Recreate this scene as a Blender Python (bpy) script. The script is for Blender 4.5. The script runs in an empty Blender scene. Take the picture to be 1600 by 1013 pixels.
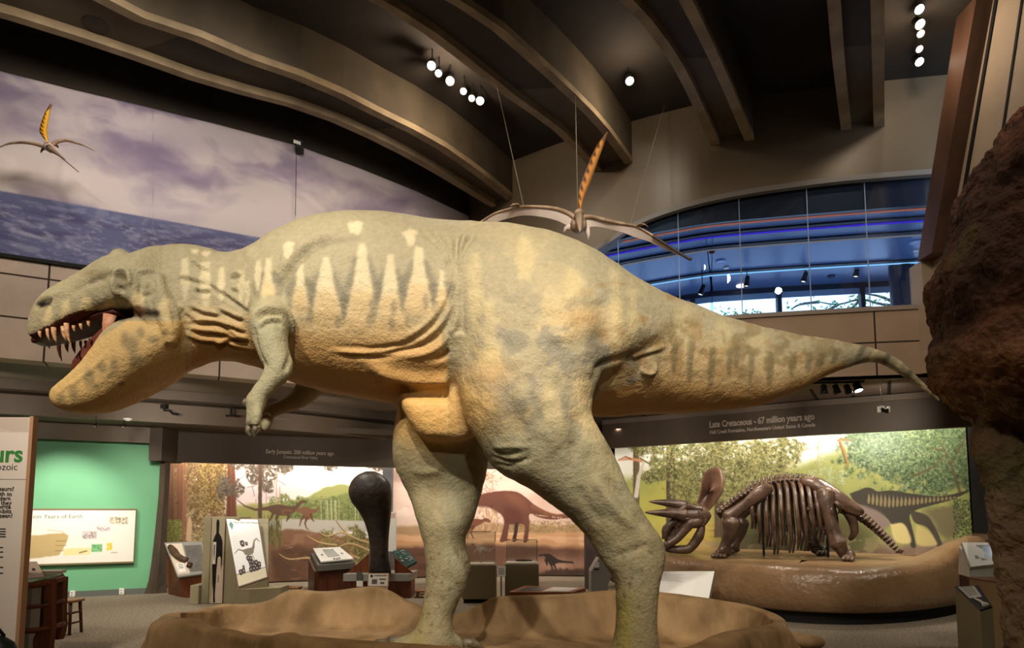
import bpy, bmesh, math, random
import numpy as np
from mathutils import Vector, Matrix

random.seed(7)
RNG = np.random.default_rng(7)
SC = bpy.context.scene
COL = SC.collection

# ------------------------------------------------------------------ camera
F = 1000.0
CX = 800.0
PITCH = math.radians(5.0)
CY = 800.0 - F * math.tan(PITCH)
CAMZ = 1.6
SP, CP = math.sin(PITCH), math.cos(PITCH)


def ray(px, py):
    a = (px - CX) / F
    b = (CY - py) / F
    return Vector((a, CP - b * SP, SP + b * CP))


def at(px, py, Y):
    d = ray(px, py)
    t = Y / d.y
    return Vector((d.x * t, Y, CAMZ + d.z * t))


def atz(px, py, z):
    d = ray(px, py)
    t = (z - CAMZ) / d.z
    return Vector((d.x * t, d.y * t, z))


def atplane(px, py, p0, n):
    d = ray(px, py)
    o = Vector((0, 0, CAMZ))
    t = (Vector(p0) - o).dot(n) / d.dot(n)
    return o + d * t


def proj(P):
    """world points (n,3) -> photo pixels (n,2)"""
    P = np.asarray(P, dtype=np.float64)
    x, y, z = P[:, 0], P[:, 1], P[:, 2] - CAMZ
    fw = y * CP + z * SP
    up = -y * SP + z * CP
    return np.stack([CX + F * x / fw, CY - F * up / fw], 1)


def mpp(Y):
    return Y / F


cam = bpy.data.cameras.new('camera')
cam.sensor_width = 36.0
cam.lens = F / 1600.0 * 36.0
cam.shift_y = (CY - 506.5) / 1600.0
cam.clip_end = 400
cam_o = bpy.data.objects.new('camera', cam)
COL.objects.link(cam_o)
cam_o.location = (0, 0, CAMZ)
cam_o.rotation_euler = (math.radians(90) + PITCH, 0, 0)
SC.camera = cam_o

# ------------------------------------------------------------------ colours and materials
def lin(c):
    c = c / 255.0
    return c / 12.92 if c <= 0.04045 else ((c + 0.055) / 1.055) ** 2.4


def rgb(c):
    return (lin(c[0]), lin(c[1]), lin(c[2]), 1.0)


MATS = {}


def mat(name, col, rough=0.6, col2=None, scale=6.0, bump=0.0, bscale=30.0, metal=0.0, spec=0.4, detail=4.0, emis=None, estr=0.0, stretch=None, lo=0.35, hi=0.65):
    if name in MATS:
        return MATS[name]
    m = bpy.data.materials.new(name)
    m.use_nodes = True
    nt = m.node_tree
    b = nt.nodes['Principled BSDF']
    b.inputs['Base Color'].default_value = rgb(col)
    b.inputs['Roughness'].default_value = rough
    b.inputs['Metallic'].default_value = metal
    b.inputs['Specular IOR Level'].default_value = spec
    tc = nt.nodes.new('ShaderNodeTexCoord')
    vec = tc.outputs['Object']
    if stretch:
        mp = nt.nodes.new('ShaderNodeMapping')
        mp.inputs['Scale'].default_value = stretch
        nt.links.new(vec, mp.inputs['Vector'])
        vec = mp.outputs['Vector']
    if col2 is not None:
        n = nt.nodes.new('ShaderNodeTexNoise')
        n.inputs['Scale'].default_value = scale
        n.inputs['Detail'].default_value = detail
        nt.links.new(vec, n.inputs['Vector'])
        r = nt.nodes.new('ShaderNodeValToRGB')
        r.color_ramp.elements[0].position = lo
        r.color_ramp.elements[1].position = hi
        r.color_ramp.elements[0].color = rgb(col)
        r.color_ramp.elements[1].color = rgb(col2)
        nt.links.new(n.outputs['Fac'], r.inputs['Fac'])
        nt.links.new(r.outputs['Color'], b.inputs['Base Color'])
    if bump > 0:
        n2 = nt.nodes.new('ShaderNodeTexNoise')
        n2.inputs['Scale'].default_value = bscale
        n2.inputs['Detail'].default_value = 5.0
        nt.links.new(vec, n2.inputs['Vector'])
        bp = nt.nodes.new('ShaderNodeBump')
        bp.inputs['Strength'].default_value = bump
        bp.inputs['Distance'].default_value = 0.02
        nt.links.new(n2.outputs['Fac'], bp.inputs['Height'])
        nt.links.new(bp.outputs['Normal'], b.inputs['Normal'])
    if emis is not None:
        b.inputs['Emission Color'].default_value = rgb(emis)
        b.inputs['Emission Strength'].default_value = estr
    MATS[name] = m
    return m


def attr_mat(name, rough=0.7, bump=0.0, bscale=30.0, spec=0.3, bdist=0.02):
    """paint held in the colour attribute 'paint'"""
    if name in MATS:
        return MATS[name]
    m = bpy.data.materials.new(name)
    m.use_nodes = True
    nt = m.node_tree
    b = nt.nodes['Principled BSDF']
    b.inputs['Roughness'].default_value = rough
    b.inputs['Specular IOR Level'].default_value = spec
    a = nt.nodes.new('ShaderNodeVertexColor')
    a.layer_name = 'paint'
    nt.links.new(a.outputs['Color'], b.inputs['Base Color'])
    if bump > 0:
        tc = nt.nodes.new('ShaderNodeTexCoord')
        n2 = nt.nodes.new('ShaderNodeTexNoise')
        n2.inputs['Scale'].default_value = bscale
        n2.inputs['Detail'].default_value = 6.0
        nt.links.new(tc.outputs['Object'], n2.inputs['Vector'])
        v = nt.nodes.new('ShaderNodeTexVoronoi')
        v.inputs['Scale'].default_value = bscale * 1.7
        nt.links.new(tc.outputs['Object'], v.inputs['Vector'])
        ad = nt.nodes.new('ShaderNodeMath')
        ad.operation = 'MULTIPLY_ADD'
        ad.inputs[1].default_value = 0.35
        nt.links.new(v.outputs['Distance'], ad.inputs[0])
        nt.links.new(n2.outputs['Fac'], ad.inputs[2])
        bp = nt.nodes.new('ShaderNodeBump')
        bp.inputs['Strength'].default_value = bump
        bp.inputs['Distance'].default_value = bdist
        nt.links.new(ad.outputs[0], bp.inputs['Height'])
        nt.links.new(bp.outputs['Normal'], b.inputs['Normal'])
    MATS[name] = m
    return m


def glow(name, col, strength):
    if name in MATS:
        return MATS[name]
    m = bpy.data.materials.new(name)
    m.use_nodes = True
    nt = m.node_tree
    nt.nodes.clear()
    e = nt.nodes.new('ShaderNodeEmission')
    o = nt.nodes.new('ShaderNodeOutputMaterial')
    e.inputs['Color'].default_value = rgb(col)
    e.inputs['Strength'].default_value = strength
    nt.links.new(e.outputs[0], o.inputs['Surface'])
    MATS[name] = m
    return m


def glass(name, tint=(255, 255, 255), refl=1.0, rough=0.0):
    if name in MATS:
        return MATS[name]
    m = bpy.data.materials.new(name)
    m.use_nodes = True
    nt = m.node_tree
    nt.nodes.clear()
    o = nt.nodes.new('ShaderNodeOutputMaterial')
    t = nt.nodes.new('ShaderNodeBsdfTransparent')
    t.inputs['Color'].default_value = rgb(tint)
    g = nt.nodes.new('ShaderNodeBsdfGlossy')
    g.inputs['Roughness'].default_value = rough
    lw = nt.nodes.new('ShaderNodeLayerWeight')
    lw.inputs['Blend'].default_value = 0.5
    fr = nt.nodes.new('ShaderNodeMath')
    fr.operation = 'POWER'
    fr.inputs[1].default_value = 5.0
    nt.links.new(lw.outputs['Facing'], fr.inputs[0])
    mu = nt.nodes.new('ShaderNodeMath')
    mu.operation = 'MULTIPLY_ADD'
    mu.inputs[1].default_value = 0.9
    mu.inputs[2].default_value = 0.04 * refl
    mx = nt.nodes.new('ShaderNodeMixShader')
    nt.links.new(fr.outputs[0], mu.inputs[0])
    nt.links.new(mu.outputs[0], mx.inputs[0])
    nt.links.new(t.outputs[0], mx.inputs[1])
    nt.links.new(g.outputs[0], mx.inputs[2])
    nt.links.new(mx.outputs[0], o.inputs['Surface'])
    MATS[name] = m
    return m


# ------------------------------------------------------------------ objects
ORG = {}


def link(o):
    COL.objects.link(o)
    return o


def tag(o, label=None, cat=None, group=None, kind=None):
    if label:
        o['label'] = label
    if cat:
        o['category'] = cat
    if group:
        o['group'] = group
    if kind:
        o['kind'] = kind
    return o


def thing(name, label, cat, loc, group=None):
    o = bpy.data.objects.new(name, None)
    o.empty_display_size = 0.1
    link(o)
    o.location = loc
    ORG[o.name] = Vector(loc)
    return tag(o, label, cat, group)


class MB:
    """collects shapes in world coordinates; build() links them as one mesh object"""

    def __init__(self):
        self.v = []
        self.f = []
        self.uv = None

    def add(self, vs, fs):
        b = len(self.v)
        self.v.extend([tuple(p) for p in vs])
        self.f.extend([tuple(i + b for i in f) for f in fs])
        return self

    def hexa(self, p):
        """8 points: bottom loop 0-3, top loop 4-7"""
        return self.add(p, [(3, 2, 1, 0), (4, 5, 6, 7), (0, 1, 5, 4), (1, 2, 6, 5), (2, 3, 7, 6), (3, 0, 4, 7)])

    def box(self, lo, hi):
        (a, b, c), (d, e, f) = lo, hi
        return self.hexa([(a, b, c), (d, b, c), (d, e, c), (a, e, c), (a, b, f), (d, b, f), (d, e, f), (a, e, f)])

    def obox(self, c, ex, ey, ez, hx, hy, hz):
        c = Vector(c)
        ex, ey, ez = Vector(ex).normalized() * hx, Vector(ey).normalized() * hy, Vector(ez).normalized() * hz
        return self.hexa([c - ex - ey - ez, c + ex - ey - ez, c + ex + ey - ez, c - ex + ey - ez,
                          c - ex - ey + ez, c + ex - ey + ez, c + ex + ey + ez, c - ex + ey + ez])

    def prism(self, pts, off):
        """outline of 3D points pushed along off"""
        off = Vector(off)
        n = len(pts)
        vs = [Vector(p) for p in pts] + [Vector(p) + off for p in pts]
        fs = [tuple(range(n - 1, -1, -1)), tuple(range(n, 2 * n))]
        for i in range(n):
            j = (i + 1) % n
            fs.append((i, j, n + j, n + i))
        return self.add(vs, fs)

    def loft(self, rings, caps=True, closed=False):
        n = len(rings[0])
        vs = [p for r in rings for p in r]
        fs = []
        m = len(rings)
        for k in range(m if closed else m - 1):
            a, b = k * n, ((k + 1) % m) * n
            for i in range(n):
                j = (i + 1) % n
                fs.append((a + i, a + j, b + j, b + i))
        if caps and not closed:
            fs.append(tuple(range(n - 1, -1, -1)))
            fs.append(tuple((m - 1) * n + i for i in range(n)))
        return self.add(vs, fs)

    def tube(self, pts, radii, seg=10, flat=None):
        """round tube along points; radii number or list; flat=(axis vector, factor) squashes it"""
        pts = [Vector(p) for p in pts]
        if not hasattr(radii, '__len__'):
            radii = [radii] * len(pts)
        rings = []
        ref = None
        for i, p in enumerate(pts):
            t = (pts[min(i + 1, len(pts) - 1)] - pts[max(i - 1, 0)])
            t = t.normalized() if t.length > 1e-9 else Vector((0, 0, 1))
            if ref is None:
                ref = Vector((0, 0, 1)) if abs(t.z) < 0.9 else Vector((0, 1, 0))
            u = (ref - t * ref.dot(t)).normalized()
            ref = u
            w = t.cross(u)
            ring = []
            for k in range(seg):
                a = 2 * math.pi * k / seg
                d = u * math.cos(a) + w * math.sin(a)
                q = d * radii[i]
                if flat:
                    ax = Vector(flat[0]).normalized()
                    q = q - ax * q.dot(ax) * (1 - flat[1])
                ring.append(p + q)
            rings.append(ring)
        return self.loft(rings)

    def lathe(self, c, prof, seg=20, axis=(0, 0, 1)):
        """prof: list of (radius, height along axis)"""
        c = Vector(c)
        ax = Vector(axis).normalized()
        ref = Vector((1, 0, 0)) if abs(ax.x) < 0.9 else Vector((0, 1, 0))
        u = (ref - ax * ref.dot(ax)).normalized()
        w = ax.cross(u)
        rings = []
        for r, h in prof:
            rings.append([c + ax * h + (u * math.cos(2 * math.pi * k / seg) + w * math.sin(2 * math.pi * k / seg)) * r for k in range(seg)])
        return self.loft(rings)

    def sphere(self, c, r, seg=14, rng=9):
        c = Vector(c)
        if not hasattr(r, '__len__'):
            r = (r, r, r)
        rings = []
        for i in range(rng + 1):
            a = math.pi * (0.02 + 0.96 * i / rng)
            rings.append([c + Vector((r[0] * math.sin(a) * math.cos(2 * math.pi * k / seg), r[1] * math.sin(a) * math.sin(2 * math.pi * k / seg), -r[2] * math.cos(a))) for k in range(seg)])
        return self.loft(rings)

    def build(self, name, material, parent=None, smooth=False, origin=None, bevel=0.0, mats=None):
        if parent is not None:
            org = ORG[parent.name]
        elif origin is not None:
            org = Vector(origin)
        else:
            a = np.array(self.v)
            lo, hi = a.min(0), a.max(0)
            org = Vector(((lo[0] + hi[0]) / 2, (lo[1] + hi[1]) / 2, lo[2]))
        me = bpy.data.meshes.new(name)
        me.from_pydata([(p[0] - org.x, p[1] - org.y, p[2] - org.z) for p in self.v], [], self.f)
        me.validate()
        bm = bmesh.new()
        bm.from_mesh(me)
        bmesh.ops.recalc_face_normals(bm, faces=bm.faces[:])
        bm.to_mesh(me)
        bm.free()
        if smooth:
            me.shade_smooth()
        me.materials.append(material)
        o = bpy.data.objects.new(name, me)
        link(o)
        if parent is not None:
            o.parent = parent
        else:
            o.location = org
        ORG[o.name] = org.copy()
        if bevel > 0:
            bv = o.modifiers.new('edge', 'BEVEL')
            bv.width = bevel
            bv.segments = 2
            bv.limit_method = 'ANGLE'
        return o


def text_mb(s, size, loc, right, up, align='LEFT', depth=0.004, bold=0.0, width=None):
    """lettering as mesh; loc = baseline start (or centre), right/up unit vectors"""
    cu = bpy.data.curves.new('lettering', 'FONT')
    cu.body = s
    cu.size = size
    cu.align_x = align
    cu.extrude = depth / 2
    cu.offset = bold
    cu.resolution_u = 3
    o = bpy.data.objects.new('lettering', cu)
    link(o)
    dg = bpy.context.evaluated_depsgraph_get()
    dg.update()
    me = bpy.data.meshes.new_from_object(o.evaluated_get(dg))
    bpy.data.objects.remove(o)
    bpy.data.curves.remove(cu)
    R, U = Vector(right).normalized(), Vector(up).normalized()
    N = R.cross(U)
    loc = Vector(loc)
    xs = [v.co.x for v in me.vertices] or [0]
    sx = 1.0
    if width:
        sx = width / max(max(xs) - min(xs), 1e-6)
    mb = MB()
    vs = [loc + R * (v.co.x * sx) + U * v.co.y + N * v.co.z for v in me.vertices]
    mb.add(vs, [tuple(p.vertices) for p in me.polygons])
    bpy.data.meshes.remove(me)
    return mb


def merge(*mbs):
    out = MB()
    for m in mbs:
        out.add(m.v, m.f)
    return out


def copy_tree(o, parent=None):
    c = o.copy()
    COL.objects.link(c)
    ORG[c.name] = ORG[o.name].copy()
    if parent is not None:
        c.parent = parent
    for ch in [x for x in o.children]:
        copy_tree(ch, c)
    return c


# ------------------------------------------------------------------ numpy noise
_P = RNG.random((64, 64, 64)).astype(np.float32)


def vnoise3(x, y, z):
    xi, yi, zi = np.floor(x).astype(int), np.floor(y).astype(int), np.floor(z).astype(int)
    fx, fy, fz = x - xi, y - yi, z - zi
    fx, fy, fz = [t * t * (3 - 2 * t) for t in (fx, fy, fz)]
    r = 0
    for a in (0, 1):
        for b in (0, 1):
            for c in (0, 1):
                w = (fx if a else 1 - fx) * (fy if b else 1 - fy) * (fz if c else 1 - fz)
                r = r + w * _P[(xi + a) & 63, (yi + b) & 63, (zi + c) & 63]
    return r


def fbm(x, y, z=0.0, oct=4, gain=0.5):
    x = np.asarray(x, dtype=np.float64)
    y = np.asarray(y, dtype=np.float64)
    z = np.zeros_like(x) + z
    s, a, t = 0, 1.0, 0
    for k in range(oct):
        s = s + a * vnoise3(x * 2 ** k + 17 * k, y * 2 ** k + 31 * k, z * 2 ** k + 7 * k)
        t += a
        a *= gain
    return s / t


def sstep(a, b, x):
    t = np.clip((x - a) / (b - a + 1e-12), 0, 1)
    return t * t * (3 - 2 * t)


def pdist(X, Y, pts):
    """distance of points to a polyline"""
    best = np.full(X.shape, 1e9)
    for (x0, y0), (x1, y1) in zip(pts[:-1], pts[1:]):
        dx, dy = x1 - x0, y1 - y0
        L = dx * dx + dy * dy + 1e-9
        t = np.clip(((X - x0) * dx + (Y - y0) * dy) / L, 0, 1)
        best = np.minimum(best, np.hypot(X - x0 - t * dx, Y - y0 - t * dy))
    return best


def smooth_pts(pts, n=6):
    """Catmull-Rom through tuples of numbers"""
    P = [np.array(p, dtype=float) for p in pts]
    if len(P) < 3:
        return pts
    out = []
    for i in range(len(P) - 1):
        p0, p1, p2, p3 = P[max(i - 1, 0)], P[i], P[i + 1], P[min(i + 2, len(P) - 1)]
        for k in range(n):
            t = k / n
            out.append(tuple(0.5 * (2 * p1 + (p2 - p0) * t + (2 * p0 - 5 * p1 + 4 * p2 - p3) * t * t + (3 * p1 - p0 - 3 * p2 + p3) * t ** 3)))
    out.append(tuple(P[-1]))
    return out


DAB_N, DAB_R = 1.0, 1.0


class Canvas:
    """a painting on a rectangle x0..x1, y0..y1, res samples per unit (sRGB 0-255 floats)"""

    def __init__(self, x0, y0, x1, y1, res, base=(128, 128, 128)):
        self.x0, self.y0, self.x1, self.y1, self.res = x0, y0, x1, y1, res
        self.w, self.h = int((x1 - x0) * res) + 1, int((y1 - y0) * res) + 1
        self.X, self.Y = np.meshgrid(x0 + np.arange(self.w) / res, y0 + np.arange(self.h) / res)
        self.a = np.zeros((self.h, self.w, 3))
        self.a[:] = base

    def blend(self, m, col, sl=None):
        col = np.asarray(col, dtype=float)
        A = self.a if sl is None else self.a[sl]
        A += (col - A) * m[..., None]

    def win(self, x0, y0, x1, y1):
        i0 = max(0, int((y0 - self.y0) * self.res))
        i1 = min(self.h, int((y1 - self.y0) * self.res) + 2)
        j0 = max(0, int((x0 - self.x0) * self.res))
        j1 = min(self.w, int((x1 - self.x0) * self.res) + 2)
        if i1 <= i0 or j1 <= j0:
            return None
        return (slice(i0, i1), slice(j0, j1))

    def poly(self, pts, col, alpha=1.0, soft=0.0, rough=0.0, rs=0.2):
        xs, ys = [p[0] for p in pts], [p[1] for p in pts]
        pad = soft + rough + 1
        sl = self.win(min(xs) - pad, min(ys) - pad, max(xs) + pad, max(ys) + pad)
        if sl is None:
            return
        X, Y = self.X[sl], self.Y[sl]
        if rough > 0:
            X = X + (fbm(X * rs, Y * rs, 3.3, 3) - .5) * 2 * rough
            Y = Y + (fbm(X * rs, Y * rs, 9.1, 3) - .5) * 2 * rough
        ins = np.zeros(X.shape, dtype=bool)
        n = len(pts)
        for i in range(n):
            x0, y0 = pts[i]
            x1, y1 = pts[(i + 1) % n]
            if y0 == y1:
                continue
            c = (Y >= min(y0, y1)) & (Y < max(y0, y1))
            ins ^= c & (X < x0 + (Y - y0) * (x1 - x0) / (y1 - y0))
        if soft > 0:
            d = pdist(X, Y, list(pts) + [pts[0]])
            m = sstep(-soft, soft, np.where(ins, d, -d))
        else:
            m = ins.astype(float)
        self.blend(m * alpha, col, sl)

    def line(self, pts, wd, col, alpha=1.0, soft=0.6):
        """polyline with per-point or constant width"""
        if not hasattr(wd, '__len__'):
            wd = [wd] * len(pts)
        for (a, b, wa, wb) in zip(pts[:-1], pts[1:], wd[:-1], wd[1:]):
            W = max(wa, wb) + soft + 1
            sl = self.win(min(a[0], b[0]) - W, min(a[1], b[1]) - W, max(a[0], b[0]) + W, max(a[1], b[1]) + W)
            if sl is None:
                continue
            X, Y = self.X[sl], self.Y[sl]
            dx, dy = b[0] - a[0], b[1] - a[1]
            t = np.clip(((X - a[0]) * dx + (Y - a[1]) * dy) / (dx * dx + dy * dy + 1e-9), 0, 1)
            d = np.hypot(X - a[0] - t * dx, Y - a[1] - t * dy)
            w = (wa + (wb - wa) * t) / 2
            self.blend((1 - sstep(w - soft, w + soft, d)) * alpha, col, sl)

    def dabs(self, n, pick, r, cols, alpha=0.8, stretch=1.0, ang=None):
        """leafy dabs: pick() -> (x, y); r (lo, hi)"""
        n = int(n * DAB_N)
        r = (r[0] * DAB_R, r[1] * DAB_R)
        for _ in range(n):
            x, y = pick()
            q = random.uniform(*r)
            sl = self.win(x - q * 2, y - q * 2, x + q * 2, y + q * 2)
            if sl is None:
                continue
            X, Y = self.X[sl] - x, self.Y[sl] - y
            th = random.uniform(0, math.pi) if ang is None else ang + random.uniform(-.3, .3)
            u = X * math.cos(th) + Y * math.sin(th)
            v = -X * math.sin(th) + Y * math.cos(th)
            m = (u / q) ** 2 + (v / (q * random.uniform(.35, .8) * stretch)) ** 2 < 1
            self.blend(m * alpha, random.choice(cols), sl)

    def leaf(self, cx, cy, rx, ry, cols, alpha=.9, fs=.28, seed=0.0, fill=.5):
        """a ragged mass of foliage"""
        sl = self.win(cx - rx * 1.6, cy - ry * 1.6, cx + rx * 1.6, cy + ry * 1.6)
        if sl is None:
            return
        X, Y = self.X[sl], self.Y[sl]
        d = np.sqrt(((X - cx) / rx) ** 2 + ((Y - cy) / ry) ** 2) + (fbm(X * .09, Y * .09, seed + 3, 4) - .5) * 1.5
        inside = 1 - sstep(.75, 1.1, d)
        for k, c in enumerate(cols):
            t = fbm(X * fs * (1 + .25 * k), Y * fs * (1 + .25 * k), seed + 11 * k, 4, .6)
            th = 1 - fill if k == 0 else .52 + .02 * k
            self.blend(inside * sstep(th - .035, th + .035, t) * alpha, c, sl)

    def ellipse(self, cx, cy, rx, ry, col, alpha=1.0, soft=0.3):
        sl = self.win(cx - rx * 1.5 - 2, cy - ry * 1.5 - 2, cx + rx * 1.5 + 2, cy + ry * 1.5 + 2)
        if sl is None:
            return
        d = np.sqrt(((self.X[sl] - cx) / rx) ** 2 + ((self.Y[sl] - cy) / ry) ** 2)
        self.blend((1 - sstep(1 - soft, 1 + soft, d)) * alpha, col, sl)

    def sample(self, x, y):
        u = np.clip((np.asarray(x) - self.x0) * self.res, 0, self.w - 1.001)
        v = np.clip((np.asarray(y) - self.y0) * self.res, 0, self.h - 1.001)
        i, j = v.astype(int), u.astype(int)
        fv, fu = (v - i)[..., None], (u - j)[..., None]
        A = self.a
        return (A[i, j] * (1 - fu) + A[i, j + 1] * fu) * (1 - fv) + (A[i + 1, j] * (1 - fu) + A[i + 1, j + 1] * fu) * fv


def to_lin(a):
    c = np.clip(a / 255.0, 0, 1)
    return np.where(c <= 0.04045, c / 12.92, ((c + 0.055) / 1.055) ** 2.4)


def set_paint(me, cols):
    """cols: (nverts,3) sRGB 0-255"""
    at_ = me.color_attributes.new('paint', 'FLOAT_COLOR', 'POINT')
    L = np.ones((len(cols), 4), dtype=np.float32)
    L[:, :3] = to_lin(cols)
    at_.data.foreach_set('color', L.ravel())


def grid_mesh(name, P, cols, material, thick=None, parent=None):
    """P (h,w,3) world grid, cols (h,w,3) painted panel; one sheet with a thin back"""
    h, w = P.shape[:2]
    org = P.reshape(-1, 3).mean(0)
    V = P.reshape(-1, 3) - org
    idx = np.arange(h * w).reshape(h, w)
    q = np.stack([idx[:-1, :-1], idx[1:, :-1], idx[1:, 1:], idx[:-1, 1:]], -1).reshape(-1, 4)
    me = bpy.data.meshes.new(name)
    me.vertices.add(h * w)
    me.vertices.foreach_set('co', V.astype(np.float32).ravel())
    me.loops.add(q.size)
    me.loops.foreach_set('vertex_index', q.astype(np.int32).ravel())
    me.polygons.add(len(q))
    me.polygons.foreach_set('loop_start', np.arange(0, q.size, 4, dtype=np.int32))
    me.update(calc_edges=True)
    me.shade_smooth()
    set_paint(me, cols.reshape(-1, 3))
    me.materials.append(material)
    o = bpy.data.objects.new(name, me)
    link(o)
    o.location = org
    ORG[o.name] = Vector(org)
    return o


# ------------------------------------------------------------------ plan curves
class Plan:
    """a polyline in plan with offsets; d > 0 lies behind it (to the left of its direction)"""

    def __init__(self, pts):
        self.p = [Vector((q[0], q[1])) for q in pts]
        self.n = []
        for i in range(len(self.p)):
            t = (self.p[min(i + 1, len(self.p) - 1)] - self.p[max(i - 1, 0)]).normalized()
            self.n.append(Vector((-t.y, t.x)))
        self.s = [0.0]
        for a, b in zip(self.p[:-1], self.p[1:]):
            self.s.append(self.s[-1] + (b - a).length)

    def off(self, d):
        return [(p + n * d) for p, n in zip(self.p, self.n)]

    def at_px(self, px, d=0.0):
        """plan point where the curve offset by d is met by image column px (at eye height)"""
        q = self.off(d)
        k = (px - CX) / F * CP
        for a, b in zip(q[:-1], q[1:]):
            fa, fb = a.x - k * a.y, b.x - k * b.y
            if fa <= 0 <= fb or fb <= 0 <= fa:
                t = fa / (fa - fb)
                return a + (b - a) * t
        a, b = (q[0], q[1]) if q[0].x - k * q[0].y > 0 else (q[-2], q[-1])
        fa, fb = a.x - k * a.y, b.x - k * b.y
        t = fa / (fa - fb)
        return a + (b - a) * t

    def sweep(self, prof, mb=None):
        """closed profile [(d,z)...] swept along"""
        mb = mb or MB()
        rings = []
        for p, n in zip(self.p, self.n):
            rings.append([Vector((p.x + n.x * d, p.y + n.y * d, z)) for d, z in prof])
        return mb.loft(rings)

    def sub(self, px0, px1, d=0.0):
        """piece of the curve between two image columns"""
        a, b = self.at_px(px0, d), self.at_px(px1, d)
        q = self.off(d)
        k0, k1 = (px0 - CX) / F * CP, (px1 - CX) / F * CP
        mid = [p for p in q if p.x - k0 * p.y > 1e-3 and p.x - k1 * p.y < -1e-3]
        return Plan([a] + mid + [b])
# ================================================================== THE ROOM
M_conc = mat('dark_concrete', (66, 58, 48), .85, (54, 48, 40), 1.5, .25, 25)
M_inf2 = mat('beam_infill_light', (96, 85, 70), .85, (82, 73, 60), 1.2, .2, 25)
M_web = mat('beam_web', (84, 74, 58), .85, (70, 62, 50), 2.0, .25, 20)
M_rib = mat('beam_rib', (156, 138, 108), .8, (128, 112, 88), 2.5, .25, 20)
M_infill = mat('beam_infill', (70, 62, 52), .85, (58, 51, 43), 1.2, .2, 25)
M_dark = mat('dark_recess', (34, 30, 26), .9)
M_bulk = mat('taupe_bulkhead', (108, 97, 82), .42, (100, 90, 76), .8, spec=.5)
M_soff = mat('taupe_soffit', (112, 98, 86), .7, (100, 88, 78), 1.0)
M_fascia = mat('taupe_fascia', (128, 112, 96), .5, (118, 103, 88), 1.0)
M_head = mat('brown_header', (84, 70, 58), .6, (76, 64, 52), 1.0)
M_black = mat('black_gap', (14, 13, 12), .8)
M_green = mat('green_paint', (116, 182, 138), .6, (110, 175, 132), .7)
M_carpet = mat('carpet', (150, 138, 120), 1.0, (98, 90, 78), 34.0, .5, 90, spec=.1, lo=.3, hi=.7)
M_baseb = mat('grey_baseboard', (98, 104, 98), .7)
M_blue = mat('blue_ceiling', (84, 110, 154), .35, (76, 101, 144), .5, spec=.5)
M_bluedark = mat('blue_dark', (34, 42, 58), .5)
M_mull = mat('dark_mullion', (30, 36, 52), .5)
M_rwall = mat('right_concrete', (170, 152, 132), .8, (156, 140, 122), 1.4, .15, 20)
M_wood = mat('wood_band', (92, 64, 48), .5, (70, 48, 36), 3.0, stretch=(1, 1, .2))

WL = Plan([(-11.2, 7.4), (-8.8, 8.32), (-7.54, 8.9), (-6.74, 9.32), (-5.85, 9.74), (-4.9, 10.22), (-3.82, 10.82), (-2.9, 11.56), (-1.94, 12.44), (-0.89, 13.61)])
WB = Plan(smooth_pts([(-0.95, 13.55), (0.0, 12.6), (0.9, 11.98), (1.9, 11.42), (2.75, 11.0), (3.5, 10.7), (4.6, 10.45), (5.9, 10.2), (6.8, 10.05), (8.4, 9.8)], 5))


def struct(o, **k):
    return tag(o, kind='structure', **k)


# floor
b = MB()
b.box((-13, -3.5, -.15), (10, 20, 0))
struct(b.build('floor', M_carpet))

# concrete wall material with panel joints
def panel_concrete(name, col, col2, bw, bh, mortar=(70, 58, 48), off=0.0):
    m = mat(name, col, .8, col2, 1.5, .12, 22)
    nt = m.node_tree
    bs = nt.nodes['Principled BSDF']
    src = [l for l in nt.links if l.to_socket == bs.inputs['Base Color']][0].from_socket
    uv = nt.nodes.new('ShaderNodeUVMap')
    uv.uv_map = 'UVMap'
    br = nt.nodes.new('ShaderNodeTexBrick')
    br.offset = off
    br.inputs['Scale'].default_value = 1.0
    br.inputs['Brick Width'].default_value = bw
    br.inputs['Row Height'].default_value = bh
    br.inputs['Mortar Size'].default_value = .014
    br.inputs['Mortar Smooth'].default_value = .1
    br.inputs['Color1'].default_value = (1, 1, 1, 1)
    br.inputs['Color2'].default_value = (.93, .93, .93, 1)
    br.inputs['Mortar'].default_value = rgb(mortar)
    nt.links.new(uv.outputs[0], br.inputs['Vector'])
    mx = nt.nodes.new('ShaderNodeMix')
    mx.data_type = 'RGBA'
    mx.blend_type = 'MULTIPLY'
    mx.inputs[0].default_value = 1.0
    nt.links.new(src, mx.inputs[6])
    nt.links.new(br.outputs['Color'], mx.inputs[7])
    nt.links.new(mx.outputs[2], bs.inputs['Base Color'])
    return m


def uv_along(o, plan):
    """UV = metres along the plan curve, height"""
    me = o.data
    uvl = me.uv_layers.new(name='UVMap')
    org = ORG[o.name]
    P = [(q.x, q.y) for q in plan.p]
    for lp in me.loops:
        c = me.vertices[lp.vertex_index].co
        x, y = c.x + org.x, c.y + org.y
        best, bs = 1e9, 0
        for i in range(len(P) - 1):
            dx, dy = P[i + 1][0] - P[i][0], P[i + 1][1] - P[i][1]
            L = math.hypot(dx, dy)
            t = min(max(((x - P[i][0]) * dx + (y - P[i][1]) * dy) / (L * L), 0), 1)
            d = math.hypot(x - P[i][0] - t * dx, y - P[i][1] - t * dy)
            if d < best:
                best, bs = d, plan.s[i] + t * L
        uvl.data[lp.index].uv = (bs, c.z + org.z)


M_panelL = panel_concrete('concrete_panels_left', (190, 172, 156), (176, 160, 146), 2.35, .63)
M_panelR = panel_concrete('concrete_panels_right', (172, 150, 130), (160, 140, 122), 2.6, .62)

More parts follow.
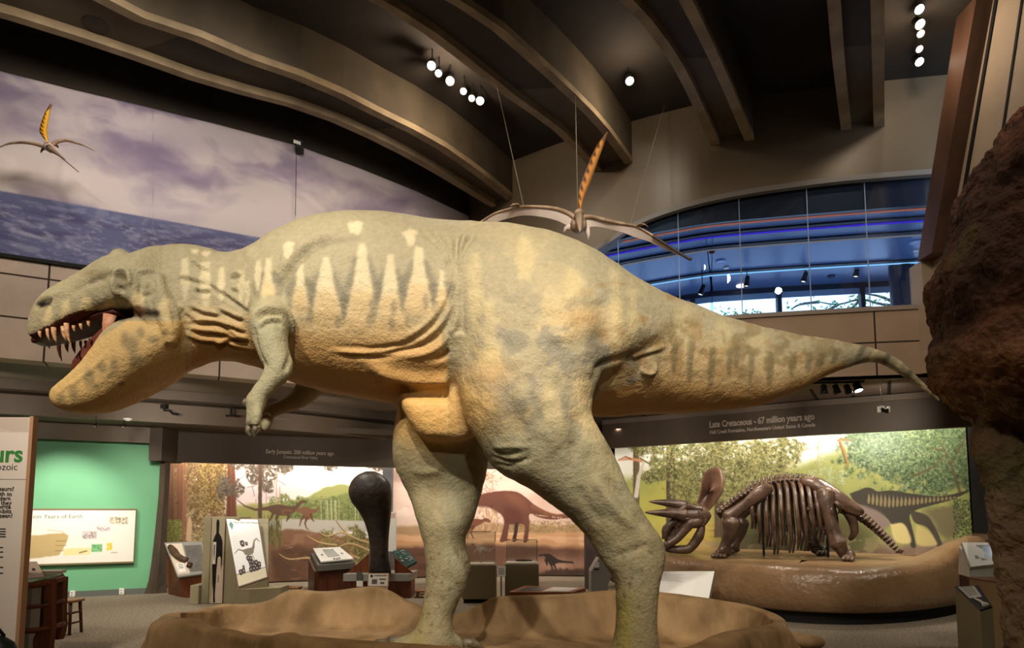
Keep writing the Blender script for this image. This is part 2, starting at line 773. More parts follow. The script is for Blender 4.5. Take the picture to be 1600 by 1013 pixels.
# upper left wall, with a dark head band above the sea mural
o = struct(WL.sweep([(0, 3.8), (0, 9.2), (.35, 9.2), (.35, 3.8)]).build('wall_left', M_panelL))
uv_along(o, WL)
struct(WL.sweep([(.352, 3.8), (1.75, 3.8), (1.75, 4.09), (.352, 4.09)]).build('trim_soffit', M_soff))
struct(WL.sweep([(1.9, 3.66), (1.9, 4.09), (2.2, 4.09), (2.2, 3.66)]).build('trim_beam', M_soff))
struct(WL.sweep([(2.25, 3.27), (2.25, 3.62), (2.4, 3.7), (2.4, 3.27)]).build('trim_fascia', M_fascia))
struct(WL.sweep([(2.405, 3.27), (4.2, 3.27), (4.2, 3.4), (2.405, 3.4)]).build('trim_soffit', M_soff))
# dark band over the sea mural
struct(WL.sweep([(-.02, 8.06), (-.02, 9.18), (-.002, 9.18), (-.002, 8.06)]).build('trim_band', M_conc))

# lower ceilings
b = MB()
q = [(p.x, p.y) for p in WL.off(.36)] + [(-.6, 20), (-13, 20), (-13, 8)]
b.prism([(x, y, 4.1) for x, y in q], (0, 0, .15))
struct(b.build('ceiling_gallery', M_dark))
b = MB()
q = [(p.x, p.y) for p in WB.off(.02)] + [(7.2, 10.0), (10, 10.0), (10, 20), (-.6, 20)]
b.prism([(x, y, 3.8) for x, y in q], (0, 0, .25))
struct(b.build('ceiling_gallery', M_soff))
b = MB()
for a, c in [((996, 646), (1045, 663)), ((1054, 643), (1090, 659)), ((1109, 640), (1150, 656)), ((1180, 636), (1200, 650)), ((1219, 630), (1240, 647)),
             ((1267, 609), (1289, 643)), ((1333, 618), (1338, 638)), ((1390, 596), (1389, 636)), ((1452, 593), (1441, 633))]:
    p, r = atz(*a, 3.795), atz(*c, 3.795)
    b.obox((p + r) / 2, r - p, (0, 0, 1), (r - p).cross(Vector((0, 0, 1))), (r - p).length / 2, .004, .025)
struct(b.build('trim_joints', M_black))

# headers over the murals
HL = Plan([(-9.9, 11.2), (-9.0, 11.62), (-7.0, 12.62)])
struct(HL.sweep([(0, 2.95), (0, 3.26), (.12, 3.26), (.12, 2.95)]).build('trim_fascia', M_fascia))
HE = Plan([(-7.0, 12.62), (-6.92, 13.0), (-5.9, 13.55), (-4.91, 13.99), (-3.7, 14.45), (-2.61, 14.81), (-1.4, 15.1), (-.4, 15.25), (.9, 15.35), (1.9, 15.25)])
HE = Plan([(-6.98, 13.02), (-5.9, 13.55), (-4.91, 13.99), (-3.7, 14.45), (-2.61, 14.81), (-1.4, 15.1), (-.4, 15.25), (.9, 15.35), (2.1, 15.2)])
header_left = struct(HE.sweep([(0, 2.62), (0, 3.3), (.15, 3.3), (.15, 2.62)]).build('trim_header', M_head))
b = MB()
b.hexa([(-7.12, 12.5, 2.6), (-6.9, 12.55, 2.6), (-6.85, 13.25, 2.6), (-7.1, 13.25, 2.6), (-7.12, 12.5, 3.26), (-6.9, 12.55, 3.26), (-6.85, 13.25, 3.26), (-7.1, 13.25, 3.26)])
struct(b.build('trim_return', M_head))
struct(HE.sweep([(-.6, 3.3), (3.5, 3.3), (3.5, 3.42), (-.6, 3.42)]).build('trim_soffit', M_soff))
HR = Plan([(2.15, 15.15), (3.2, 14.45), (4.34, 13.62), (5.82, 12.5), (8.0, 11.25), (9.9, 10.3)])
header_right = struct(HR.sweep([(0, 3.1), (0, 3.66), (.15, 3.66), (.15, 3.1)]).build('trim_header', M_head))
struct(HR.sweep([(.0, 3.665), (2.5, 3.665), (2.5, 3.78), (.0, 3.78)]).build('trim_soffit', M_soff))

# green wall and its brown tree-like end pier
GW = Plan([(-11.5, 10.6), (-9.6, 11.55), (-7.05, 12.8)])
struct(GW.sweep([(0, 0), (0, 3.27), (.2, 3.27), (.2, 0)]).build('wall_green', M_green))
g0, g1 = GW.at_px(0), GW.p[-1]
struct(Plan([(p.x, p.y) for p in GW.off(-.015)]).sweep([(0, 0), (0, .11), (.01, .11), (.01, 0)]).build('baseboard_left', M_baseb))
M_pier = mat('brown_pier', (88, 76, 62), .9, (66, 56, 46), 3.0, .5, 14, stretch=(1, 1, .3))
b = MB()
rings = []
for z, wl, wr in [(0, .19, .16), (.25, .12, .13), (.6, .08, .11), (1.2, .04, .1), (2.0, 0, .1), (2.6, 0, .1)]:
    a = Vector((-7.0 - wl, 12.7, z))
    c = Vector((-6.88 + wr - .1, 12.85, z))
    e = Vector((-7.13 + wr - .1, 13.25, z))
    rings.append([a, (a + c) / 2 + Vector((.03, -.05, 0)), c, e, Vector((-7.3, 13.2, z))])
b.loft(rings)
struct(b.build('wall_pier', M_pier))

# right-hand walls
b = MB()
zt = 9.2
prof = [(10.2, 3.8), (10.2, 5.62), (9.95, 5.62), (8.55, zt), (-3.2, zt), (-3.2, 3.8)]
b.prism([(6.74, y, z) for y, z in prof], (.35, 0, 0))
o = b.build('wall_right', M_rwall)
struct(o)
b = MB()   # timber band along the raked edge
b.prism([(6.5, 9.95, 5.6), (6.5, 8.62, zt - .02), (6.5, 8.2, zt - .02), (6.5, 9.6, 5.6)], (.235, 0, 0))
struct(b.build('trim_timber', M_wood))
b = MB()
b.prism([(6.72, 9.57, 5.3), (6.72, 8.16, zt - .02), (6.72, 8.1, zt - .02), (6.72, 9.5, 5.3)], (.03, 0, 0))
b.prism([(6.725, 7.65, zt - .02), (6.725, 8.35, 6.9), (6.725, 8.9, 5.4), (6.725, 8.86, 5.4), (6.725, 8.31, 6.9), (6.725, 7.61, zt - .02)], (.02, 0, 0))
struct(b.build('trim_joint', M_black))
b = MB()
b.box((9.6, -3.2, 0), (9.9, 17.8, 3.8))
struct(b.build('wall_gallery', M_head))
b = MB()
b.box((7.09, -3.2, 3.8), (9.9, 10.0, 4.05))
struct(b.build('ceiling_gallery', M_dark))
# walls behind the camera close the hall
b = MB()
b.box((-12, -3.5, 0), (10, -3.2, 9.2))
struct(b.build('wall_rear', M_bulk))
b = MB()
b.box((-12.2, -3.2, 0), (-11.9, 9, 9.2))
struct(b.build('wall_side', M_bulk))
b = MB()
b.box((-12.2, 17.6, 0), (10, 17.9, 4.1))
struct(b.build('wall_back', M_head))
b = MB()
b.box((-12.2, 8, 0), (-11.9, 17.6, 4.1))
struct(b.build('wall_side', M_head))

# upper ceiling slab and channel beams
b = MB()
b.box((-12.2, -3.5, 8.8), (9.9, 14.2, 9.4))
struct(b.build('ceiling', mat('dark_slab', (44, 38, 33), .9, (36, 31, 27), 1.2)))

BEAMS = [
    ([(0, 28), (60, 45), (150, 75), (225, 100), (325, 135), (460, 170), (550, 205), (650, 255), (740, 308)],
     [(170, 0), (240, 35), (320, 60), (400, 95), (500, 130), (590, 175), (680, 220), (750, 268), (790, 300)]),
    ([(575, 0), (643, 39), (730, 104), (791, 152), (860, 200), (904, 243)],
     [(717, 0), (774, 35), (834, 87), (895, 143), (945, 195), (982, 245)]),
    ([(967, 0), (1012, 48), (1056, 113), (1100, 204)],
     [(1082, 0), (1110, 58), (1140, 125), (1172, 203)]),
    ([(1292, 0), (1300, 90), (1312, 188)],
     [(1382, 0), (1382, 90), (1382, 184)]),
]


def resample(pts, n):
    P = [Vector(p) for p in pts]
    s = [0]
    for a, c in zip(P[:-1], P[1:]):
        s.append(s[-1] + (c - a).length)
    out = []
    for k in range(n):
        t = s[-1] * k / (n - 1)
        i = max(j for j in range(len(s) - 1) if s[j] <= t + 1e-9)
        u = (t - s[i]) / max(s[i + 1] - s[i], 1e-9)
        out.append(P[i] + (P[i + 1] - P[i]) * u)
    return out


ZB = 8.0
for bi, (le, re) in enumerate(BEAMS):
    L = [atz(x, y, ZB) for x, y in smooth_pts(le, 4)]
    R = [atz(x, y, ZB) for x, y in smooth_pts(re, 4)]
    # carry the beam on over the camera to the rear wall and into the bulkhead
    for Q in (L, R):
        t = (Q[0] - Q[2]).normalized()
        ext = (Q[0].y + 3.0) / max(-t.y, .15)
        Q.insert(0, Q[0] + t * min(ext, 9.0))
        t = (Q[-1] - Q[-3]).normalized()
        Q.append(Q[-1] + t * .8)
    n = 26
    L, R = resample(L, n), resample(R, n)
    core, ribs, inf = MB(), MB(), MB()
    ringc, ringl, ringr, ringi = [], [], [], []
    for a, c in zip(L, R):
        w = (c - a)
        u = w.normalized()
        k = .17
        ringl.append([a, a + u * k, a + u * k + Vector((0, 0, .25)), a + Vector((0, 0, .1))])
        ringr.append([c - u * k, c, c + Vector((0, 0, .1)), c - u * k + Vector((0, 0, .25))])
        ringc.append([a + u * .01 + Vector((0, 0, .09)), c - u * .01 + Vector((0, 0, .09)), c - u * .01 + Vector((0, 0, .82)), a + u * .01 + Vector((0, 0, .82))])
        ringi.append([a + u * k + Vector((0, 0, .12)), c - u * k + Vector((0, 0, .12)), c - u * k + Vector((0, 0, .3)), a + u * k + Vector((0, 0, .3))])
    ribs.loft(ringl)
    ribs.loft(ringr)
    o = struct(ribs.build('trim_beam', M_rib))
    ringc = [[q_[0] + Vector((0, 0, .2)), q_[1] + Vector((0, 0, .2)), q_[2], q_[3]] for q_ in ringc]
    core.loft([[r_[0] - Vector((0, 0, .2)), r_[0] + (r_[1] - r_[0]).normalized() * .1, r_[1] + (r_[0] - r_[1]).normalized() * .1, r_[1] - Vector((0, 0, .2)), r_[2], r_[3]] for r_ in ringc])
    core.build('beam_web', M_web, parent=o)
    # infill panels between the ribs, lighter and darker in turn
    step = 5
    for j, k in enumerate(range(0, n - 1, step)):
        seg = ringi[k:k + step + 1]
        if len(seg) < 2:
            break
        pb = MB()
        pb.loft(seg)
        po = pb.build('infill', M_infill if j % 2 else M_inf2, parent=o)
        po.name = 'infill_panel'
    if bi == 0:
        for px, py in [(150, 38), (488, 142)]:
            c = atz(px, py, ZB + .12)
            s = MB()
            s.lathe(c + Vector((0, 0, -.015)), [(.16, .015), (.16, 0), (.13, -.004), (.10, .0), (.07, -.002), (.0, -.002)], 24)
            so = s.build('ceiling_speaker', M_infill)
            tag(so, ['round speaker grille flush in the curved ceiling beam, near its upper end', 'round speaker grille flush in the curved ceiling beam, near mid-span'][0 if px < 200 else 1], 'speaker', 'speakers in the ceiling beam')

# ------------------------------------------------------------------ back bulkhead, sill wall and the balcony behind glass
edge = list([(700, 520), (800, 517), (868, 515), (880, 412), (935, 388), (1000, 348), (1080, 320), (1170, 301), (1290, 284), (1375, 276), (1470, 269), (1640, 258)])
_e = smooth_pts(edge[3:], 6)
edge = edge[:3] + _e


def wb_z(px, py):
    p = WB.at_px(px)
    for _ in range(4):
        P = at(px, py, p.y)
        # refine the column for the height of the point
        d = ray(px, py)
        k = d.x / d.y
        q = WB.p
        for a, c in zip(q[:-1], q[1:]):
            fa, fc = a.x - k * a.y, c.x - k * c.y
            if fa * fc <= 0:
                p = a + (c - a) * (fa / (fa - fc))
    return at(px, py, p.y)


E = [wb_z(px, py) for px, py in edge]
E = [p for p in E if WB.p[0].x < p.x < 8.3]
b = MB()
def nrm_at(p):
    i = min(range(len(WB.p)), key=lambda k: (WB.p[k] - Vector((p.x, p.y))).length)
    return WB.n[i]
rings = []
for p in [Vector((-.95, 13.55, E[0].z))] + E + [Vector((8.4, 9.8, E[-1].z))]:
    n = nrm_at(p)
    rings.append([(p.x, p.y, p.z), (p.x, p.y, 9.2), (p.x + n.x * .3, p.y + n.y * .3, 9.2), (p.x + n.x * .3, p.y + n.y * .3, p.z)])
b.loft(rings)
struct(b.build('wall_back', M_bulk, smooth=False))
b = MB()   # pale edge strip of the bulkhead
rings = []
for p in E + [Vector((8.4, 9.8, E[-1].z))]:
    n = nrm_at(p)
    rings.append([(p.x - n.x * .015, p.y - n.y * .015, p.z - .03), (p.x - n.x * .015, p.y - n.y * .015, p.z + .06), (p.x + n.x * .1, p.y + n.y * .1, p.z + .06), (p.x + n.x * .1, p.y + n.y * .1, p.z - .03)])
b.loft(rings)
struct(b.build('trim_edge', mat('edge_strip', (120, 118, 118), .5)))
o = struct(WB.sweep([(0, 3.8), (0, 4.88), (.3, 4.88), (.3, 3.8)]).build('wall_back', M_panelR))
uv_along(o, WB)
struct(WB.sweep([(-.03, 4.86), (-.03, 4.93), (.34, 4.93), (.34, 4.86)]).build('trim_sill', mat('sill', (150, 140, 134), .5)))
b = MB()
b.box((6.55, 9.93, 3.8), (7.1, 10.25, 5.6))
struct(b.build('trim_post', M_rwall))

ZC = 6.86
BAL = Plan([(p.x, p.y) for p in WB.p] + [(9.35, 9.62)])
balcony_ceiling = struct(BAL.sweep([(.32, ZC), (4.7, ZC), (4.7, ZC + .3), (.32, ZC + .3)]).build('ceiling_balcony', M_blue))
struct(BAL.sweep([(.3, 4.05), (.3, 4.4), (4.7, 4.4), (4.7, 4.05)]).build('floor_balcony', M_dark))
struct(BAL.sweep([(.15, 6.66), (.15, 7.9), (.31, 7.9), (.31, 6.7)]).build('trim_band', M_bluedark))
def zc(d):
    return ZC
for d, col, nm, s in [(.62, (255, 150, 120), 'orange', .4), (1.12, (90, 60, 255), 'violet', .55), (1.75, (215, 205, 200), 'pale', .3), (3.2, (150, 215, 255), 'icy', 1.1)]:
    z = zc(d)
    gv = BAL.sweep([(d - .12, z - .035), (d + .0, z - .035), (d + .0, z + .02), (d - .12, z + .02)])
    struct(gv.build('trim_groove', M_bluedark))
    st = BAL.sweep([(d + .0, z - .05), (d + .045, z - .05), (d + .045, z + .01), (d + .0, z + .01)])
    so = st.build('light_strip', glow('strip_' + nm, col, s), parent=balcony_ceiling)
# back windows of the balcony
bw = Plan([(p.x, p.y) for p in BAL.off(4.45)])
win = thing('window_1', None, None, (5.5, 14.4, 4.9))
struct(win)
win['label'] = 'long window strip at the back of the balcony'
fr = bw.sweep([(-.05, ZC - .12), (-.05, ZC + .05), (.1, ZC + .05), (.1, ZC - .12)])
fr.build('window_frame', M_mull, parent=win)
for px in (1010, 1090, 1229, 1363, 1480):
    p = bw.at_px(px)
    m = MB()
    m.box((p.x - .05, p.y - .06, 4.4), (p.x + .05, p.y + .06, ZC - .1))
    m.build('mullion', M_mull, parent=win)
M_blind = mat('blind', (120, 146, 176), .8)
bl = bw.sweep([(-.02, 6.6), (-.02, ZC - .1), (-.005, ZC - .1), (-.005, 6.6)])
bl.build('roller_blind', M_blind, parent=win)
gl = bw.sweep([(.03, 4.4), (.03, ZC - .1), (.04, ZC - .1), (.04, 4.4)])
gl.build('pane', glass('window_glass', (235, 245, 255)), parent=win)
# front glazing: frameless panes butted with thin joints
fg = thing('window_2', None, None, (4.5, 10.5, 4.9))
struct(fg)
fg['label'] = 'frameless glass front of the balcony'
cuts = [900, 972, 1070, 1170, 1281, 1376, 1475]
MG = glass('front_glass', (232, 240, 250), 1.0)
for a, c in zip(cuts[:-1], cuts[1:]):
    s = WB.sub(a, c, .12)
    s.sweep([(0, 4.92), (0, 7.1), (.012, 7.1), (.012, 4.92)]).build('pane', MG, parent=fg)
for px in cuts[1:-1]:
    p = WB.at_px(px, .11)
    m = MB()
    m.box((p.x - .006, p.y - .006, 4.92), (p.x + .006, p.y + .006, 7.1))
    m.build('joint', mat('glass_joint', (150, 175, 205), .3), parent=fg)
b = MB()
p = bw.at_px(1429, -1.0)
b.lathe((p.x, p.y, 4.4), [(.24, 0), (.24, 2.5)], 28)
struct(b.build('trim_column', M_bluedark, smooth=False))
# a tree outdoors, its branches seen through the balcony windows
tree = thing('tree', 'bare-branched leafy tree outdoors beyond the balcony windows', 'tree', (14.0, 23.0, 0))
M_bark = mat('bark', (70, 60, 50), .9, (50, 44, 38), 8)
b = MB()
tp = at(1475, 560, 23.0)
b.tube([(tp.x, 23, 0), (tp.x - .1, 23, 5), at(1440, 492, 23), at(1418, 478, 22.9), at(1392, 470, 22.8)], [.35, .28, .22, .14, .07], 10)
b.build('trunk', M_bark, tree, smooth=True)
TIPS = []
for pts in [[(1440, 492), (1400, 488), (1360, 480), (1330, 482)], [(1418, 478), (1380, 476), (1345, 468), (1310, 476), (1280, 472)], [(1345, 468), (1325, 486), (1300, 490)], [(1392, 470), (1370, 462), (1340, 458)], [(1440, 492), (1452, 470), (1456, 450)], [(1310, 476), (1290, 486), (1262, 488)], [(1330, 482), (1316, 492), (1290, 500)], [(1280, 472), (1250, 476), (1236, 484)]]:
    q = MB()
    S = smooth_pts(pts, 3)
    q.tube([at(x, y, 22.9) for x, y in S], list(np.linspace(.06, .02, len(S))), 7)
    q.build('branch', M_bark, tree, smooth=True)
    TIPS += S
b = MB()
for k in range(240):
    x, y = random.choice(TIPS) if k < 190 else (random.uniform(1120, 1190), random.uniform(484, 500))
    c = at(x + random.gauss(0, 9), y + random.gauss(0, 5), 22.9 + random.uniform(-.4, .4))
    a1, a2 = Vector((random.uniform(-1, 1), random.uniform(-1, 1), random.uniform(-1, 1))).normalized(), Vector((random.uniform(-1, 1), random.uniform(-1, 1), random.uniform(-1, 1))).normalized()
    b.add([c - a1 * .09, c + a2 * .045, c + a1 * .09, c - a2 * .045], [(0, 1, 2, 3)])
tag(b.build('foliage', mat('leaves', (96, 140, 80), .7, (70, 110, 60), 3), tree), kind='stuff')
# side closure of the balcony
b = MB()
b.box((10.3, 9.0, 3.9), (10.5, 15, 9.3))
struct(b.build('wall_balcony', M_bluedark))
b = MB()
b.box((-.9, 13.6, 4.2), (-.7, 18, 9.3))
struct(b.build('wall_balcony', M_bluedark))
# ================================================================== THE BIG MODEL
def sec_ring(tx, ty, bx, by, Y, hw, n=40, e=2.2, eb=None, lat=(0, 1, 0)):
    """oval section between a top and a bottom picture point at depth Y"""
    T, B = at(tx, ty, Y), at(bx, by, Y)
    c = (T + B) / 2
    up = (T - B) / 2
    la = Vector(lat) * hw
    out = []
    for k in range(n):
        a = 2 * math.pi * k / n
        ca, sa = math.cos(a), math.sin(a)
        ee = e if ca >= 0 or eb is None else eb
        out.append(c + up * (math.copysign(abs(ca) ** (2 / ee), ca)) + la * (math.copysign(abs(sa) ** (2 / ee), sa)))
    return out


def loft_secs(mb, secs, n=40, e=2.2, eb=None, sub=4):
    S = smooth_pts(secs, sub)
    mb.loft([sec_ring(*s[:6], n=n, e=e, eb=eb) for s in S])


def col_interp(pts):
    xs = [p[0] for p in pts]
    ys = [p[1] for p in pts]
    return lambda x: np.interp(x, xs, ys)


body = MB()
top = col_interp([(236, 402), (255, 391), (270, 387), (300, 385), (330, 391), (360, 402), (395, 399), (430, 378), (470, 358), (510, 347), (560, 345), (600, 346), (650, 351), (700, 358), (750, 359), (800, 362), (850, 371), (900, 389), (950, 415), (1000, 447), (1050, 468), (1100, 486), (1150, 503), (1200, 516), (1250, 524), (1300, 531), (1340, 539), (1370, 547)])
bot = col_interp([(236, 540), (255, 572), (270, 574), (290, 572), (330, 563), (360, 563), (400, 574), (450, 597), (500, 611), (550, 620), (600, 628), (640, 633), (700, 636), (800, 640), (900, 650), (950, 652), (1000, 649), (1050, 648), (1100, 644), (1150, 640), (1200, 631), (1250, 611), (1280, 592), (1310, 579), (1340, 570), (1370, 564)])
hwid = col_interp([(236, .36), (270, .44), (300, .46), (350, .5), (400, .6), (450, .76), (500, .88), (560, .96), (620, 1.0), (700, 1.0), (760, 1.0), (820, .98), (900, .92), (960, .8), (1020, .66), (1100, .5), (1180, .38), (1250, .28), (1310, .18), (1370, .1)])
ydep = col_interp([(236, 6.72), (300, 6.8), (400, 6.95), (500, 7.0), (900, 7.1), (1000, 7.2), (1100, 7.4), (1250, 7.75), (1370, 8.0)])
secs = []
for x in list(range(236, 440, 12)) + list(range(440, 1371, 18)):
    secs.append((x, float(top(x)), x, float(bot(x)), float(ydep(x)), float(hwid(x))))
for x0, y0, x1, y1, Y, h in [(1384, 551, 1376, 567, 8.02, .085), (1404, 562, 1394, 577, 8.05, .07), (1428, 582, 1418, 594, 8.08, .055), (1452, 605, 1444, 613, 8.1, .04), (1472, 624, 1466, 630, 8.12, .02)]:
    secs.append((x0, y0, x1, y1, Y, h))
body.loft([sec_ring(*s, n=48, e=2.15) for s in secs])

# skull
loft_secs(body, [
    (47, 513, 47, 524, 6.55, .04), (56, 490, 57, 531, 6.55, .12), (69, 470, 72, 533, 6.56, .18), (87, 455, 89, 529, 6.57, .235),
    (105, 446, 106, 524, 6.58, .265), (125, 437, 126, 515, 6.6, .29), (150, 424, 150, 508, 6.62, .32), (172, 412, 172, 501, 6.64, .36),
    (192, 407, 192, 497, 6.65, .42), (212, 409, 212, 494, 6.66, .47), (235, 405, 235, 496, 6.68, .5), (258, 393, 258, 525, 6.72, .5), (280, 390, 280, 560, 6.76, .46), (300, 392, 300, 560, 6.8, .44)],
    e=2.3, eb=4.5)
# brow bosses
for s_ in (-1, 1):
    b2 = MB()
    Yb = 6.64 + s_ * .2
    body.tube([at(x, y, Yb) for x, y in [(132, 436), (148, 424), (164, 416), (177, 411)]], [.035, .065, .075, .055], 14)
    body.sphere(at(189, 403, Yb), (.1, .12, .09), 16, 10)
    body.tube([at(x, y, Yb + s_ * .06) for x, y in [(178, 420), (190, 421), (205, 421), (222, 421), (240, 418)]], [.05, .08, .08, .07, .05], 14)
    body.tube([at(x, y, 6.65 + s_ * .33) for x, y in [(172, 420), (186, 424), (192, 445), (188, 470)]], [.04, .07, .08, .05], 12)
    # jaw hinge bulge and cheek bone
    body.tube([at(x, y, 6.68 + s_ * .33) for x, y in [(246, 430), (254, 460), (262, 488), (268, 515), (268, 540)]], [.08, .11, .12, .1, .05], 14)
# lower jaw
loft_secs(body, [
    (276, 506, 296, 562, 6.72, .40), (246, 503, 258, 594, 6.68, .43), (212, 504, 228, 613, 6.66, .42), (184, 518, 202, 628, 6.63, .37),
    (160, 548, 177, 639, 6.6, .32), (134, 576, 150, 646, 6.58, .28), (108, 596, 122, 647, 6.56, .23), (91, 607, 99, 642, 6.55, .16), (82, 616, 84, 632, 6.55, .06)],
    e=2.6)
# throat
loft_secs(body, [(300, 480, 318, 566, 6.8, .4), (270, 500, 285, 580, 6.75, .36), (235, 530, 252, 598, 6.7, .3), (205, 560, 222, 614, 6.66, .2)], e=2.0)

# near hind leg
loft_secs(body, [
    (930, 400, 700, 400, 6.75, .38), (962, 490, 703, 480, 6.5, .52), (938, 580, 709, 560, 6.4, .52), (926, 640, 720, 640, 6.34, .5),
    (950, 690, 748, 695, 6.3, .44), (966, 722, 774, 735, 6.28, .38), (984, 768, 832, 766, 6.26, .31), (1012, 814, 888, 808, 6.25, .26),
    (1038, 850, 919, 842, 6.24, .235), (1040, 878, 943, 880, 6.22, .22), (1029, 915, 961, 910, 6.2, .2), (1026, 960, 964, 960, 6.18, .2),
    (1029, 1010, 956, 1010, 6.16, .23), (1036, 1045, 938, 1045, 6.15, .27), (1034, 1062, 930, 1060, 6.15, .26)], e=2.2)
# buttock overhang behind the near thigh
loft_secs(body, [(890, 440, 880, 600, 6.55, .5), (940, 455, 925, 602, 6.55, .5), (975, 480, 962, 588, 6.66, .5), (1005, 505, 998, 562, 6.8, .45), (1030, 530, 1028, 546, 6.85, .3)], e=2.1)
# far hind leg (set a little nearer than first traced)
loft_secs(body, [
    (800, 540, 640, 540, 7.20, .4), (775, 640, 622, 640, 7.20, .45), (766, 700, 614, 700, 7.30, .42), (762, 735, 620, 735, 7.35, .38), (752, 775, 638, 772, 7.40, .33),
    (740, 812, 652, 815, 7.23, .28), (727, 850, 661, 855, 7.25, .25), (738, 886, 664, 890, 7.25, .24), (726, 925, 661, 930, 7.25, .21),
    (709, 962, 656, 962, 7.25, .2), (708, 985, 648, 985, 7.25, .23), (712, 1000, 640, 1000, 7.25, .25), (714, 1011, 634, 1011, 7.25, .26)], e=2.2)
# pubic boot
loft_secs(body, [(755, 560, 650, 560, 6.95, .4), (762, 600, 634, 598, 6.82, .3), (762, 640, 628, 632, 6.74, .28), (756, 668, 640, 660, 6.72, .24), (742, 684, 655, 682, 6.72, .2), (722, 691, 672, 690, 6.72, .1)], e=3.4)


def limb(pts, seg=16):
    S = smooth_pts(pts, 4)
    body.tube([at(p[0], p[1], p[2]) for p in S], [p[3] for p in S], seg)


# arms: shoulder, elbow, wrist, palm
limb([(428, 478, 6.35, .2), (420, 500, 6.16, .2), (422, 525, 6.08, .185), (428, 550, 6.05, .165), (436, 572, 6.03, .145), (428, 590, 6.0, .12), (417, 603, 5.98, .105), (405, 618, 5.96, .095), (400, 630, 5.95, .1), (397, 642, 5.95, .085)])
limb([(500, 560, 7.5, .2), (492, 590, 7.62, .17), (478, 612, 7.66, .14), (462, 626, 7.66, .11), (445, 634, 7.64, .09), (428, 640, 7.62, .09), (415, 650, 7.6, .085)])
limb([(397, 640, 5.94, .07), (393, 655, 5.92, .06), (390, 668, 5.92, .05)])
limb([(403, 638, 5.9, .06), (401, 655, 5.86, .058), (399, 668, 5.86, .045)])
limb([(400, 622, 5.94, .055), (391, 622, 5.92, .045), (385, 626, 5.92, .035)])
limb([(416, 648, 7.6, .075), (408, 660, 7.58, .065), (402, 672, 7.58, .045)])
limb([(420, 648, 7.52, .07), (416, 664, 7.5, .055), (412, 674, 7.5, .04)])
# toes
def toe(px, Y, z, dx, dy, L, r):
    p = Vector((at(px, 800, Y).x, Y, z))
    d = Vector((dx, dy, 0)).normalized()
    pts = [p, p + d * L * .4 + Vector((0, 0, .03)), p + d * L * .75 + Vector((0, 0, -.04)), p + d * L + Vector((0, 0, -.08))]
    body.tube([Vector((q.x, q.y, max(q.z, r * .8))) for q in pts], [r * 1.2, r * 1.05, r * .95, r * .6], 14)
    return p + d * L, d


TOES = []
for (px, Y) in ((980, 6.15), (672, 7.25)):
    for a in (-.45, 0, .45):
        d = (-math.cos(a), -math.sin(a))
        TOES.append(toe(px, Y, .13, d[0], d[1], .5 if a == 0 else .44, .1))
    TOES.append(toe(px + 30, Y, .14, .9, .2, .2, .08))

rex0 = body.build('tyrannosaur_model', attr_mat('rex_skin', .62, .5, 26, .25, .02), origin=(.2, 7.0, 0))
# fuse every mass into one skin
rm = rex0.modifiers.new('fuse', 'REMESH')
rm.mode = 'VOXEL'
rm.voxel_size = .0185
dg = bpy.context.evaluated_depsgraph_get()
me = bpy.data.meshes.new_from_object(rex0.evaluated_get(dg))
rex0.modifiers.clear()
old = rex0.data
rex0.data = me
bpy.data.meshes.remove(old)
me.name = 'tyrannosaur_model'
nv = len(me.vertices)
co = np.empty(nv * 3)
me.vertices.foreach_get('co', co)
co = co.reshape(-1, 3) + np.array(rex0.location)
ed = np.empty(len(me.edges) * 2, dtype=np.int64)
me.edges.foreach_get('vertices', ed)
ed = ed.reshape(-1, 2)
deg = np.bincount(ed.ravel(), minlength=nv).astype(float)[:, None]


def relax(c, it, f, w=None):
    for _ in range(it):
        s = np.zeros_like(c)
        for k in range(3):
            s[:, k] = np.bincount(ed[:, 0], c[ed[:, 1], k], nv) + np.bincount(ed[:, 1], c[ed[:, 0], k], nv)
        a = s / np.maximum(deg, 1)
        c = c + (a - c) * (f if w is None else f * w[:, None])
    return c


px0 = proj(co)
# keep the jaw lips crisp, soften the joints of body and limbs
soft = sstep(250, 330, px0[:, 0]) * 1.0 + .07 * (1 - sstep(250, 330, px0[:, 0]))
soft = np.where((px0[:, 1] > 560) & (px0[:, 0] < 520), .35, soft)
soft = soft * (1 - .6 * sstep(1250, 1400, px0[:, 0]))
co = relax(co, 40, .6, soft)


def normals(c):
    tri = np.empty(len(me.loops), dtype=np.int64)
    me.loops.foreach_get('vertex_index', tri)
    q = tri.reshape(-1, 4) if len(me.loops) == 4 * len(me.polygons) else None
    n = np.zeros_like(c)
    if q is None:
        me.vertices.foreach_set('co', (c - np.array(rex0.location)).ravel())
        me.update()
        nn = np.empty(nv * 3)
        me.vertices.foreach_get('normal', nn)
        return nn.reshape(-1, 3)
    fn = np.cross(c[q[:, 2]] - c[q[:, 0]], c[q[:, 3]] - c[q[:, 1]])
    for k in range(4):
        for j in range(3):
            n[:, j] += np.bincount(q[:, k], fn[:, j], nv)
    return n / (np.linalg.norm(n, axis=1, keepdims=True) + 1e-12)


N = normals(co)
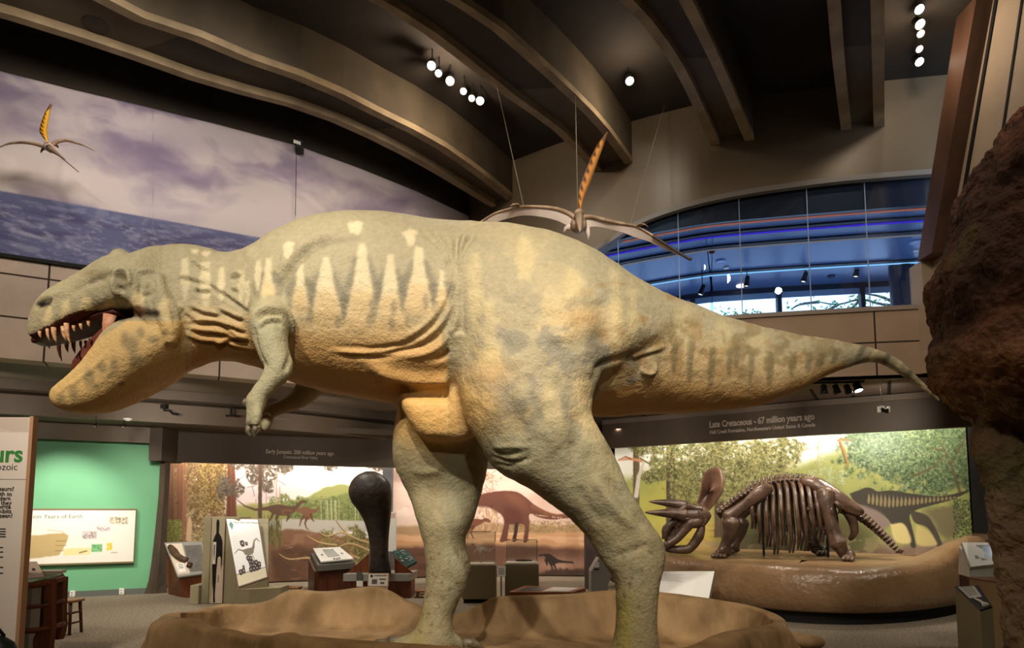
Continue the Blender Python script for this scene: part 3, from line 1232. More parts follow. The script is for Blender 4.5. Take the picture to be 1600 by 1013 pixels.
# the side-on coordinates of the near flank serve both flanks (the model is painted and wrinkled alike on either side)
sp_x = np.array([at(x, 500, 7).x for x in (236, 600, 1370)])
mid = np.interp(px0[:, 0], [40, 236, 300, 400, 500, 900, 1000, 1100, 1250, 1370, 1470], [6.56, 6.72, 6.8, 6.95, 7.0, 7.1, 7.2, 7.4, 7.75, 8.0, 8.12])
refl = co.copy()
far = co[:, 1] > mid
refl[far, 1] = 2 * mid[far] - co[far, 1]
legs_far = (px0[:, 1] > 660) & (co[:, 1] > 7.4)
refl[legs_far] = co[legs_far]
uvp = proj(refl)
U, V = uvp[:, 0], uvp[:, 1]
side = np.clip(np.abs(N[:, 1]) * 1.6, 0, 1)          # folds fade toward back and belly
near_leg = (co[:, 1] < 6.6) & (V > 520) & (U > 700)

disp = np.zeros(nv)


def groove(pts, amp, wd, mask=None, taper=True):
    """a crease (amp < 0) or welt (amp > 0) along a line"""
    global disp
    P = smooth_pts(pts, 5)
    xs = [p[0] for p in P]
    ys = [p[1] for p in P]
    w = (U > min(xs) - 4 * wd) & (U < max(xs) + 4 * wd) & (V > min(ys) - 4 * wd) & (V < max(ys) + 4 * wd)
    if mask is not None:
        w &= mask
    idx = np.nonzero(w)[0]
    if len(idx) == 0:
        return
    best = np.full(len(idx), 1e9)
    tt = np.zeros(len(idx))
    x, y = U[idx], V[idx]
    m = len(P) - 1
    for i in range(m):
        (x0, y0), (x1, y1) = P[i], P[i + 1]
        dx, dy = x1 - x0, y1 - y0
        t = np.clip(((x - x0) * dx + (y - y0) * dy) / (dx * dx + dy * dy + 1e-9), 0, 1)
        d = np.hypot(x - x0 - t * dx, y - y0 - t * dy)
        b_ = d < best
        best[b_] = d[b_]
        tt[b_] = (i + t[b_]) / m
    e = np.ones(len(idx))
    if taper:
        e = np.clip(np.minimum(tt, 1 - tt) * 5, .12, 1)
    disp[idx] += amp * e * np.exp(-(best / wd) ** 2) * side[idx]


# flank skin fold before the thigh
for pts, a, w in [
    ([(704, 356), (712, 380), (713, 420), (706, 455), (692, 488), (668, 516), (638, 536), (590, 546), (515, 543)], -.05, 5),
    ([(712, 400), (712, 440), (704, 475), (684, 508), (655, 530), (610, 541)], .035, 5),
    ([(712, 450), (706, 490), (688, 520), (660, 540), (625, 550), (580, 553)], -.04, 4),
    ([(715, 470), (710, 510), (692, 537), (665, 553), (630, 560)], .03, 4),
    ([(716, 500), (710, 535), (695, 556), (672, 564)], -.035, 4),
    ([(717, 520), (714, 550), (705, 568)], .02, 4), ([(708, 520), (700, 548), (684, 566)], -.025, 3),
    ([(700, 452), (684, 488), (660, 512), (630, 530)], .03, 5),
    ([(720, 420), (722, 470), (720, 520), (722, 570), (726, 600)], -.03, 5),
    ([(515, 547), (560, 550), (600, 549), (630, 541)], .03, 4),
    ([(530, 556), (590, 560), (620, 558)], -.02, 3),
    ([(674, 362), (692, 378), (704, 398), (709, 420)], -.045, 3.5), ([(660, 360), (684, 380), (698, 400), (704, 424)], -.035, 3.5), ([(667, 361), (690, 381), (703, 408)], .03, 3), ([(742, 364), (726, 384), (717, 408)], -.04, 4), ([(716, 362), (713, 382), (712, 402)], -.045, 3.5), ([(728, 364), (720, 386), (715, 410)], .03, 3.5),
    ([(570, 566), (610, 586), (650, 594), (690, 595), (718, 590)], .075, 9), ([(600, 606), (640, 612), (690, 614), (716, 612)], -.09, 12),
    # shoulder blade crease
    ([(540, 371), (505, 378), (480, 393), (458, 418), (440, 446), (428, 470)], -.045, 8),
    ([(550, 366), (510, 369), (480, 380), (450, 405), (432, 435)], .025, 9),
    # ring folds over the arm
    ([(396, 515), (398, 496), (408, 486), (424, 482), (440, 486), (452, 498), (456, 515), (452, 540)], .05, 5),
    ([(404, 505), (412, 494), (426, 491), (440, 496)], -.03, 3), ([(404, 512), (414, 500), (428, 497), (440, 502)], .025, 3), ([(404, 518), (414, 507), (430, 503), (441, 509)], -.035, 3),
    ([(452, 515), (456, 545), (450, 570), (443, 580)], -.035, 4), ([(397, 510), (398, 535), (406, 560), (418, 575)], -.03, 4),
]:
    groove(pts, a, w, ~near_leg if a else None)
# neck wrinkles
NK = [[(278, 429), (300, 434), (322, 441)], [(322, 436), (340, 450), (360, 462), (392, 486)], [(296, 475), (315, 485), (345, 491)],
      [(280, 475), (290, 487), (306, 499)], [(290, 502), (330, 500), (362, 508), (384, 518)], [(295, 512), (320, 516), (352, 520), (385, 535)], [(288, 520), (312, 530), (340, 532), (386, 545)],
      [(340, 480), (362, 490), (380, 497)], [(298, 404), (312, 414), (330, 422)], [(262, 420), (266, 450), (272, 480), (284, 500)], [(360, 432), (378, 424)], [(365, 455), (368, 447)],
      [(304, 449), (316, 452), (330, 451)], [(345, 505), (370, 522), (388, 530)], [(335, 538), (360, 528), (375, 532)]]
for i, l in enumerate(NK):
    groove(l, .034, 3.6)
    groove([(x + 1, y + 6) for x, y in l], -.03, 3.6)
for k in range(7):
    x = 268 + k * 20
    groove([(x, 392), (x + 2, 402)], .02, 8, taper=False)
# skull details
groove([(58, 479), (66, 473), (78, 469)], -.05, 2.6, taper=False)
for l, a, w in [([(112, 460), (130, 447), (150, 439), (168, 434)], -.02, 4), ([(60, 470), (80, 462), (105, 455)], .015, 5),
                ([(176, 434), (180, 424), (192, 420), (201, 427), (202, 440), (194, 450)], .04, 3.4), ([(175, 434), (178, 452), (186, 462)], .03, 3),
                ([(183, 436), (190, 434), (196, 440)], -.05, 4), ([(184, 448), (190, 452), (192, 458)], -.04, 3.5),
                ([(217, 426), (230, 424), (241, 427)], .025, 3), ([(218, 428), (220, 446), (218, 458), (224, 463), (236, 461), (240, 450), (240, 430)], -.03, 3),
                ([(228, 436), (229, 452)], .015, 6), ([(170, 490), (185, 488), (215, 484), (246, 486)], .015, 4),
                ([(168, 420), (160, 440), (158, 470)], -.012, 7), ([(258, 425), (266, 455), (272, 490), (278, 515)], -.016, 6),
                ([(120, 645), (170, 625), (215, 595), (250, 575), (280, 560)], -.015, 6), ([(95, 611), (125, 592), (150, 572), (168, 548)], .018, 3)]:
    groove(l, a, w)
# crease between thigh and tail, knee wrinkles, shank muscles
for l, a, w in [([(925, 600), (935, 570), (965, 560), (1000, 556), (1040, 543)], -.04, 5), ([(985, 560), (1005, 553), (1042, 541)], .06, 3.5),
                ([(1001, 572), (1006, 582), (1016, 584), (1022, 576), (1020, 566)], .05, 3),
                ([(770, 705), (790, 712), (815, 706)], -.03, 3), ([(768, 714), (790, 722), (812, 722), (830, 714)], -.035, 3), ([(772, 724), (792, 730), (808, 728)], -.025, 2.5), ([(770, 700), (800, 698), (830, 700)], .02, 3.5),
                ([(945, 742), (965, 770), (985, 800), (1010, 830)], -.04, 7), ([(925, 742), (945, 775), (970, 805), (995, 830)], .035, 8), ([(900, 760), (920, 790), (945, 820)], -.025, 8),
                ([(960, 870), (985, 862), (1015, 850)], -.02, 6), ([(915, 842), (940, 870), (960, 895)], .015, 6),
                ([(860, 610), (870, 640), (868, 680), (860, 710)], .03, 14), ([(780, 600), (800, 650), (820, 690)], -.025, 16), ([(900, 640), (905, 680), (890, 720)], -.03, 12),
                ([(645, 735), (665, 740), (690, 735)], .02, 6), ([(930, 470), (945, 500), (935, 540)], -.05, 16), ([(860, 440), (870, 490), (880, 540)], .03, 18), ([(800, 450), (790, 500), (800, 560)], -.02, 22)]:
    groove(l, a, w)
# lumps and hide grain
lum = fbm(co[:, 0] * 1.3, co[:, 1] * 1.3, co[:, 2] * 1.3, 3) - .5
grain = fbm(co[:, 0] * 7, co[:, 1] * 7, co[:, 2] * 9, 4) - .5
fine = fbm(co[:, 0] * 22, co[:, 1] * 22, co[:, 2] * 34, 2) - .5
bodyw = sstep(300, 420, U)
hip = np.exp(-(((U - 850) / 130) ** 2 + ((V - 560) / 150) ** 2))
disp += lum * (.05 * bodyw + .10 * hip) + grain * (.018 + .03 * hip) * (0.4 + .6 * bodyw) + fine * .007
co2 = co + N * disp[:, None]
co2 = relax(co2, 2, .4, None)
co2[:, 2] = np.maximum(co2[:, 2], .032)
me.vertices.foreach_set('co', (co2 - np.array(rex0.location)).ravel())
me.update()
me.shade_smooth()

# ---- the paint job, laid out on the flank
cv = Canvas(20, 320, 1500, 1080, 1.0, (160, 150, 120))
GREY, CREAM, TAN, OCHRE, DARK, LEG = (150, 146, 124), (208, 194, 156), (194, 168, 122), (180, 142, 90), (106, 102, 86), (142, 138, 110)
X, Y_ = cv.X, cv.Y
line = np.interp(X, [20, 250, 300, 360, 430, 500, 600, 690, 720, 800, 930, 960, 1050, 1150, 1250, 1350, 1500], [530, 505, 480, 490, 515, 505, 505, 490, 2000, 2000, 640, 525, 525, 550, 560, 592, 640])
wig = (fbm(X * .02, Y_ * .03, 1.0, 4) - .5) * 46
t = sstep(-32, 42, Y_ - line + wig)
cv.blend(t, TAN)
t = sstep(20, 95, Y_ - line - 30 + wig * .6)
cv.blend(t, OCHRE)
# mottling of hip and thigh
m = fbm(X * .022, Y_ * .018, 4.0, 4)
hipm = sstep(700, 760, X) * (1 - sstep(960, 1080, X))
lowm = sstep(430, 520, Y_)
cv.blend(sstep(.48, .6, m) * .7 * hipm * (.35 + .65 * lowm), (196, 174, 126))
cv.blend(sstep(.5, .62, fbm(X * .03, Y_ * .03, 8.0, 4)) * .65 * hipm * (.12 + .88 * lowm), (122, 118, 104))
cv.blend(np.exp(-(((X - 928) / 26) ** 2 + ((Y_ - 520) / 38) ** 2)) * .7, (112, 106, 86))
cv.blend(np.exp(-(((X - 912) / 30) ** 2 + ((Y_ - 500) / 18) ** 2)) * .6, (176, 142, 92))
cv.blend(np.exp(-(((X - 760) / 40) ** 2 + ((Y_ - 585) / 22) ** 2)) * .6, (190, 154, 104))
cv.blend(np.exp(-(((X - 790) / 60) ** 2 + ((Y_ - 650) / 26) ** 2)) * .45, (116, 106, 80))
brow = fbm(X * .035, Y_ * .05, 14.0, 5)
cv.blend(sstep(.53, .66, brow) * sstep(880, 960, X) * (1 - sstep(1240, 1330, X)) * (Y_ > 440) * (Y_ < 590) * .55, (150, 118, 74))
# torso spears: cream wedge with darker flanks
for cx, y0, y1, w0, w1 in [(566, 380, 500, 4, 26), (509, 402, 490, 4, 24), (610, 398, 500, 4, 22), (654, 385, 480, 5, 22), (470, 412, 478, 4, 13), (420, 404, 470, 4, 12), (690, 420, 470, 3, 9)]:
    for k, s_ in ((-1, -1), (1, 1)):
        cv.poly([(cx + s_ * w0, y0 + 20), (cx + s_ * (w1 - 4), y1 - 5), (cx + s_ * (w1 + 4), y1 + 12), (cx + s_ * (w1 + 12), y1 - 25), (cx + s_ * 14, y0 + 22)], DARK, .5, 4, 2.5, .12)
    cv.poly([(cx - w0, y0), (cx + w0, y0), (cx + w1 * .55, (y0 + y1) / 2), (cx + w1, y1), (cx - w1, y1), (cx - w1 * .55, (y0 + y1) / 2)], CREAM, .85, 3, 3, .1)
    cv.poly([(cx - w1 * .6, (y0 * .4 + y1 * .6)), (cx + w1 * .6, (y0 * .4 + y1 * .6)), (cx + w1 * 1.1, y1 + 14), (cx - w1 * 1.1, y1 + 14)], TAN, .75, 9, 3, .1)
for x, y, rx, ry in [(556, 357, 13, 10), (640, 366, 12, 9), (452, 392, 10, 14), (642, 377, 8, 8), (305, 395, 5, 4), (322, 398, 8, 4)]:
    cv.poly([(x - rx, y - ry * .6), (x, y - ry), (x + rx, y - ry * .7), (x + rx * .7, y + ry * .3), (x + rx * .2, y + ry), (x - rx * .6, y + ry * .8)], (214, 196, 160), .8, 2.5, 3, .15)
for x0, x1, y0, y1 in [(282, 296, 405, 470), (312, 330, 410, 480), (340, 352, 418, 470), (372, 384, 425, 470), (398, 410, 408, 455), (382, 392, 440, 480)]:
    cv.poly([(x0 + 3, y0), (x1 - 2, y0), (x1, (y0 + y1) / 2), (x1 - 4, y1), (x0 + 4, y1), (x0, (y0 + y1) / 2)], CREAM, .8, 2.5, 2, .2)
for x, y in [(485, 495), (527, 505), (577, 500), (615, 480), (612, 505), (665, 470)]:
    cv.ellipse(x, y, 5, 12, DARK, .45, .5)
cv.line([(560, 372), (505, 380), (478, 394), (456, 420), (440, 448)], [6, 10, 12, 12, 8], (128, 120, 96), .5, 5)
# hip and tail bars
for cx, y0, y1, w_ in [(742, 400, 520, 12), (765, 470, 560, 12), (820, 372, 440, 16), (895, 420, 470, 16), (960, 420, 540, 10), (990, 450, 545, 10), (860, 600, 660, 12), (874, 620, 690, 8)]:
    cv.poly([(cx - w_ * .5, y0), (cx + w_ * .5, y0), (cx + w_, (y0 + y1) / 2), (cx + w_ * .5, y1), (cx - w_ * .6, y1), (cx - w_ * .9, (y0 + y1) / 2)], (198, 180, 132), .55, 7, 7, .07)
for cx, y, h in [(1055, 560, 24), (1080, 562, 40), (1112, 578, 34), (1140, 566, 22), (1152, 560, 18), (1175, 575, 28), (1205, 580, 28), (1240, 570, 20), (1265, 566, 16), (1285, 562, 13), (1305, 558, 12)]:
    cv.poly([(cx - 5, y - h), (cx + 6, y - h), (cx + 4, y), (cx - 1, y + h), (cx - 6, y + h * .8)], (104, 98, 70), .6, 3, 3, .15)
for cx, y0, y1 in [(1070, 478, 545), (1130, 500, 550), (1185, 520, 560)]:
    cv.ellipse(cx, (y0 + y1) / 2, 16, (y1 - y0) / 2, (206, 186, 136), .45, .5)
dm = sstep(.5, .66, fbm(X * .05, Y_ * .06, 2.2, 4)) * sstep(1000, 1040, X) * (1 - sstep(30, 60, abs(Y_ - np.interp(X, [1000, 1100, 1200, 1300], [520, 548, 556, 552]))))
cv.blend(dm * .55, (120, 104, 68))
for k, (x, y) in enumerate([(1345, 551), (1365, 556), (1384, 563), (1402, 574), (1420, 589), (1440, 605), (1458, 618)]):
    cv.line([(x - 5, y + 10), (x + 6, y - 12)], 8, (100, 98, 74) if k % 2 == 0 else (196, 182, 140), .75, 2)
# lower legs: grey green, spotted, yellow-green streaks by the foot
lg = sstep(640, 700, Y_) * sstep(540, 560, X)
cv.blend(lg * .8, LEG)
cv.blend(sstep(.5, .7, fbm(X * .03, Y_ * .02, 6.0, 4)) * lg * .5, (124, 116, 88))
cv.blend(np.exp(-((X - 975) / 18.0) ** 2) * sstep(900, 960, Y_) * .6, (160, 148, 70))
cv.blend(np.exp(-((X - 650) / 16.0) ** 2) * sstep(920, 970, Y_) * .4, (160, 148, 80))
for _ in range(110):
    x, y = random.choice([(random.uniform(925, 1040), random.uniform(840, 1010)), (random.uniform(650, 740), random.uniform(860, 990))])
    cv.ellipse(x, y, random.uniform(1, 3.2), random.uniform(1, 3.2), (104, 92, 68), .7, .4)
cv.blend(np.exp(-(((X - 685) / 90) ** 2 + ((Y_ - 645) / 60) ** 2) ** 2) * .85, (206, 164, 98))
# arms grey, the head banded
for pts, w_ in [([(424, 490), (425, 530), (434, 572)], [56, 52, 46]), ([(434, 572), (415, 604), (398, 640), (392, 670)], [42, 36, 34, 30]), ([(488, 600), (450, 630), (410, 660)], [50, 40, 40])]:
    cv.line(pts, w_, (164, 156, 124), .9, 5)
cv.ellipse(150, 460, 130, 70, (164, 155, 124), .7, .5)
for pts in [[(66, 508), (74, 478), (80, 480), (84, 512)], [(92, 505), (98, 472), (108, 470), (112, 508)], [(118, 498), (130, 462), (142, 468), (148, 490)], [(158, 486), (172, 462), (180, 470), (182, 484)], [(196, 484), (212, 452), (226, 460), (226, 482)], [(246, 480), (258, 462), (268, 470), (272, 520), (256, 510)]]:
    cv.poly(pts, (212, 192, 142), .8, 3, 2, .15)
jaw = (Y_ > 499) & (X < 290) & (Y_ > 501 + np.maximum(0, 200 - X) * .6)
cv.blend(jaw * .85, (206, 172, 112))
for x, y, rx, ry in [(207, 540, 9, 16), (195, 530, 6, 12), (212, 565, 10, 10), (178, 572, 6, 12), (140, 590, 8, 14), (160, 575, 7, 8), (115, 615, 7, 10), (95, 622, 6, 8), (172, 588, 5, 4), (240, 530, 8, 6), (220, 520, 6, 8), (150, 605, 5, 4), (258, 520, 5, 5), (190, 600, 5, 4)]:
    cv.ellipse(x, y, rx, ry, (128, 116, 84), .65, .6)
cv.ellipse(68, 475, 11, 4, (30, 26, 22), .9, .3)
cv.line([(59, 480), (66, 476), (78, 470)], [4, 7, 3], (34, 28, 24), .95, 1)
cv.ellipse(190, 440, 12, 12, (116, 106, 80), .65, .4)
cv.line([(176, 434), (181, 424), (192, 420), (201, 427), (202, 440)], 3, (186, 176, 140), .7, 1.5)
cv.line([(217, 426), (230, 424), (241, 427)], 3, (104, 96, 76), .7, 1.5)
cv.line([(140, 440), (160, 430), (176, 424)], 5, (112, 104, 80), .6, 2)
cv.ellipse(228, 444, 11, 18, (176, 166, 132), .5, .3)
cv.line([(172, 494), (190, 492), (215, 486), (244, 490)], [12, 16, 15, 9], (44, 36, 26), .9, 4)  # dark gap of the mouth corner, painted onto the skin
cv.line([(212, 486), (222, 488)], 14, (150, 100, 64), .6, 5)
cv.ellipse(150, 428, 20, 6, (128, 116, 84), .5, .5)
fin = (fbm(X * .25, Y_ * .35, 5.0, 3) - .5) * 22
cv.a += fin[..., None]
cols = cv.sample(U, V)
# the belly and undersides carry the ochre of the model's underpaint
ub = sstep(.25, .75, -N[:, 2]) * ((U > 300) & (U < 1320) & (V < 660) & ~near_leg)
ub = ub * (1 - sstep(690, 720, U) * (1 - sstep(930, 950, U)) * (co[:, 1] < 6.7))
arm_n = (px0[:, 0] < 462) & (co[:, 1] < 6.24) & (px0[:, 1] > 480) & (px0[:, 0] > 372)
arm_f = (px0[:, 0] < 500) & (px0[:, 0] > 372) & (co[:, 1] > 7.42) & (px0[:, 1] > 590)
ub = np.where(arm_n | arm_f, 0, ub)
cols = cols + (np.array((184, 142, 84)) - cols) * (ub * .85)[:, None]
ar = (arm_n & (px0[:, 1] > 500)) | arm_f
cols[ar] = cols[ar] * .25 + np.array((150, 145, 116)) * .75
# mouth: the undersides of the upper jaw and the top of the lower jaw are gum coloured
mu = (px0[:, 0] < 236) & (px0[:, 0] > 46) & (N[:, 2] < -.55) & (px0[:, 1] > 485) & (co[:, 2] > np.interp(px0[:, 0], [40, 100, 150, 240], [3.15, 3.18, 3.3, 3.5])) & (px0[:, 1] < 545)
cols[mu] = np.array((78, 36, 31))
ml = (px0[:, 0] < 200) & (N[:, 2] > .35) & (px0[:, 1] > 512) & (co[:, 2] < 3.45) & (np.abs(co[:, 1] - mid) < np.interp(px0[:, 0], [80, 110, 200], [.04, .16, .28]))
cols[ml] = np.array((124, 66, 54))
set_paint(me, cols)
rex = tag(rex0, 'huge grey and tan striped carnivorous dinosaur model standing in the rock basin', 'dinosaur model')
ORG[rex.name] = Vector(rex0.location)

# ---- teeth, claws, mouth lining as parts
M_tooth = mat('tooth', (212, 176, 136), .4, (170, 118, 84), 30)
M_fart = mat('tooth_dark', (120, 82, 60), .5)
M_claw = mat('claw', (70, 62, 48), .45, (112, 102, 80), 20)
M_gum = mat('mouth_lining', (84, 38, 32), .5, (64, 28, 25), 10, .3, 40)
M_tongue = mat('tongue', (120, 64, 52), .4, (96, 48, 40), 9, .3, 40)
M_memb = mat('cheek_skin', (204, 150, 116), .5, (176, 118, 92), 20, .3, 30)


def tooth(p, d, L, r, m=M_tooth):
    q = MB()
    p, d = Vector(p), Vector(d).normalized()
    bend = Vector((.18, 0, 0)) * L
    q.tube([p - d * L * .25, p + d * L * .25, p + d * L * .65 + bend * .4, p + d * L + bend], [r, r * .95, r * .6, r * .1], 10)
    q.build('tooth', m, parent=rex, smooth=True)


for x, y, L in [(74, 518, .10), (84, 517, .13), (99, 515, .12), (104, 512, .17), (62, 520, .06), (115, 511, .05), (126, 508, .05), (138, 504, .05)]:
    Yt = 6.57 - .2 - .03 * (x > 90)
    tooth(at(x, y, Yt), (.1, .02, -1), L, .024 if L > .1 else .016)
for x, y, L in [(63, 534, .05), (76, 536, .07), (92, 537, .2), (104, 537, .1), (115, 537, .11), (126, 536, .08), (134, 535, .07), (142, 534, .12), (151, 531, .12), (160, 528, .06)]:
    tooth(at(x, y, 6.8 + .0004 * x), (.05, 0, -1), L, .022 if L > .08 else .015, M_fart)
for x, y, L in [(104, 599, .09), (134, 577, .15), (144, 567, .13), (118, 590, .07), (152, 560, .1)]:
    tooth(at(x, y + 2, 6.42), (.1, .05, 1), L, .02)
for x, y, L in [(126, 568, .14), (136, 561, .16), (146, 556, .15), (118, 577, .1)]:
    tooth(at(x, y + 6, 6.76), (-.1, 0, 1), L, .02, M_tooth)
# palate: follows the underside of the upper jaw
q = MB()
rings = []
for x, y, Yc, h in smooth_pts([(56, 532, 6.58, .07), (66, 533, 6.59, .12), (82, 528, 6.6, .16), (101, 523.5, 6.61, .18), (126, 515, 6.63, .2), (150, 508, 6.65, .225), (172, 501.5, 6.66, .26), (205, 498, 6.67, .32)], 3):
    c = at(x, y, Yc)
    rings.append([c + Vector((0, h * math.cos(a), .05 * math.sin(a) - .012 + .03 * (1 - abs(math.cos(a))))) for a in [2 * math.pi * k / 14 for k in range(14)]])
q.loft(rings)
q.build('palate', M_gum, parent=rex, smooth=True)
q = MB()
q.tube([at(x, y, 6.64) for x, y in [(118, 588), (128, 572), (140, 560), (155, 545), (175, 525), (200, 510)]], [.05, .1, .12, .13, .13, .12], 16, flat=((0, 0, 1), .8))
q.build('tongue', M_tongue, parent=rex, smooth=True)
for s_ in (-1, 1):
    q = MB()
    q.tube([at(x, y, 6.62 + s_ * .24) for x, y in [(172, 492), (168, 508), (168, 522), (172, 540), (178, 552)]], [.07, .055, .05, .055, .07], 12, flat=((0, 1, 0), .5))
    q.build('cheek_skin', M_memb, parent=rex, smooth=True)
for s_ in (-1, 1):
    q = MB()
    q.sphere(at(190, 436, 6.65 + s_ * .385), .05, 16, 10)
    q.build('eye', mat('eye', (120, 84, 30), .15), parent=rex, smooth=True)


def claw(pts, r):
    q = MB()
    q.tube(pts, [r, r * .8, r * .5, r * .08], 10)
    q.build('claw', M_claw, parent=rex, smooth=True)


claw([at(390, 666, 5.92), at(388, 674, 5.91), at(390, 680, 5.91), at(394, 684, 5.91)], .035)
claw([at(400, 666, 5.86), at(397, 674, 5.86), at(396, 680, 5.86), at(399, 685, 5.86)], .03)
claw([at(386, 625, 5.92), at(382, 630, 5.92), at(382, 634, 5.92), at(385, 637, 5.92)], .03)
claw([at(403, 670, 7.58), at(400, 676, 7.58), at(398, 680, 7.58), at(396, 683, 7.58)], .04)
for p, d in TOES:
    p = Vector((p.x, p.y, .125))
    claw([p - d * .05, p + d * .08 + Vector((0, 0, .01)), p + d * .16 + Vector((0, 0, -.03)), p + d * .22 + Vector((0, 0, -.07))], .07)

# ================================================================== THE ROCK BASIN
RIM = [(262, 968, 7.0), (276, 958, 7.6), (303, 955, 8.1), (330, 949, 8.5), (356, 944, 8.75), (387, 944, 8.9), (419, 939, 9.0), (444, 925, 9.05), (466, 921, 9.1), (512, 924, 9.15), (575, 917, 9.2), (603, 921, 9.2), (637, 939, 9.2), (656, 946, 9.2), (680, 958, 9.2), (707, 961, 9.15), (737, 951, 9.0), (764, 938, 8.85), (782, 932, 8.75), (880, 929, 8.6), (962, 922, 8.6), (1026, 925, 8.5), (1112, 936, 8.3), (1169, 947, 8.0), (1206, 960, 7.6), (1217, 970, 7.2),
       (1202, 977, 6.8), (1170, 983, 6.45), (1131, 989, 5.85), (1075, 1011, 5.42), (980, 1024, 5.18), (850, 1022, 5.12), (700, 1011, 5.15), (600, 1004, 5.25), (512, 997, 5.3), (466, 993, 5.35), (447, 988, 5.4), (419, 994, 5.5), (387, 992, 5.6), (350, 983, 5.75), (319, 980, 5.9), (297, 967, 6.1), (281, 966, 6.3), (266, 972, 6.6)]
pts = [at(*r) for r in RIM]
loop = [tuple(p) for p in pts]
P = smooth_pts(loop + [loop[0]], 5)[:-1]
P = [Vector(p) for p in P]
cen = Vector((-.3, 7.2, 0))
rings = []
m_ = len(P)
for i, p in enumerate(P):
    t = P[(i + 2) % m_] - P[i - 2]
    t.z = 0
    t.normalize()
    o = Vector((t.y, -t.x, 0))
    if o.dot(p - cen) < 0:
        o = -o
    ring = []
    farside = p.y > 7.8
    prof = [(-.46, 0.0, 0), (-.3, .08, 1), (-.22, .35, 1), (-.15, .68, 1), (-.1, .92, 1), (-.085, .985, 1), (0, 1, 1), (.075, .99, 1), (.09, .93, 1), (.13, .72, 1), (.18, .45, 1), (.24, .15, 1), (.3, 0, 0)]
    for k, (d, h, nz) in enumerate(prof):
        q = p + o * d
        q.z = p.z * h
        if nz:
            n1 = float(fbm(np.array([q.x * 2.2]), np.array([q.y * 2.2]), q.z * 2.2, 4)[0]) - .5
            n2 = float(fbm(np.array([q.x * 7]), np.array([q.y * 7]), q.z * 7, 3)[0]) - .5
            q += o * (n1 * .3 + n2 * .09) * (1 if k not in (5, 6, 7) else .25)
            q.z += n2 * .02 if k in (4, 5, 6, 7, 8) else 0
        ring.append(q)
    rings.append(ring)
b = MB()
n_ = len(rings[0])
vs = [v for r in rings for v in r]
fs = []
for i in range(m_):
    for k in range(n_ - 1):
        a, c = i * n_ + k, ((i + 1) % m_) * n_ + k
        fs.append((a, c, c + 1, a + 1))
vs.append(Vector((cen.x, cen.y, .02)))
for i in range(m_):
    fs.append((i * n_, len(vs) - 1, ((i + 1) % m_) * n_))
b.add(vs, fs)
M_rock = mat('basin_rock', (160, 130, 90), .75, (112, 86, 52), 3.0, 1.0, 11, lo=.3, hi=.72, detail=9, stretch=(1, 1, .45))
ro = b.build('rock_basin', M_rock, smooth=True)
sm = ro.modifiers.new('sub', 'SUBSURF')
sm.levels = sm.render_levels = 1
tag(ro, 'low tan rock basin with an uneven rim around the big model feet', 'rock base')
for c, r, lab in [((1262, 1010), (.2, .15, .09), 'low flat tan stone on the carpet outside the basin rim'), ((1243, 1001), (.09, .09, .07), 'small tan stone leaning at the right end of the basin rim')]:
    b = MB()
    p = atz(*c, .03)
    b.sphere((p.x, p.y, r[2] * .9), r, 14, 9)
    ro2 = b.build('stone', M_rock, smooth=True)
    tag(ro2, lab, 'stone')
# ================================================================== PAINTED MURALS
def mural(name, plan, pxa, pxb, z0, z1, cv, nx, nz, label, rough=.6, spec=.3):
    sub = plan.sub(pxa, pxb)
    s = np.array(sub.s)
    X = np.interp(np.linspace(0, s[-1], nx), s, [p.x for p in sub.p])
    Y = np.interp(np.linspace(0, s[-1], nx), s, [p.y for p in sub.p])
    Z = np.linspace(z1, z0, nz)
    P = np.zeros((nz, nx, 3))
    P[..., 0], P[..., 1], P[..., 2] = X[None], Y[None], Z[:, None]
    uv = proj(P.reshape(-1, 3))
    cols = cv.sample(uv[:, 0], uv[:, 1]).reshape(nz, nx, 3)
    o = grid_mesh(name, P, cols, attr_mat('mural_paint', rough, 0, spec=spec))
    th = o.modifiers.new('board', 'SOLIDIFY')
    th.thickness = .012
    th.offset = -1
    return tag(o, label, 'mural')


# ---------------------------------------------------------------- sea and sky
cv = Canvas(-20, 100, 780, 500, 1.0, (200, 190, 192))
X, Y = cv.X, cv.Y
hz = 298 + X * .181                      # the painted sea horizon
wx = (fbm(X * .008, Y * .012, 11.0, 4) - .5) * 90
wy = (fbm(X * .008, Y * .012, 23.0, 4) - .5) * 60
cl = fbm((X + wx) * .006 + Y * .004, (Y + wy - X * .28) * .016, 1.5, 6)
cv.blend(sstep(.42, .62, cl), (160, 148, 168))
cv.blend(sstep(.55, .75, cl) * .8, (128, 116, 146))
up = fbm((X + wy) * .009, (Y + wx * .6 - X * .3) * .02, 7.0, 6)
cv.blend(sstep(.48, .7, up) * .7, (226, 216, 214))
cv.blend(np.exp(-(((X - 70) / 130) ** 2 + ((Y - 250 - X * .2) / 45) ** 2)) * .7, (236, 224, 218))
cv.blend(np.exp(-(((X - 330) / 120) ** 2 + ((Y - 330) / 30) ** 2)) * .5, (230, 220, 222))
cv.blend(np.exp(-(((X - 220) / 70) ** 2 + ((Y - 235) / 22) ** 2)) * .6, (122, 110, 140))
sea = sstep(-.8, .8, Y - hz)
wv = fbm((X + wy) * .011, (Y + wx * .25 - X * .16) * .06, 2.0, 6, .6)
foam = fbm((X + wx) * .03, (Y + wy * .2 - X * .16) * .1, 6.0, 5, .65)
foam2 = fbm((X + wx) * .06, (Y + wy * .15 - X * .16) * .22, 9.0, 5, .65)
base = np.zeros(cv.a.shape)
base[:] = (88, 92, 132)
def bl(A, m, c):
    A += (np.array(c, float) - A) * m[..., None]
bl(base, sstep(.45, .62, wv), (74, 72, 112))
bl(base, sstep(.5, .72, foam) * .75, (136, 138, 164))
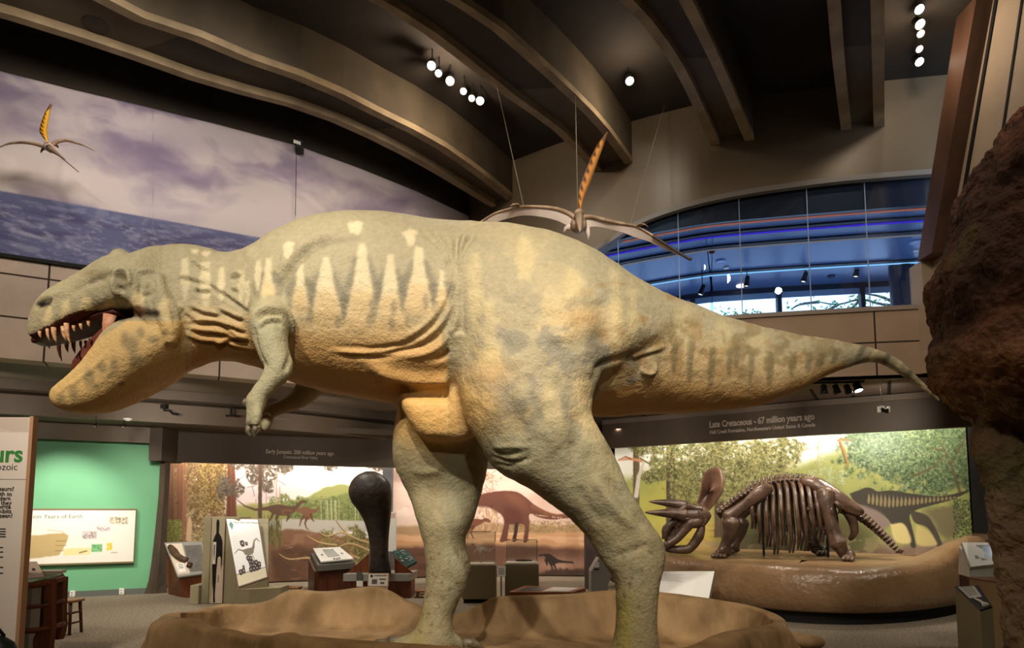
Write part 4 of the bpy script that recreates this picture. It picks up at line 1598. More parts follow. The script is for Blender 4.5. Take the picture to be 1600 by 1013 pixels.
bl(base, sstep(.56, .72, foam2) * .55, (168, 168, 188))
bl(base, (1 - sstep(0, 26, Y - hz)) * .5, (108, 116, 156))
bl(base, sstep(70, 150, Y - hz) * .45, (70, 72, 88))
cv.a += (base - cv.a) * sea[..., None]
cv.line([(239, 150), (239, 470)], 1.0, (130, 122, 140), .5, .5)
cv.line([(461, 230), (461, 470)], 1.0, (150, 140, 150), .4, .5)
SW = Plan([(p.x, p.y) for p in WL.off(-.035)])
zb = 5.32
mural('sea_mural', SW, -60, 729, zb, 8.05, cv, 420, 160, 'huge curved mural of clouds over a grey blue sea, on the high wall')
tb = WL.sweep([(-.05, zb - .05), (-.05, zb), (-.002, zb), (-.002, zb - .05)])
struct(tb.build('trim_mural', M_black))

DAB_N, DAB_R = 2.6, .62
# ---------------------------------------------------------------- early jurassic
def zz(k, ox, oy, pts):
    return [(ox + x * k, oy + y * k) for x, y in pts]


def zs(k, ox, oy, pts):
    q = zz(k, ox, oy, pts)
    return smooth_pts(q + [q[0]], 4)[:-1]


cv = Canvas(215, 690, 680, 970, 1.5, (222, 208, 208))
X, Y = cv.X, cv.Y
cv.blend(sstep(420, 520, X) * .8, (240, 246, 238))
cv.blend(sstep(.45, .65, fbm(X * .02, Y * .03, 1.0, 4)) * .5, (206, 190, 200))
cv.blend(np.exp(-(((X - 505) / 60) ** 2 + ((Y - 738) / 22) ** 2)) * .9, (250, 254, 248))
cv.blend(sstep(570, 600, X) * .5, (226, 206, 212))
cv.poly([(360, 800), (395, 790), (440, 784), (480, 778), (505, 763), (530, 756), (560, 762), (600, 770), (680, 776), (680, 830), (360, 830)], (160, 164, 104), 1, 1.5, 2, .1)
cv.poly([(420, 806), (460, 797), (500, 783), (535, 772), (570, 768), (610, 776), (612, 818), (420, 822)], (122, 132, 80), 1, 2, 3, .2)
for k_ in range(7):
    cv.leaf(440 + k_ * 26, 802 - abs(k_ - 4) * 1.5, 24, 20, [(112, 122, 74), (86, 98, 58), (140, 148, 94)], .8, .3, k_ * 2.1, .6)
cv.dabs(200, lambda: (random.uniform(440, 600), random.uniform(776, 818)), (1, 3), [(100, 112, 66), (140, 150, 92), (86, 98, 58), (160, 164, 104)], .7)
for k in range(14):
    x = random.uniform(500, 560)
    cv.line([(x, 782), (x + 1, 815)], 1, (200, 196, 160), .7, .4)
cv.poly([(365, 790), (400, 786), (440, 795), (455, 812), (360, 822)], (150, 150, 88), .8, 3, 3, .1)
cv.poly([(360, 816), (450, 811), (560, 814), (680, 816), (680, 832), (360, 830)], (186, 182, 172), 1, 2)
cv.poly([(215, 836), (420, 826), (480, 830), (540, 840), (590, 842), (680, 846), (680, 970), (215, 970)], (132, 96, 74), 1, 3, 3, .1)
cv.blend(sstep(.5, .66, fbm(X * .03, Y * .06, 3.0, 4)) * (Y > 834) * .6, (156, 118, 92))
cv.poly([(425, 860), (470, 852), (540, 872), (590, 880), (590, 970), (425, 970)], (84, 60, 46), .85, 6, 5, .06)
cv.blend(sstep(.5, .66, fbm(X * .08, Y * .1, 5.0, 4)) * (Y > 850) * (X > 420) * .5, (112, 80, 60))
# forest on the left
cv.poly([(215, 690), (352, 690), (352, 850), (215, 850)], (196, 170, 142), .75, 6)
cv.dabs(1600, lambda: (random.uniform(255, 352), random.uniform(705, 850)), (1.2, 4), [(126, 94, 64), (104, 82, 54), (150, 118, 82), (98, 88, 54), (240, 226, 208)], .75)
for k_, (cx, cy, rx, ry) in enumerate([(275, 740, 34, 40), (310, 760, 34, 40), (340, 740, 26, 36), (285, 800, 40, 26), (330, 810, 30, 26), (262, 790, 22, 40)]):
    cv.leaf(cx, cy, rx, ry, [(132, 104, 76), (96, 74, 50), (160, 132, 98), (112, 98, 58)], .95, .22, k_ * 3.7, .56)


def trunk(x0, x1, y0, y1, c, fl=6):
    w = x1 - x0
    cv.poly([(x0, y0), (x1, y0), (x1 + fl * .3, (y0 + y1) / 2), (x1 + fl, y1), (x0 - fl, y1), (x0 - fl * .3, (y0 + y1) / 2)], c, 1, .7, 1, .3)
    for _ in range(int(w * 1.2)):
        x = random.uniform(x0, x1)
        cv.line([(x, y0), (x + random.uniform(-2, 2), y1)], 1, (c[0] * .8, c[1] * .78, c[2] * .76), .5, .6)
for a, c_, y1, col in [(262, 272, 848, (142, 106, 84)), (277, 290, 850, (148, 106, 82)), (326, 336, 812, (130, 96, 72)), (244, 254, 848, (120, 92, 72))]:
    trunk(a, c_, 700, y1, col, 5)
cv.dabs(420, lambda: (random.gauss(332, 15), random.uniform(706, 800)), (1.5, 4), [(118, 96, 52), (142, 122, 70), (94, 76, 46), (166, 150, 96)], .85)
trunk(356, 367, 700, 812, (116, 74, 56), 3)
for cx, cy, rx, ry, n in [(352, 762, 10, 14, 90), (376, 722, 12, 9, 120), (373, 765, 7, 10, 60), (402, 722, 16, 10, 120), (398, 740, 9, 12, 90), (418, 752, 9, 14, 120), (432, 722, 26, 9, 160), (445, 730, 10, 8, 60), (516, 729, 9, 5, 26), (590, 727, 24, 6, 50), (605, 722, 10, 6, 40)]:
    cv.leaf(cx, cy, rx * 1.35, ry * 1.35, [(92, 82, 72), (70, 64, 58), (112, 100, 86)], .95, .3, cx * .37, .56)
trunk(404, 409, 700, 826, (96, 76, 64), 1)
for x, y0, y1 in [(432, 735, 790), (416, 770, 815), (400, 780, 812), (437, 760, 800)]:
    cv.line([(x, y0), (x, y1)], 1.6, (176, 146, 122), .9, .5)
for l in [[(372, 752), (384, 740), (388, 735)], [(386, 762), (398, 760)], [(394, 760), (398, 776)], [(432, 750), (446, 758)]]:
    cv.line(l, .9, (90, 80, 76), .8, .4)
cv.dabs(300, lambda: (random.uniform(258, 284), random.uniform(812, 850)), (1, 3), [(150, 156, 84), (176, 178, 110), (120, 128, 62)], .85)
for _ in range(90):
    x, y = random.uniform(290, 330), random.uniform(800, 848)
    cv.line([(x, y), (x + random.uniform(-9, 9), y - random.uniform(2, 9))], 1.1, random.choice([(206, 192, 146), (150, 144, 84), (186, 170, 120)]), .8, .4)
cv.poly([(290, 845), (293, 815), (297, 806), (300, 818), (298, 848)], (206, 176, 142), 1, .6)
for _ in range(160):
    x, y = random.uniform(402, 440), random.uniform(822, 858)
    cv.line([(x, y), (x + random.uniform(-3, 3), y - random.uniform(6, 20))], 1.2, random.choice([(96, 100, 58), (122, 118, 72), (80, 76, 48)]), .8, .4)
# pair of lightly built dinosaurs
D1, D2 = (92, 70, 54), (122, 86, 64)
k, ox, oy = .20625, 230, 690
cv.line(zz(k, ox, oy, [(670, 435), (740, 490), (820, 518), (900, 510), (960, 505)]), [.8, 2, 3.4, 5.5, 8], D1)
cv.poly(zs(k, ox, oy, [(900, 500), (950, 482), (1010, 478), (1070, 490), (1120, 488), (1145, 460), (1175, 443), (1210, 452), (1205, 466), (1175, 468), (1150, 500), (1110, 540), (1060, 562), (990, 560), (930, 535)]), D1, 1, .5)
cv.poly(zs(k, ox, oy, [(1010, 520), (1060, 512), (1100, 520), (1080, 550), (1030, 560)]), D2, .8, 2)
for l in [[(960, 535), (940, 575), (918, 622), (905, 630)], [(995, 550), (975, 590), (990, 625), (1002, 650)], [(1072, 545), (1066, 580), (1056, 604)], [(1050, 540), (1080, 570), (1068, 590)]]:
    cv.line(zz(k, ox, oy, l), [5, 3, 1.6, 1.2][:len(l)], D1)
cv.poly(zs(k, ox, oy, [(1110, 520), (1160, 506), (1200, 495), (1250, 512), (1275, 515), (1300, 490), (1305, 500), (1285, 535), (1250, 550), (1230, 590), (1190, 585), (1170, 545)]), D2, 1, .5)
for l in [[(1185, 570), (1165, 600), (1155, 640)], [(1210, 580), (1195, 620), (1205, 655), (1222, 668)], [(1240, 555), (1250, 590), (1262, 606)]]:
    cv.line(zz(k, ox, oy, l), [4, 2.2, 1.4, 1.2][:len(l)], (104, 64, 46))
# slender long-necked animals among bushes by the water
for k_ in range(5):
    cv.leaf(510 + k_ * 16, 850 + (k_ % 3) * 20, 20, 24, [(112, 108, 62), (84, 80, 46), (146, 136, 82)], .85, .3, k_ * 4.3, .55)
cv.dabs(160, lambda: (random.uniform(500, 575), random.uniform(832, 912)), (1, 3.4), [(112, 112, 58), (142, 136, 74), (90, 88, 48), (172, 156, 98)], .8)
for l in [[(525, 812), (535, 826), (552, 840), (575, 848)], [(498, 832), (512, 838), (532, 832), (548, 838)], [(480, 838), (500, 848), (525, 852)], [(515, 870), (530, 855), (550, 850), (580, 862)], [(436, 866), (452, 874), (480, 872), (500, 876)], [(520, 880), (540, 868), (560, 872)], [(505, 905), (530, 885), (560, 882)]]:
    S = smooth_pts(l, 4)
    cv.line(S, [1 + 3.2 * i / len(S) for i in range(len(S))], (196, 170, 124), .95, .5)
    cv.line([(x, y + 1.8) for x, y in S], 1, (92, 66, 48), .8, .5)
for _ in range(60):
    x, y = random.uniform(440, 580), random.uniform(850, 920)
    cv.line([(x, y), (x + random.uniform(-16, 16), y + random.uniform(-6, 6))], 1.1, random.choice([(172, 132, 100), (92, 66, 50)]), .6, .5)
cv.poly([(612, 835), (680, 830), (680, 970), (612, 970)], (104, 74, 58), .8, 4, 3, .1)
cv.line([(630, 828), (645, 830), (665, 824)], [3, 4, 1], (120, 92, 78), .9)
MLP = Plan([(p.x, p.y) for p in HE.off(.8)])
mural('jurassic_mural', MLP, 246, 600, 0.02, 3.28, cv, 500, 300, 'painted forest mural with two slender dinosaurs running beside a lake')

# ---------------------------------------------------------------- sauropod mural between the legs
cv = Canvas(590, 690, 1000, 960, 1.5, (226, 200, 186))
X, Y = cv.X, cv.Y
cv.blend(sstep(.46, .62, fbm(X * .02, Y * .035, 2.0, 4)) * .7, (206, 172, 164))
cv.blend(sstep(.5, .66, fbm(X * .03, Y * .05, 6.0, 4)) * .6, (240, 220, 204))
cv.poly([(790, 800), (830, 772), (860, 768), (900, 790), (1000, 800), (1000, 830), (790, 830)], (204, 174, 158), .7, 6, 4, .05)
cv.poly([(590, 826), (700, 818), (1000, 822), (1000, 840), (590, 842)], (168, 136, 98), .9, 3, 3, .1)
cv.dabs(300, lambda: (random.uniform(790, 930), random.uniform(814, 832)), (1, 2.6), [(140, 120, 76), (176, 146, 100), (120, 98, 66)], .7)
cv.poly([(590, 838), (1000, 830), (1000, 866), (590, 862)], (206, 158, 118), 1, 3, 2, .1)
cv.blend(sstep(.5, .62, fbm(X * .02, Y * .12, 3.0, 4)) * ((Y > 832) & (Y < 868)) * .6, (232, 190, 150))
cv.poly([(590, 856), (760, 850), (1000, 862), (1000, 960), (590, 960)], (104, 72, 58), 1, 5, 3, .06)
cv.blend(sstep(.48, .66, fbm(X * .04, Y * .08, 5.0, 4)) * (Y > 856) * .5, (134, 96, 76))
cv.blend(np.exp(-(((X - 870) / 60) ** 2 + ((Y - 884) / 14) ** 2)) * .7, (206, 164, 140))
k, ox, oy = .237, 720, 700
for _ in range(110):
    x, y = random.gauss(762, 9), random.uniform(735, 780)
    cv.line([(x, y), (x + random.uniform(-8, 8), y + random.uniform(-5, 5))], 1.3, random.choice([(186, 146, 128), (150, 112, 96), (208, 176, 156)]), .8, .5)
for _ in range(140):
    x, y = random.uniform(735, 780), random.uniform(795, 832)
    cv.line([(x, y), (x + random.uniform(-4, 4), y - random.uniform(3, 14))], 1.3, random.choice([(186, 146, 110), (150, 112, 84), (214, 180, 142)]), .7, .5)
S_ = (104, 62, 48)
cv.poly(zs(k, ox, oy, [(-260, 250), (-60, 300), (100, 312), (200, 292), (290, 284), (370, 292), (430, 328), (480, 372), (560, 418), (640, 438), (800, 420), (800, 440), (720, 460), (610, 474), (520, 460), (455, 436), (452, 500), (440, 612), (412, 616), (418, 510), (330, 505), (318, 520), (305, 600), (298, 616), (258, 620), (272, 560), (286, 480), (250, 425), (200, 392), (120, 382), (-60, 392), (-260, 320)]), S_, 1, .8, .6, .3)
cv.poly(zs(k, ox, oy, [(280, 380), (350, 400), (400, 440), (400, 500), (300, 500), (285, 440)]), (84, 42, 32), .6, 5)
cv.poly(zs(k, ox, oy, [(300, 300), (380, 310), (430, 360), (440, 420), (400, 400), (330, 350)]), (130, 82, 60), .6, 6)
cv.line(zz(k, ox, oy, [(470, 385), (560, 430), (640, 448), (740, 440)]), [6, 5, 3, 2], (138, 90, 66), .6, 2)
cv.line(zz(k, ox, oy, [(368, 505), (362, 560), (350, 608)]), [6, 5, 6], (60, 36, 30))
cv.line(zz(k, ox, oy, [(100, 382), (200, 392), (250, 425)]), 3, (70, 36, 28), .6, 2)
for _ in range(30):
    x = random.uniform(450, 700)
    cv.ellipse(ox + x * k, oy + (438 + (x - 450) * .12) * k, 1.2, 1, (206, 176, 146), .6)
# small running dinosaurs
for dx, dy, m in [(0, 0, 1)]:
    cv.poly(zs(k, ox, oy, [(40, 482), (90, 468), (140, 472), (165, 462), (195, 480), (190, 494), (160, 488), (120, 510), (80, 525), (45, 510)]), (120, 74, 54), 1, .5)
    for l in [[(70, 520), (52, 550), (42, 600)], [(85, 520), (65, 560), (85, 598)]]:
        cv.line(zz(k, ox, oy, l), [4, 2, 1.2], (96, 58, 44))
cv.poly(zs(k, ox, oy, [(515, 704), (545, 700), (590, 702), (640, 735), (700, 748), (740, 752), (750, 790), (742, 764), (690, 760), (640, 760), (600, 775), (570, 750), (550, 715), (515, 716)]), (54, 44, 40), 1, .5)
for l in [[(590, 760), (602, 790), (600, 815)], [(610, 765), (625, 790), (632, 806)], [(560, 740), (570, 775)]]:
    cv.line(zz(k, ox, oy, l), [4, 2, 1.4][:len(l)], (54, 44, 40))
cv.poly(zs(k, ox, oy, [(520, 830), (560, 815), (640, 800), (760, 802), (860, 812), (860, 920), (540, 900)]), (72, 54, 46), .95, 3, 3, .2)
cv.line(zz(k, ox, oy, [(530, 850), (580, 870), (600, 850), (660, 860), (700, 900)]), 2, (38, 28, 26), .8)
mural('sauropod_mural', MLP, 606, 934, 0.02, 3.28, cv, 440, 290, 'painted mural of a red brown long-tailed sauropod walking on pale sand')

# ---------------------------------------------------------------- late cretaceous
cv = Canvas(925, 630, 1580, 960, 1.4, (238, 242, 236))
X, Y = cv.X, cv.Y
cv.blend(sstep(1260, 1330, X) * (1 - sstep(1360, 1400, X)) * .8, (196, 216, 224))
cv.poly([(925, 760), (1010, 740), (1060, 742), (1120, 756), (1200, 745), (1290, 712), (1330, 700), (1450, 708), (1580, 720), (1580, 900), (925, 900)], (150, 158, 92), .95, 10, 8, .04)
cv.blend(sstep(.46, .64, fbm(X * .02, Y * .02, 3.0, 4)) * (Y > 720) * .6, (184, 184, 108))
cv.blend(np.exp(-(((X - 1090) / 60) ** 2 + ((Y - 850) / 40) ** 2)) * .9, (196, 164, 76))
cv.blend(np.exp(-(((X - 1030) / 60) ** 2 + ((Y - 800) / 50) ** 2)) * .6, (190, 180, 76))
for _ in range(50):
    x, y = random.uniform(1040, 1130), random.uniform(820, 885)
    cv.line([(x, y), (x + random.uniform(8, 30), y + random.uniform(-2, 2))], 1.4, random.choice([(150, 110, 54), (226, 200, 108)]), .5, 1)
cv.poly([(925, 880), (1060, 872), (1150, 852), (1250, 850), (1330, 858), (1430, 852), (1580, 838), (1580, 960), (925, 960)], (138, 112, 100), .95, 8, 5, .05)
cv.blend(sstep(.48, .64, fbm(X * .03, Y * .1, 3.0, 4)) * (Y > 845) * .5, (164, 136, 118))
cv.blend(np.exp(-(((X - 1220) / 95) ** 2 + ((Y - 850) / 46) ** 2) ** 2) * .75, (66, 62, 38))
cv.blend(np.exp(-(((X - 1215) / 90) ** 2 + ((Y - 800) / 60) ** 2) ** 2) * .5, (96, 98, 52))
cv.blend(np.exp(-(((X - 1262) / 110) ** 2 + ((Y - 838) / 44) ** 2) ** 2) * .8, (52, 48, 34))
cv.blend(sstep(.5, .62, fbm(X * .05, Y * .09, 21.0, 4)) * np.exp(-(((X - 1290) / 120) ** 2 + ((Y - 862) / 24) ** 2)) * .8, (176, 160, 120))
cv.blend(sstep(.52, .62, fbm(X * .06, Y * .05, 27.0, 4)) * np.exp(-(((X - 1240) / 100) ** 2 + ((Y - 830) / 40) ** 2)) * .6, (108, 104, 60))
# conifers far off, tall pale trunk
for x, y0, h in [(1282, 690, 55), (1296, 730, 26), (1270, 735, 24), (1316, 735, 22)]:
    cv.dabs(70, lambda: (random.gauss(x, 4), random.uniform(y0, y0 + h)), (1, 2.6), [(170, 186, 140), (190, 200, 160), (150, 168, 120)], .7)
cv.line([(1279, 672), (1277, 745)], 1.6, (170, 150, 120), .8)
# left trees
for x0, x1, y1, c in [(1042, 1054, 890, (92, 76, 62)), (1118, 1130, 840, (102, 84, 64)), (990, 998, 880, (120, 104, 80))]:
    cv.poly([(x0, 640), (x1, 640), (x1 + 2, y1), (x0 - 2, y1)], c, 1, .8, 1, .2)
    for _ in range(10):
        x = random.uniform(x0, x1)
        cv.line([(x, 640), (x, y1)], 1, (c[0] * .7, c[1] * .7, c[2] * .7), .5)
for cx, cy, rx, ry, n in [(1085, 715, 50, 26, 900), (1150, 720, 55, 30, 1100), (1190, 740, 36, 22, 500), (1220, 705, 34, 16, 380), (1010, 700, 22, 14, 170), (1110, 765, 45, 18, 420), (1065, 760, 20, 26, 260), (1020, 745, 20, 10, 120)]:
    cv.leaf(cx, cy, rx * 1.25, ry * 1.25, [(104, 106, 66), (76, 80, 50), (134, 132, 82), (164, 160, 108)], .92, .2, cx * .31, .52)
    cv.dabs(n * .25, lambda: (random.gauss(cx, rx * .6), random.gauss(cy, ry * .6)), (.9, 2.2), [(104, 110, 62), (84, 88, 52), (190, 186, 132)], .7)
# right tree
for cx, cy, rx, ry, n in [(1400, 700, 55, 32, 1400), (1470, 715, 50, 42, 1500), (1440, 750, 45, 20, 600), (1370, 712, 40, 26, 700), (1510, 700, 24, 40, 500), (1420, 680, 80, 14, 700), (1360, 690, 26, 14, 300)]:
    cv.leaf(cx, cy, rx * 1.3, ry * 1.3, [(82, 104, 72), (58, 78, 54), (112, 132, 92), (146, 164, 122)], .93, .17, cx * .23, .58)
    cv.dabs(n * .25, lambda: (random.gauss(cx, rx * .65), random.gauss(cy, ry * .65)), (1, 2.6), [(66, 92, 60), (156, 172, 128), (96, 104, 62)], .7)
cv.blend(np.exp(-(((X - 1370) / 45) ** 2 + ((Y - 690) / 30) ** 2)) * .35, (200, 224, 220))
for l in [[(1500, 770), (1488, 730), (1470, 690), (1458, 664)], [(1478, 712), (1450, 735), (1424, 745)], [(1486, 725), (1500, 700), (1512, 680)], [(1476, 705), (1455, 700)]]:
    cv.line(l, [5, 4, 3, 2][:len(l)], (104, 92, 66), .9, .6)
cv.dabs(500, lambda: (random.gauss(1478, 26), random.gauss(700, 30)), (1, 3), [(86, 116, 74), (130, 150, 100), (66, 92, 60)], .7)
# dark carnivore with pale bars
k, ox, oy = .375, 960, 640
R1 = (70, 66, 58)
cv.poly(zs(k, ox, oy, [(980, 352), (1015, 338), (1050, 326), (1075, 330), (1100, 342), (1160, 338), (1230, 350), (1330, 362), (1400, 356), (1480, 336), (1420, 372), (1330, 398), (1272, 414), (1240, 432), (1230, 450), (1242, 500), (1256, 570), (1236, 572), (1222, 510), (1198, 474), (1160, 480), (1130, 450), (1090, 425), (1040, 405), (1000, 384)]), R1, 1, .8, .7, .3)
cv.poly(zs(k, ox, oy, [(1230, 420), (1300, 440), (1330, 480), (1350, 520), (1368, 572), (1346, 572), (1330, 530), (1300, 490), (1250, 470)]), (82, 76, 66), 1, .8)
cv.poly(zs(k, ox, oy, [(1040, 400), (1110, 430), (1150, 480), (1120, 500), (1170, 545), (1150, 560), (1100, 500), (1060, 450), (1000, 400)]), (138, 120, 122), .85, 3)
cv.poly(zs(k, ox, oy, [(1290, 420), (1400, 400), (1450, 420), (1440, 500), (1390, 540), (1330, 480)]), (104, 88, 78), .6, 6, 5, .1)
cv.poly(zs(k, ox, oy, [(1150, 480), (1200, 474), (1226, 510), (1234, 556), (1170, 550)]), (226, 210, 146), .9, 2)
cv.poly(zs(k, ox, oy, [(1258, 480), (1300, 500), (1335, 540), (1340, 566), (1262, 562)]), (214, 196, 132), .9, 2)
for x in range(1060, 1440, 17):
    y = np.interp(x, [1060, 1150, 1250, 1440], [372, 385, 382, 366])
    h = np.interp(x, [1060, 1120, 1300, 1440], [34, 42, 22, 6])
    cv.poly(zs(k, ox, oy, [(x, y - h * .7), (x + 6, y), (x + 2, y + h * .6), (x - 5, y + h * .5), (x - 5, y)]), (170, 154, 108), .8, .8)
cv.dabs(160, lambda: (random.uniform(1490, 1520), random.uniform(780, 840)), (1.2, 3.4), [(60, 76, 44), (80, 96, 56)], .8)
# flying reptiles
for l, w_, c in [([(966, 720), (984, 717), (1000, 720), (1014, 723)], [1, 4, 5, 1.5], (206, 150, 110)), ([(1006, 722), (998, 745), (994, 775)], [4, 6, 7], (214, 208, 196)), ([(966, 719), (978, 714), (986, 718)], [1, 2, 2], (168, 90, 60)), ([(1000, 716), (1016, 726)], 2, (92, 98, 70)),
                 ([(1308, 690), (1314, 686), (1330, 689)], [2, 4, 1.4], (150, 120, 76)), ([(1312, 689), (1318, 704), (1323, 722), (1323, 733)], [4, 5, 4, 1.4], (160, 126, 76)), ([(1311, 692), (1317, 708), (1322, 724)], 1.4, (96, 66, 44))]:
    cv.line(l, w_, c, .95, .6)
MRP = Plan([(p.x, p.y) for p in HR.off(.9)])
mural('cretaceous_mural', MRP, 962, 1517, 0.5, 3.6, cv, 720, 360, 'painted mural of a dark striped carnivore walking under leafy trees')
b = MB()
p0, p1 = MRP.at_px(1520), MRP.at_px(1560)
b.hexa([(p0.x, p0.y, 0), (p1.x, p1.y, 0), (p1.x + .1, p1.y + .3, 0), (p0.x + .1, p0.y + .3, 0), (p0.x, p0.y, 3.66), (p1.x, p1.y, 3.66), (p1.x + .1, p1.y + .3, 3.66), (p0.x + .1, p0.y + .3, 3.66)])
struct(b.build('wall_end', M_black))
b = MB()
p0, p1 = HE.at_px(597, .55), HE.at_px(611, .55)
b.hexa([(p0.x, p0.y, 0), (p1.x, p1.y, 0), (p1.x, p1.y + .22, 0), (p0.x, p0.y + .22, 0), (p0.x, p0.y, 3.29), (p1.x, p1.y, 3.29), (p1.x, p1.y + .22, 3.29), (p0.x, p0.y + .22, 3.29)])
struct(b.build('trim_column', mat('slate_column', (84, 86, 90), .6)))

# ---------------------------------------------------------------- lettering on the headers
M_let = mat('header_lettering', (176, 164, 150), .6)


for s, args, hgt, bold in [('Late Cretaceous - 67 million years ago', (HR, -.02, 1112, 668, 1278, 656), 13, .012), ('Hell Creek Formation, Northwestern United States & Canada', (HR, -.02, 1112, 678, 1279, 667), 7.5, .006)]:
    plan, d, xa, ya, xb, yb = args
    a, c = plan.at_px(xa, d), plan.at_px(xb, d)
    A, B = at(xa, ya, a.y), at(xb, yb, c.y)
    R = Vector((c.x - a.x, c.y - a.y, 0))
    A.x, A.y = a.x, a.y
    A.z = (A.z + B.z) / 2
    sz = hgt / F * a.y * 1.05
    text_mb(s, sz, A, R, (0, 0, 1), depth=.006, bold=bold * .4, width=R.length).build('lettering', M_let, parent=header_right)
for s, args, hgt, bold in [('Early Jurassic: 200 million years ago', (HE, -.02, 412, 707, 519, 713), 8.5, .008), ('Connecticut River Valley', (HE, -.02, 440, 715, 494, 719), 6, .004)]:
    plan, d, xa, ya, xb, yb = args
    a, c = plan.at_px(xa, d), plan.at_px(xb, d)
    A, B = at(xa, ya, a.y), at(xb, yb, c.y)
    R = Vector((c.x - a.x, c.y - a.y, 0))
    A.x, A.y = a.x, a.y
    A.z = (A.z + B.z) / 2
    sz = hgt / F * a.y * 1.05
    text_mb(s, sz, A, R, (0, 0, 1), depth=.006, bold=bold * .4, width=R.length).build('lettering', M_let, parent=header_left)

DAB_N, DAB_R = 1.0, 1.0
# ================================================================== LEDGE AND HORNED SKELETON
M_ledge = mat('ledge_stucco', (146, 116, 84), .28, (122, 94, 64), 1.4, .9, 13, spec=.5)
LP = Plan([(2.0, 13.2), (2.45, 11.9), (2.9, 10.9), (3.35, 10.1), (3.95, 9.4), (4.75, 9.15), (5.6, 9.3), (6.5, 9.75), (7.2, 10.25), (7.9, 10.7)])
hz_ = lambda x: float(np.interp(x, [2.0, 4.4, 4.9, 5.4, 5.9, 6.3, 6.8, 7.2, 7.9], [.80, .80, .76, .79, .83, .86, .95, 1.08, 1.2]))
b = MB()
rings = []
S = smooth_pts([tuple(p) for p in LP.p], 5)
LP2 = Plan(S)
for p, n in zip(LP2.p, LP2.n):
    h = hz_(p.x)
    bk = 14.9 - p.y if p.x < 3.2 else max(2.0, 12.9 - .0 * p.x - p.y)
    prof = [(.06, .165), (.0, .2), (-.03, .4), (.0, h - .14), (.05, h - .05), (.14, h - .005), (.3, h), (.8, .80), (1.6, .80), (1.6, .165)]
    rings.append([(p.x + n.x * d, p.y + n.y * d, z) for d, z in prof])
b.loft(rings)
led = b.build('exhibit_ledge', M_ledge, smooth=True)
tag(led, 'curved glossy tan stucco ledge under the horned skeleton with black base', 'ledge')
LP2.sweep([(.12, 0), (.12, .17), (1.5, .17), (1.5, 0)]).build('kick_base', M_black, parent=led)
b = MB()
q = [(p.x, p.y, .78) for p in LP2.off(1.55)]
b.prism(q + [(7.7, 11.9, .78), (5.82, 13.3, .78), (4.34, 14.4, .78), (2.6, 15.6, .78)], (0, 0, .02))
b.build('ledge_top', M_ledge, parent=led)

M_bone = mat('fossil_bone', (100, 78, 64), .3, (66, 49, 39), 5, .35, 26, spec=.5)
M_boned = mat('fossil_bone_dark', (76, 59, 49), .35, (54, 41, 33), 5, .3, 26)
tri = thing('horned_dinosaur_skeleton', 'mounted brown fossil skeleton of a horned dinosaur with tall frill', 'skeleton', (4.9, 11.2, .8))


def Yt(px):
    return float(np.interp(px, [1005, 1100, 1180, 1290, 1425], [12.0, 11.9, 11.7, 11.35, 10.55]))


def bone(name, pts, r, dy=0.0, m=M_bone, seg=10, parent=tri, sub=4, flat=None):
    S = smooth_pts([(p[0], p[1], (p[2] if len(p) > 2 else 0)) for p in pts], sub)
    rr = [r] * len(pts) if not hasattr(r, '__len__') else r
    rs = list(np.interp(np.linspace(0, 1, len(S)), np.linspace(0, 1, len(rr)), rr))
    q = MB()
    W = [at(x, y, Yt(x) + dy + d) for x, y, d in S]
    # rounded ends
    W = [Vector((w_.x, w_.y, max(w_.z, .806 + r_))) for w_, r_ in zip(W, rs)]
    d0, d1 = (W[0] - W[1]).normalized(), (W[-1] - W[-2]).normalized()
    W = [W[0] + d0 * rs[0] * .75, W[0] + d0 * rs[0] * .5] + W + [W[-1] + d1 * rs[-1] * .5, W[-1] + d1 * rs[-1] * .75]
    rs = [rs[0] * .3, rs[0] * .8] + rs + [rs[-1] * .8, rs[-1] * .3]
    W = [Vector((w_.x, w_.y, max(w_.z, .806 + r_))) for w_, r_ in zip(W, rs)]
    q.tube(W, rs, seg, flat)
    o = q.build(name, m, parent=parent, smooth=True)
    return o


# skull
sk = MB()
def sktube(pts, r, dy=0.0, seg=12, sub=4, flat=None):
    S = smooth_pts(pts, sub)
    rs = np.interp(np.linspace(0, 1, len(S)), np.linspace(0, 1, len(r)), r)
    sk.tube([at(x, y, 12.0 + dy) for x, y in S], list(rs), seg, flat)


sktube([(1102, 797), (1090, 806), (1076, 806), (1064, 812), (1054, 822)], [.16, .24, .2, .16, .09], -.02)
for s_ in (-1, 1):
    d = s_ * .16
    sktube([(1097, 796), (1084, 794), (1072, 790)], [.07, .06, .07], d)
    sktube([(1073, 791), (1064, 797), (1061, 806), (1067, 812), (1078, 810), (1084, 802), (1082, 795)], [.045] * 5, d)
    sktube([(1099, 806), (1090, 815), (1078, 818), (1070, 828), (1056, 843), (1042, 851), (1037, 848)], [.10, .12, .11, .09, .08, .07, .04], d * .8)
    sktube([(1058, 812), (1048, 820), (1040, 832), (1038, 843)], [.08, .07, .06, .05], d * .5)
    sktube([(1053, 822), (1044, 820), (1037, 827), (1038, 838), (1046, 842), (1055, 836), (1058, 826), (1053, 822)], [.035] * 5, d * .5)
    sktube([(1096, 808), (1100, 814), (1096, 822)], [.06, .07, .05], d)
sktube([(1088, 798), (1074, 812), (1060, 826), (1046, 842), (1040, 850)], [.15, .17, .12, .08, .03], 0, 14, 4, ((0, 1, 0), .8))
for k_ in range(5):
    sktube([(1088 - k_ * 8, 820 + k_ * 5), (1087 - k_ * 8, 824 + k_ * 5)], [.02, .012], -.12)
sk_o = sk.build('skull', M_bone, parent=tri, smooth=True)
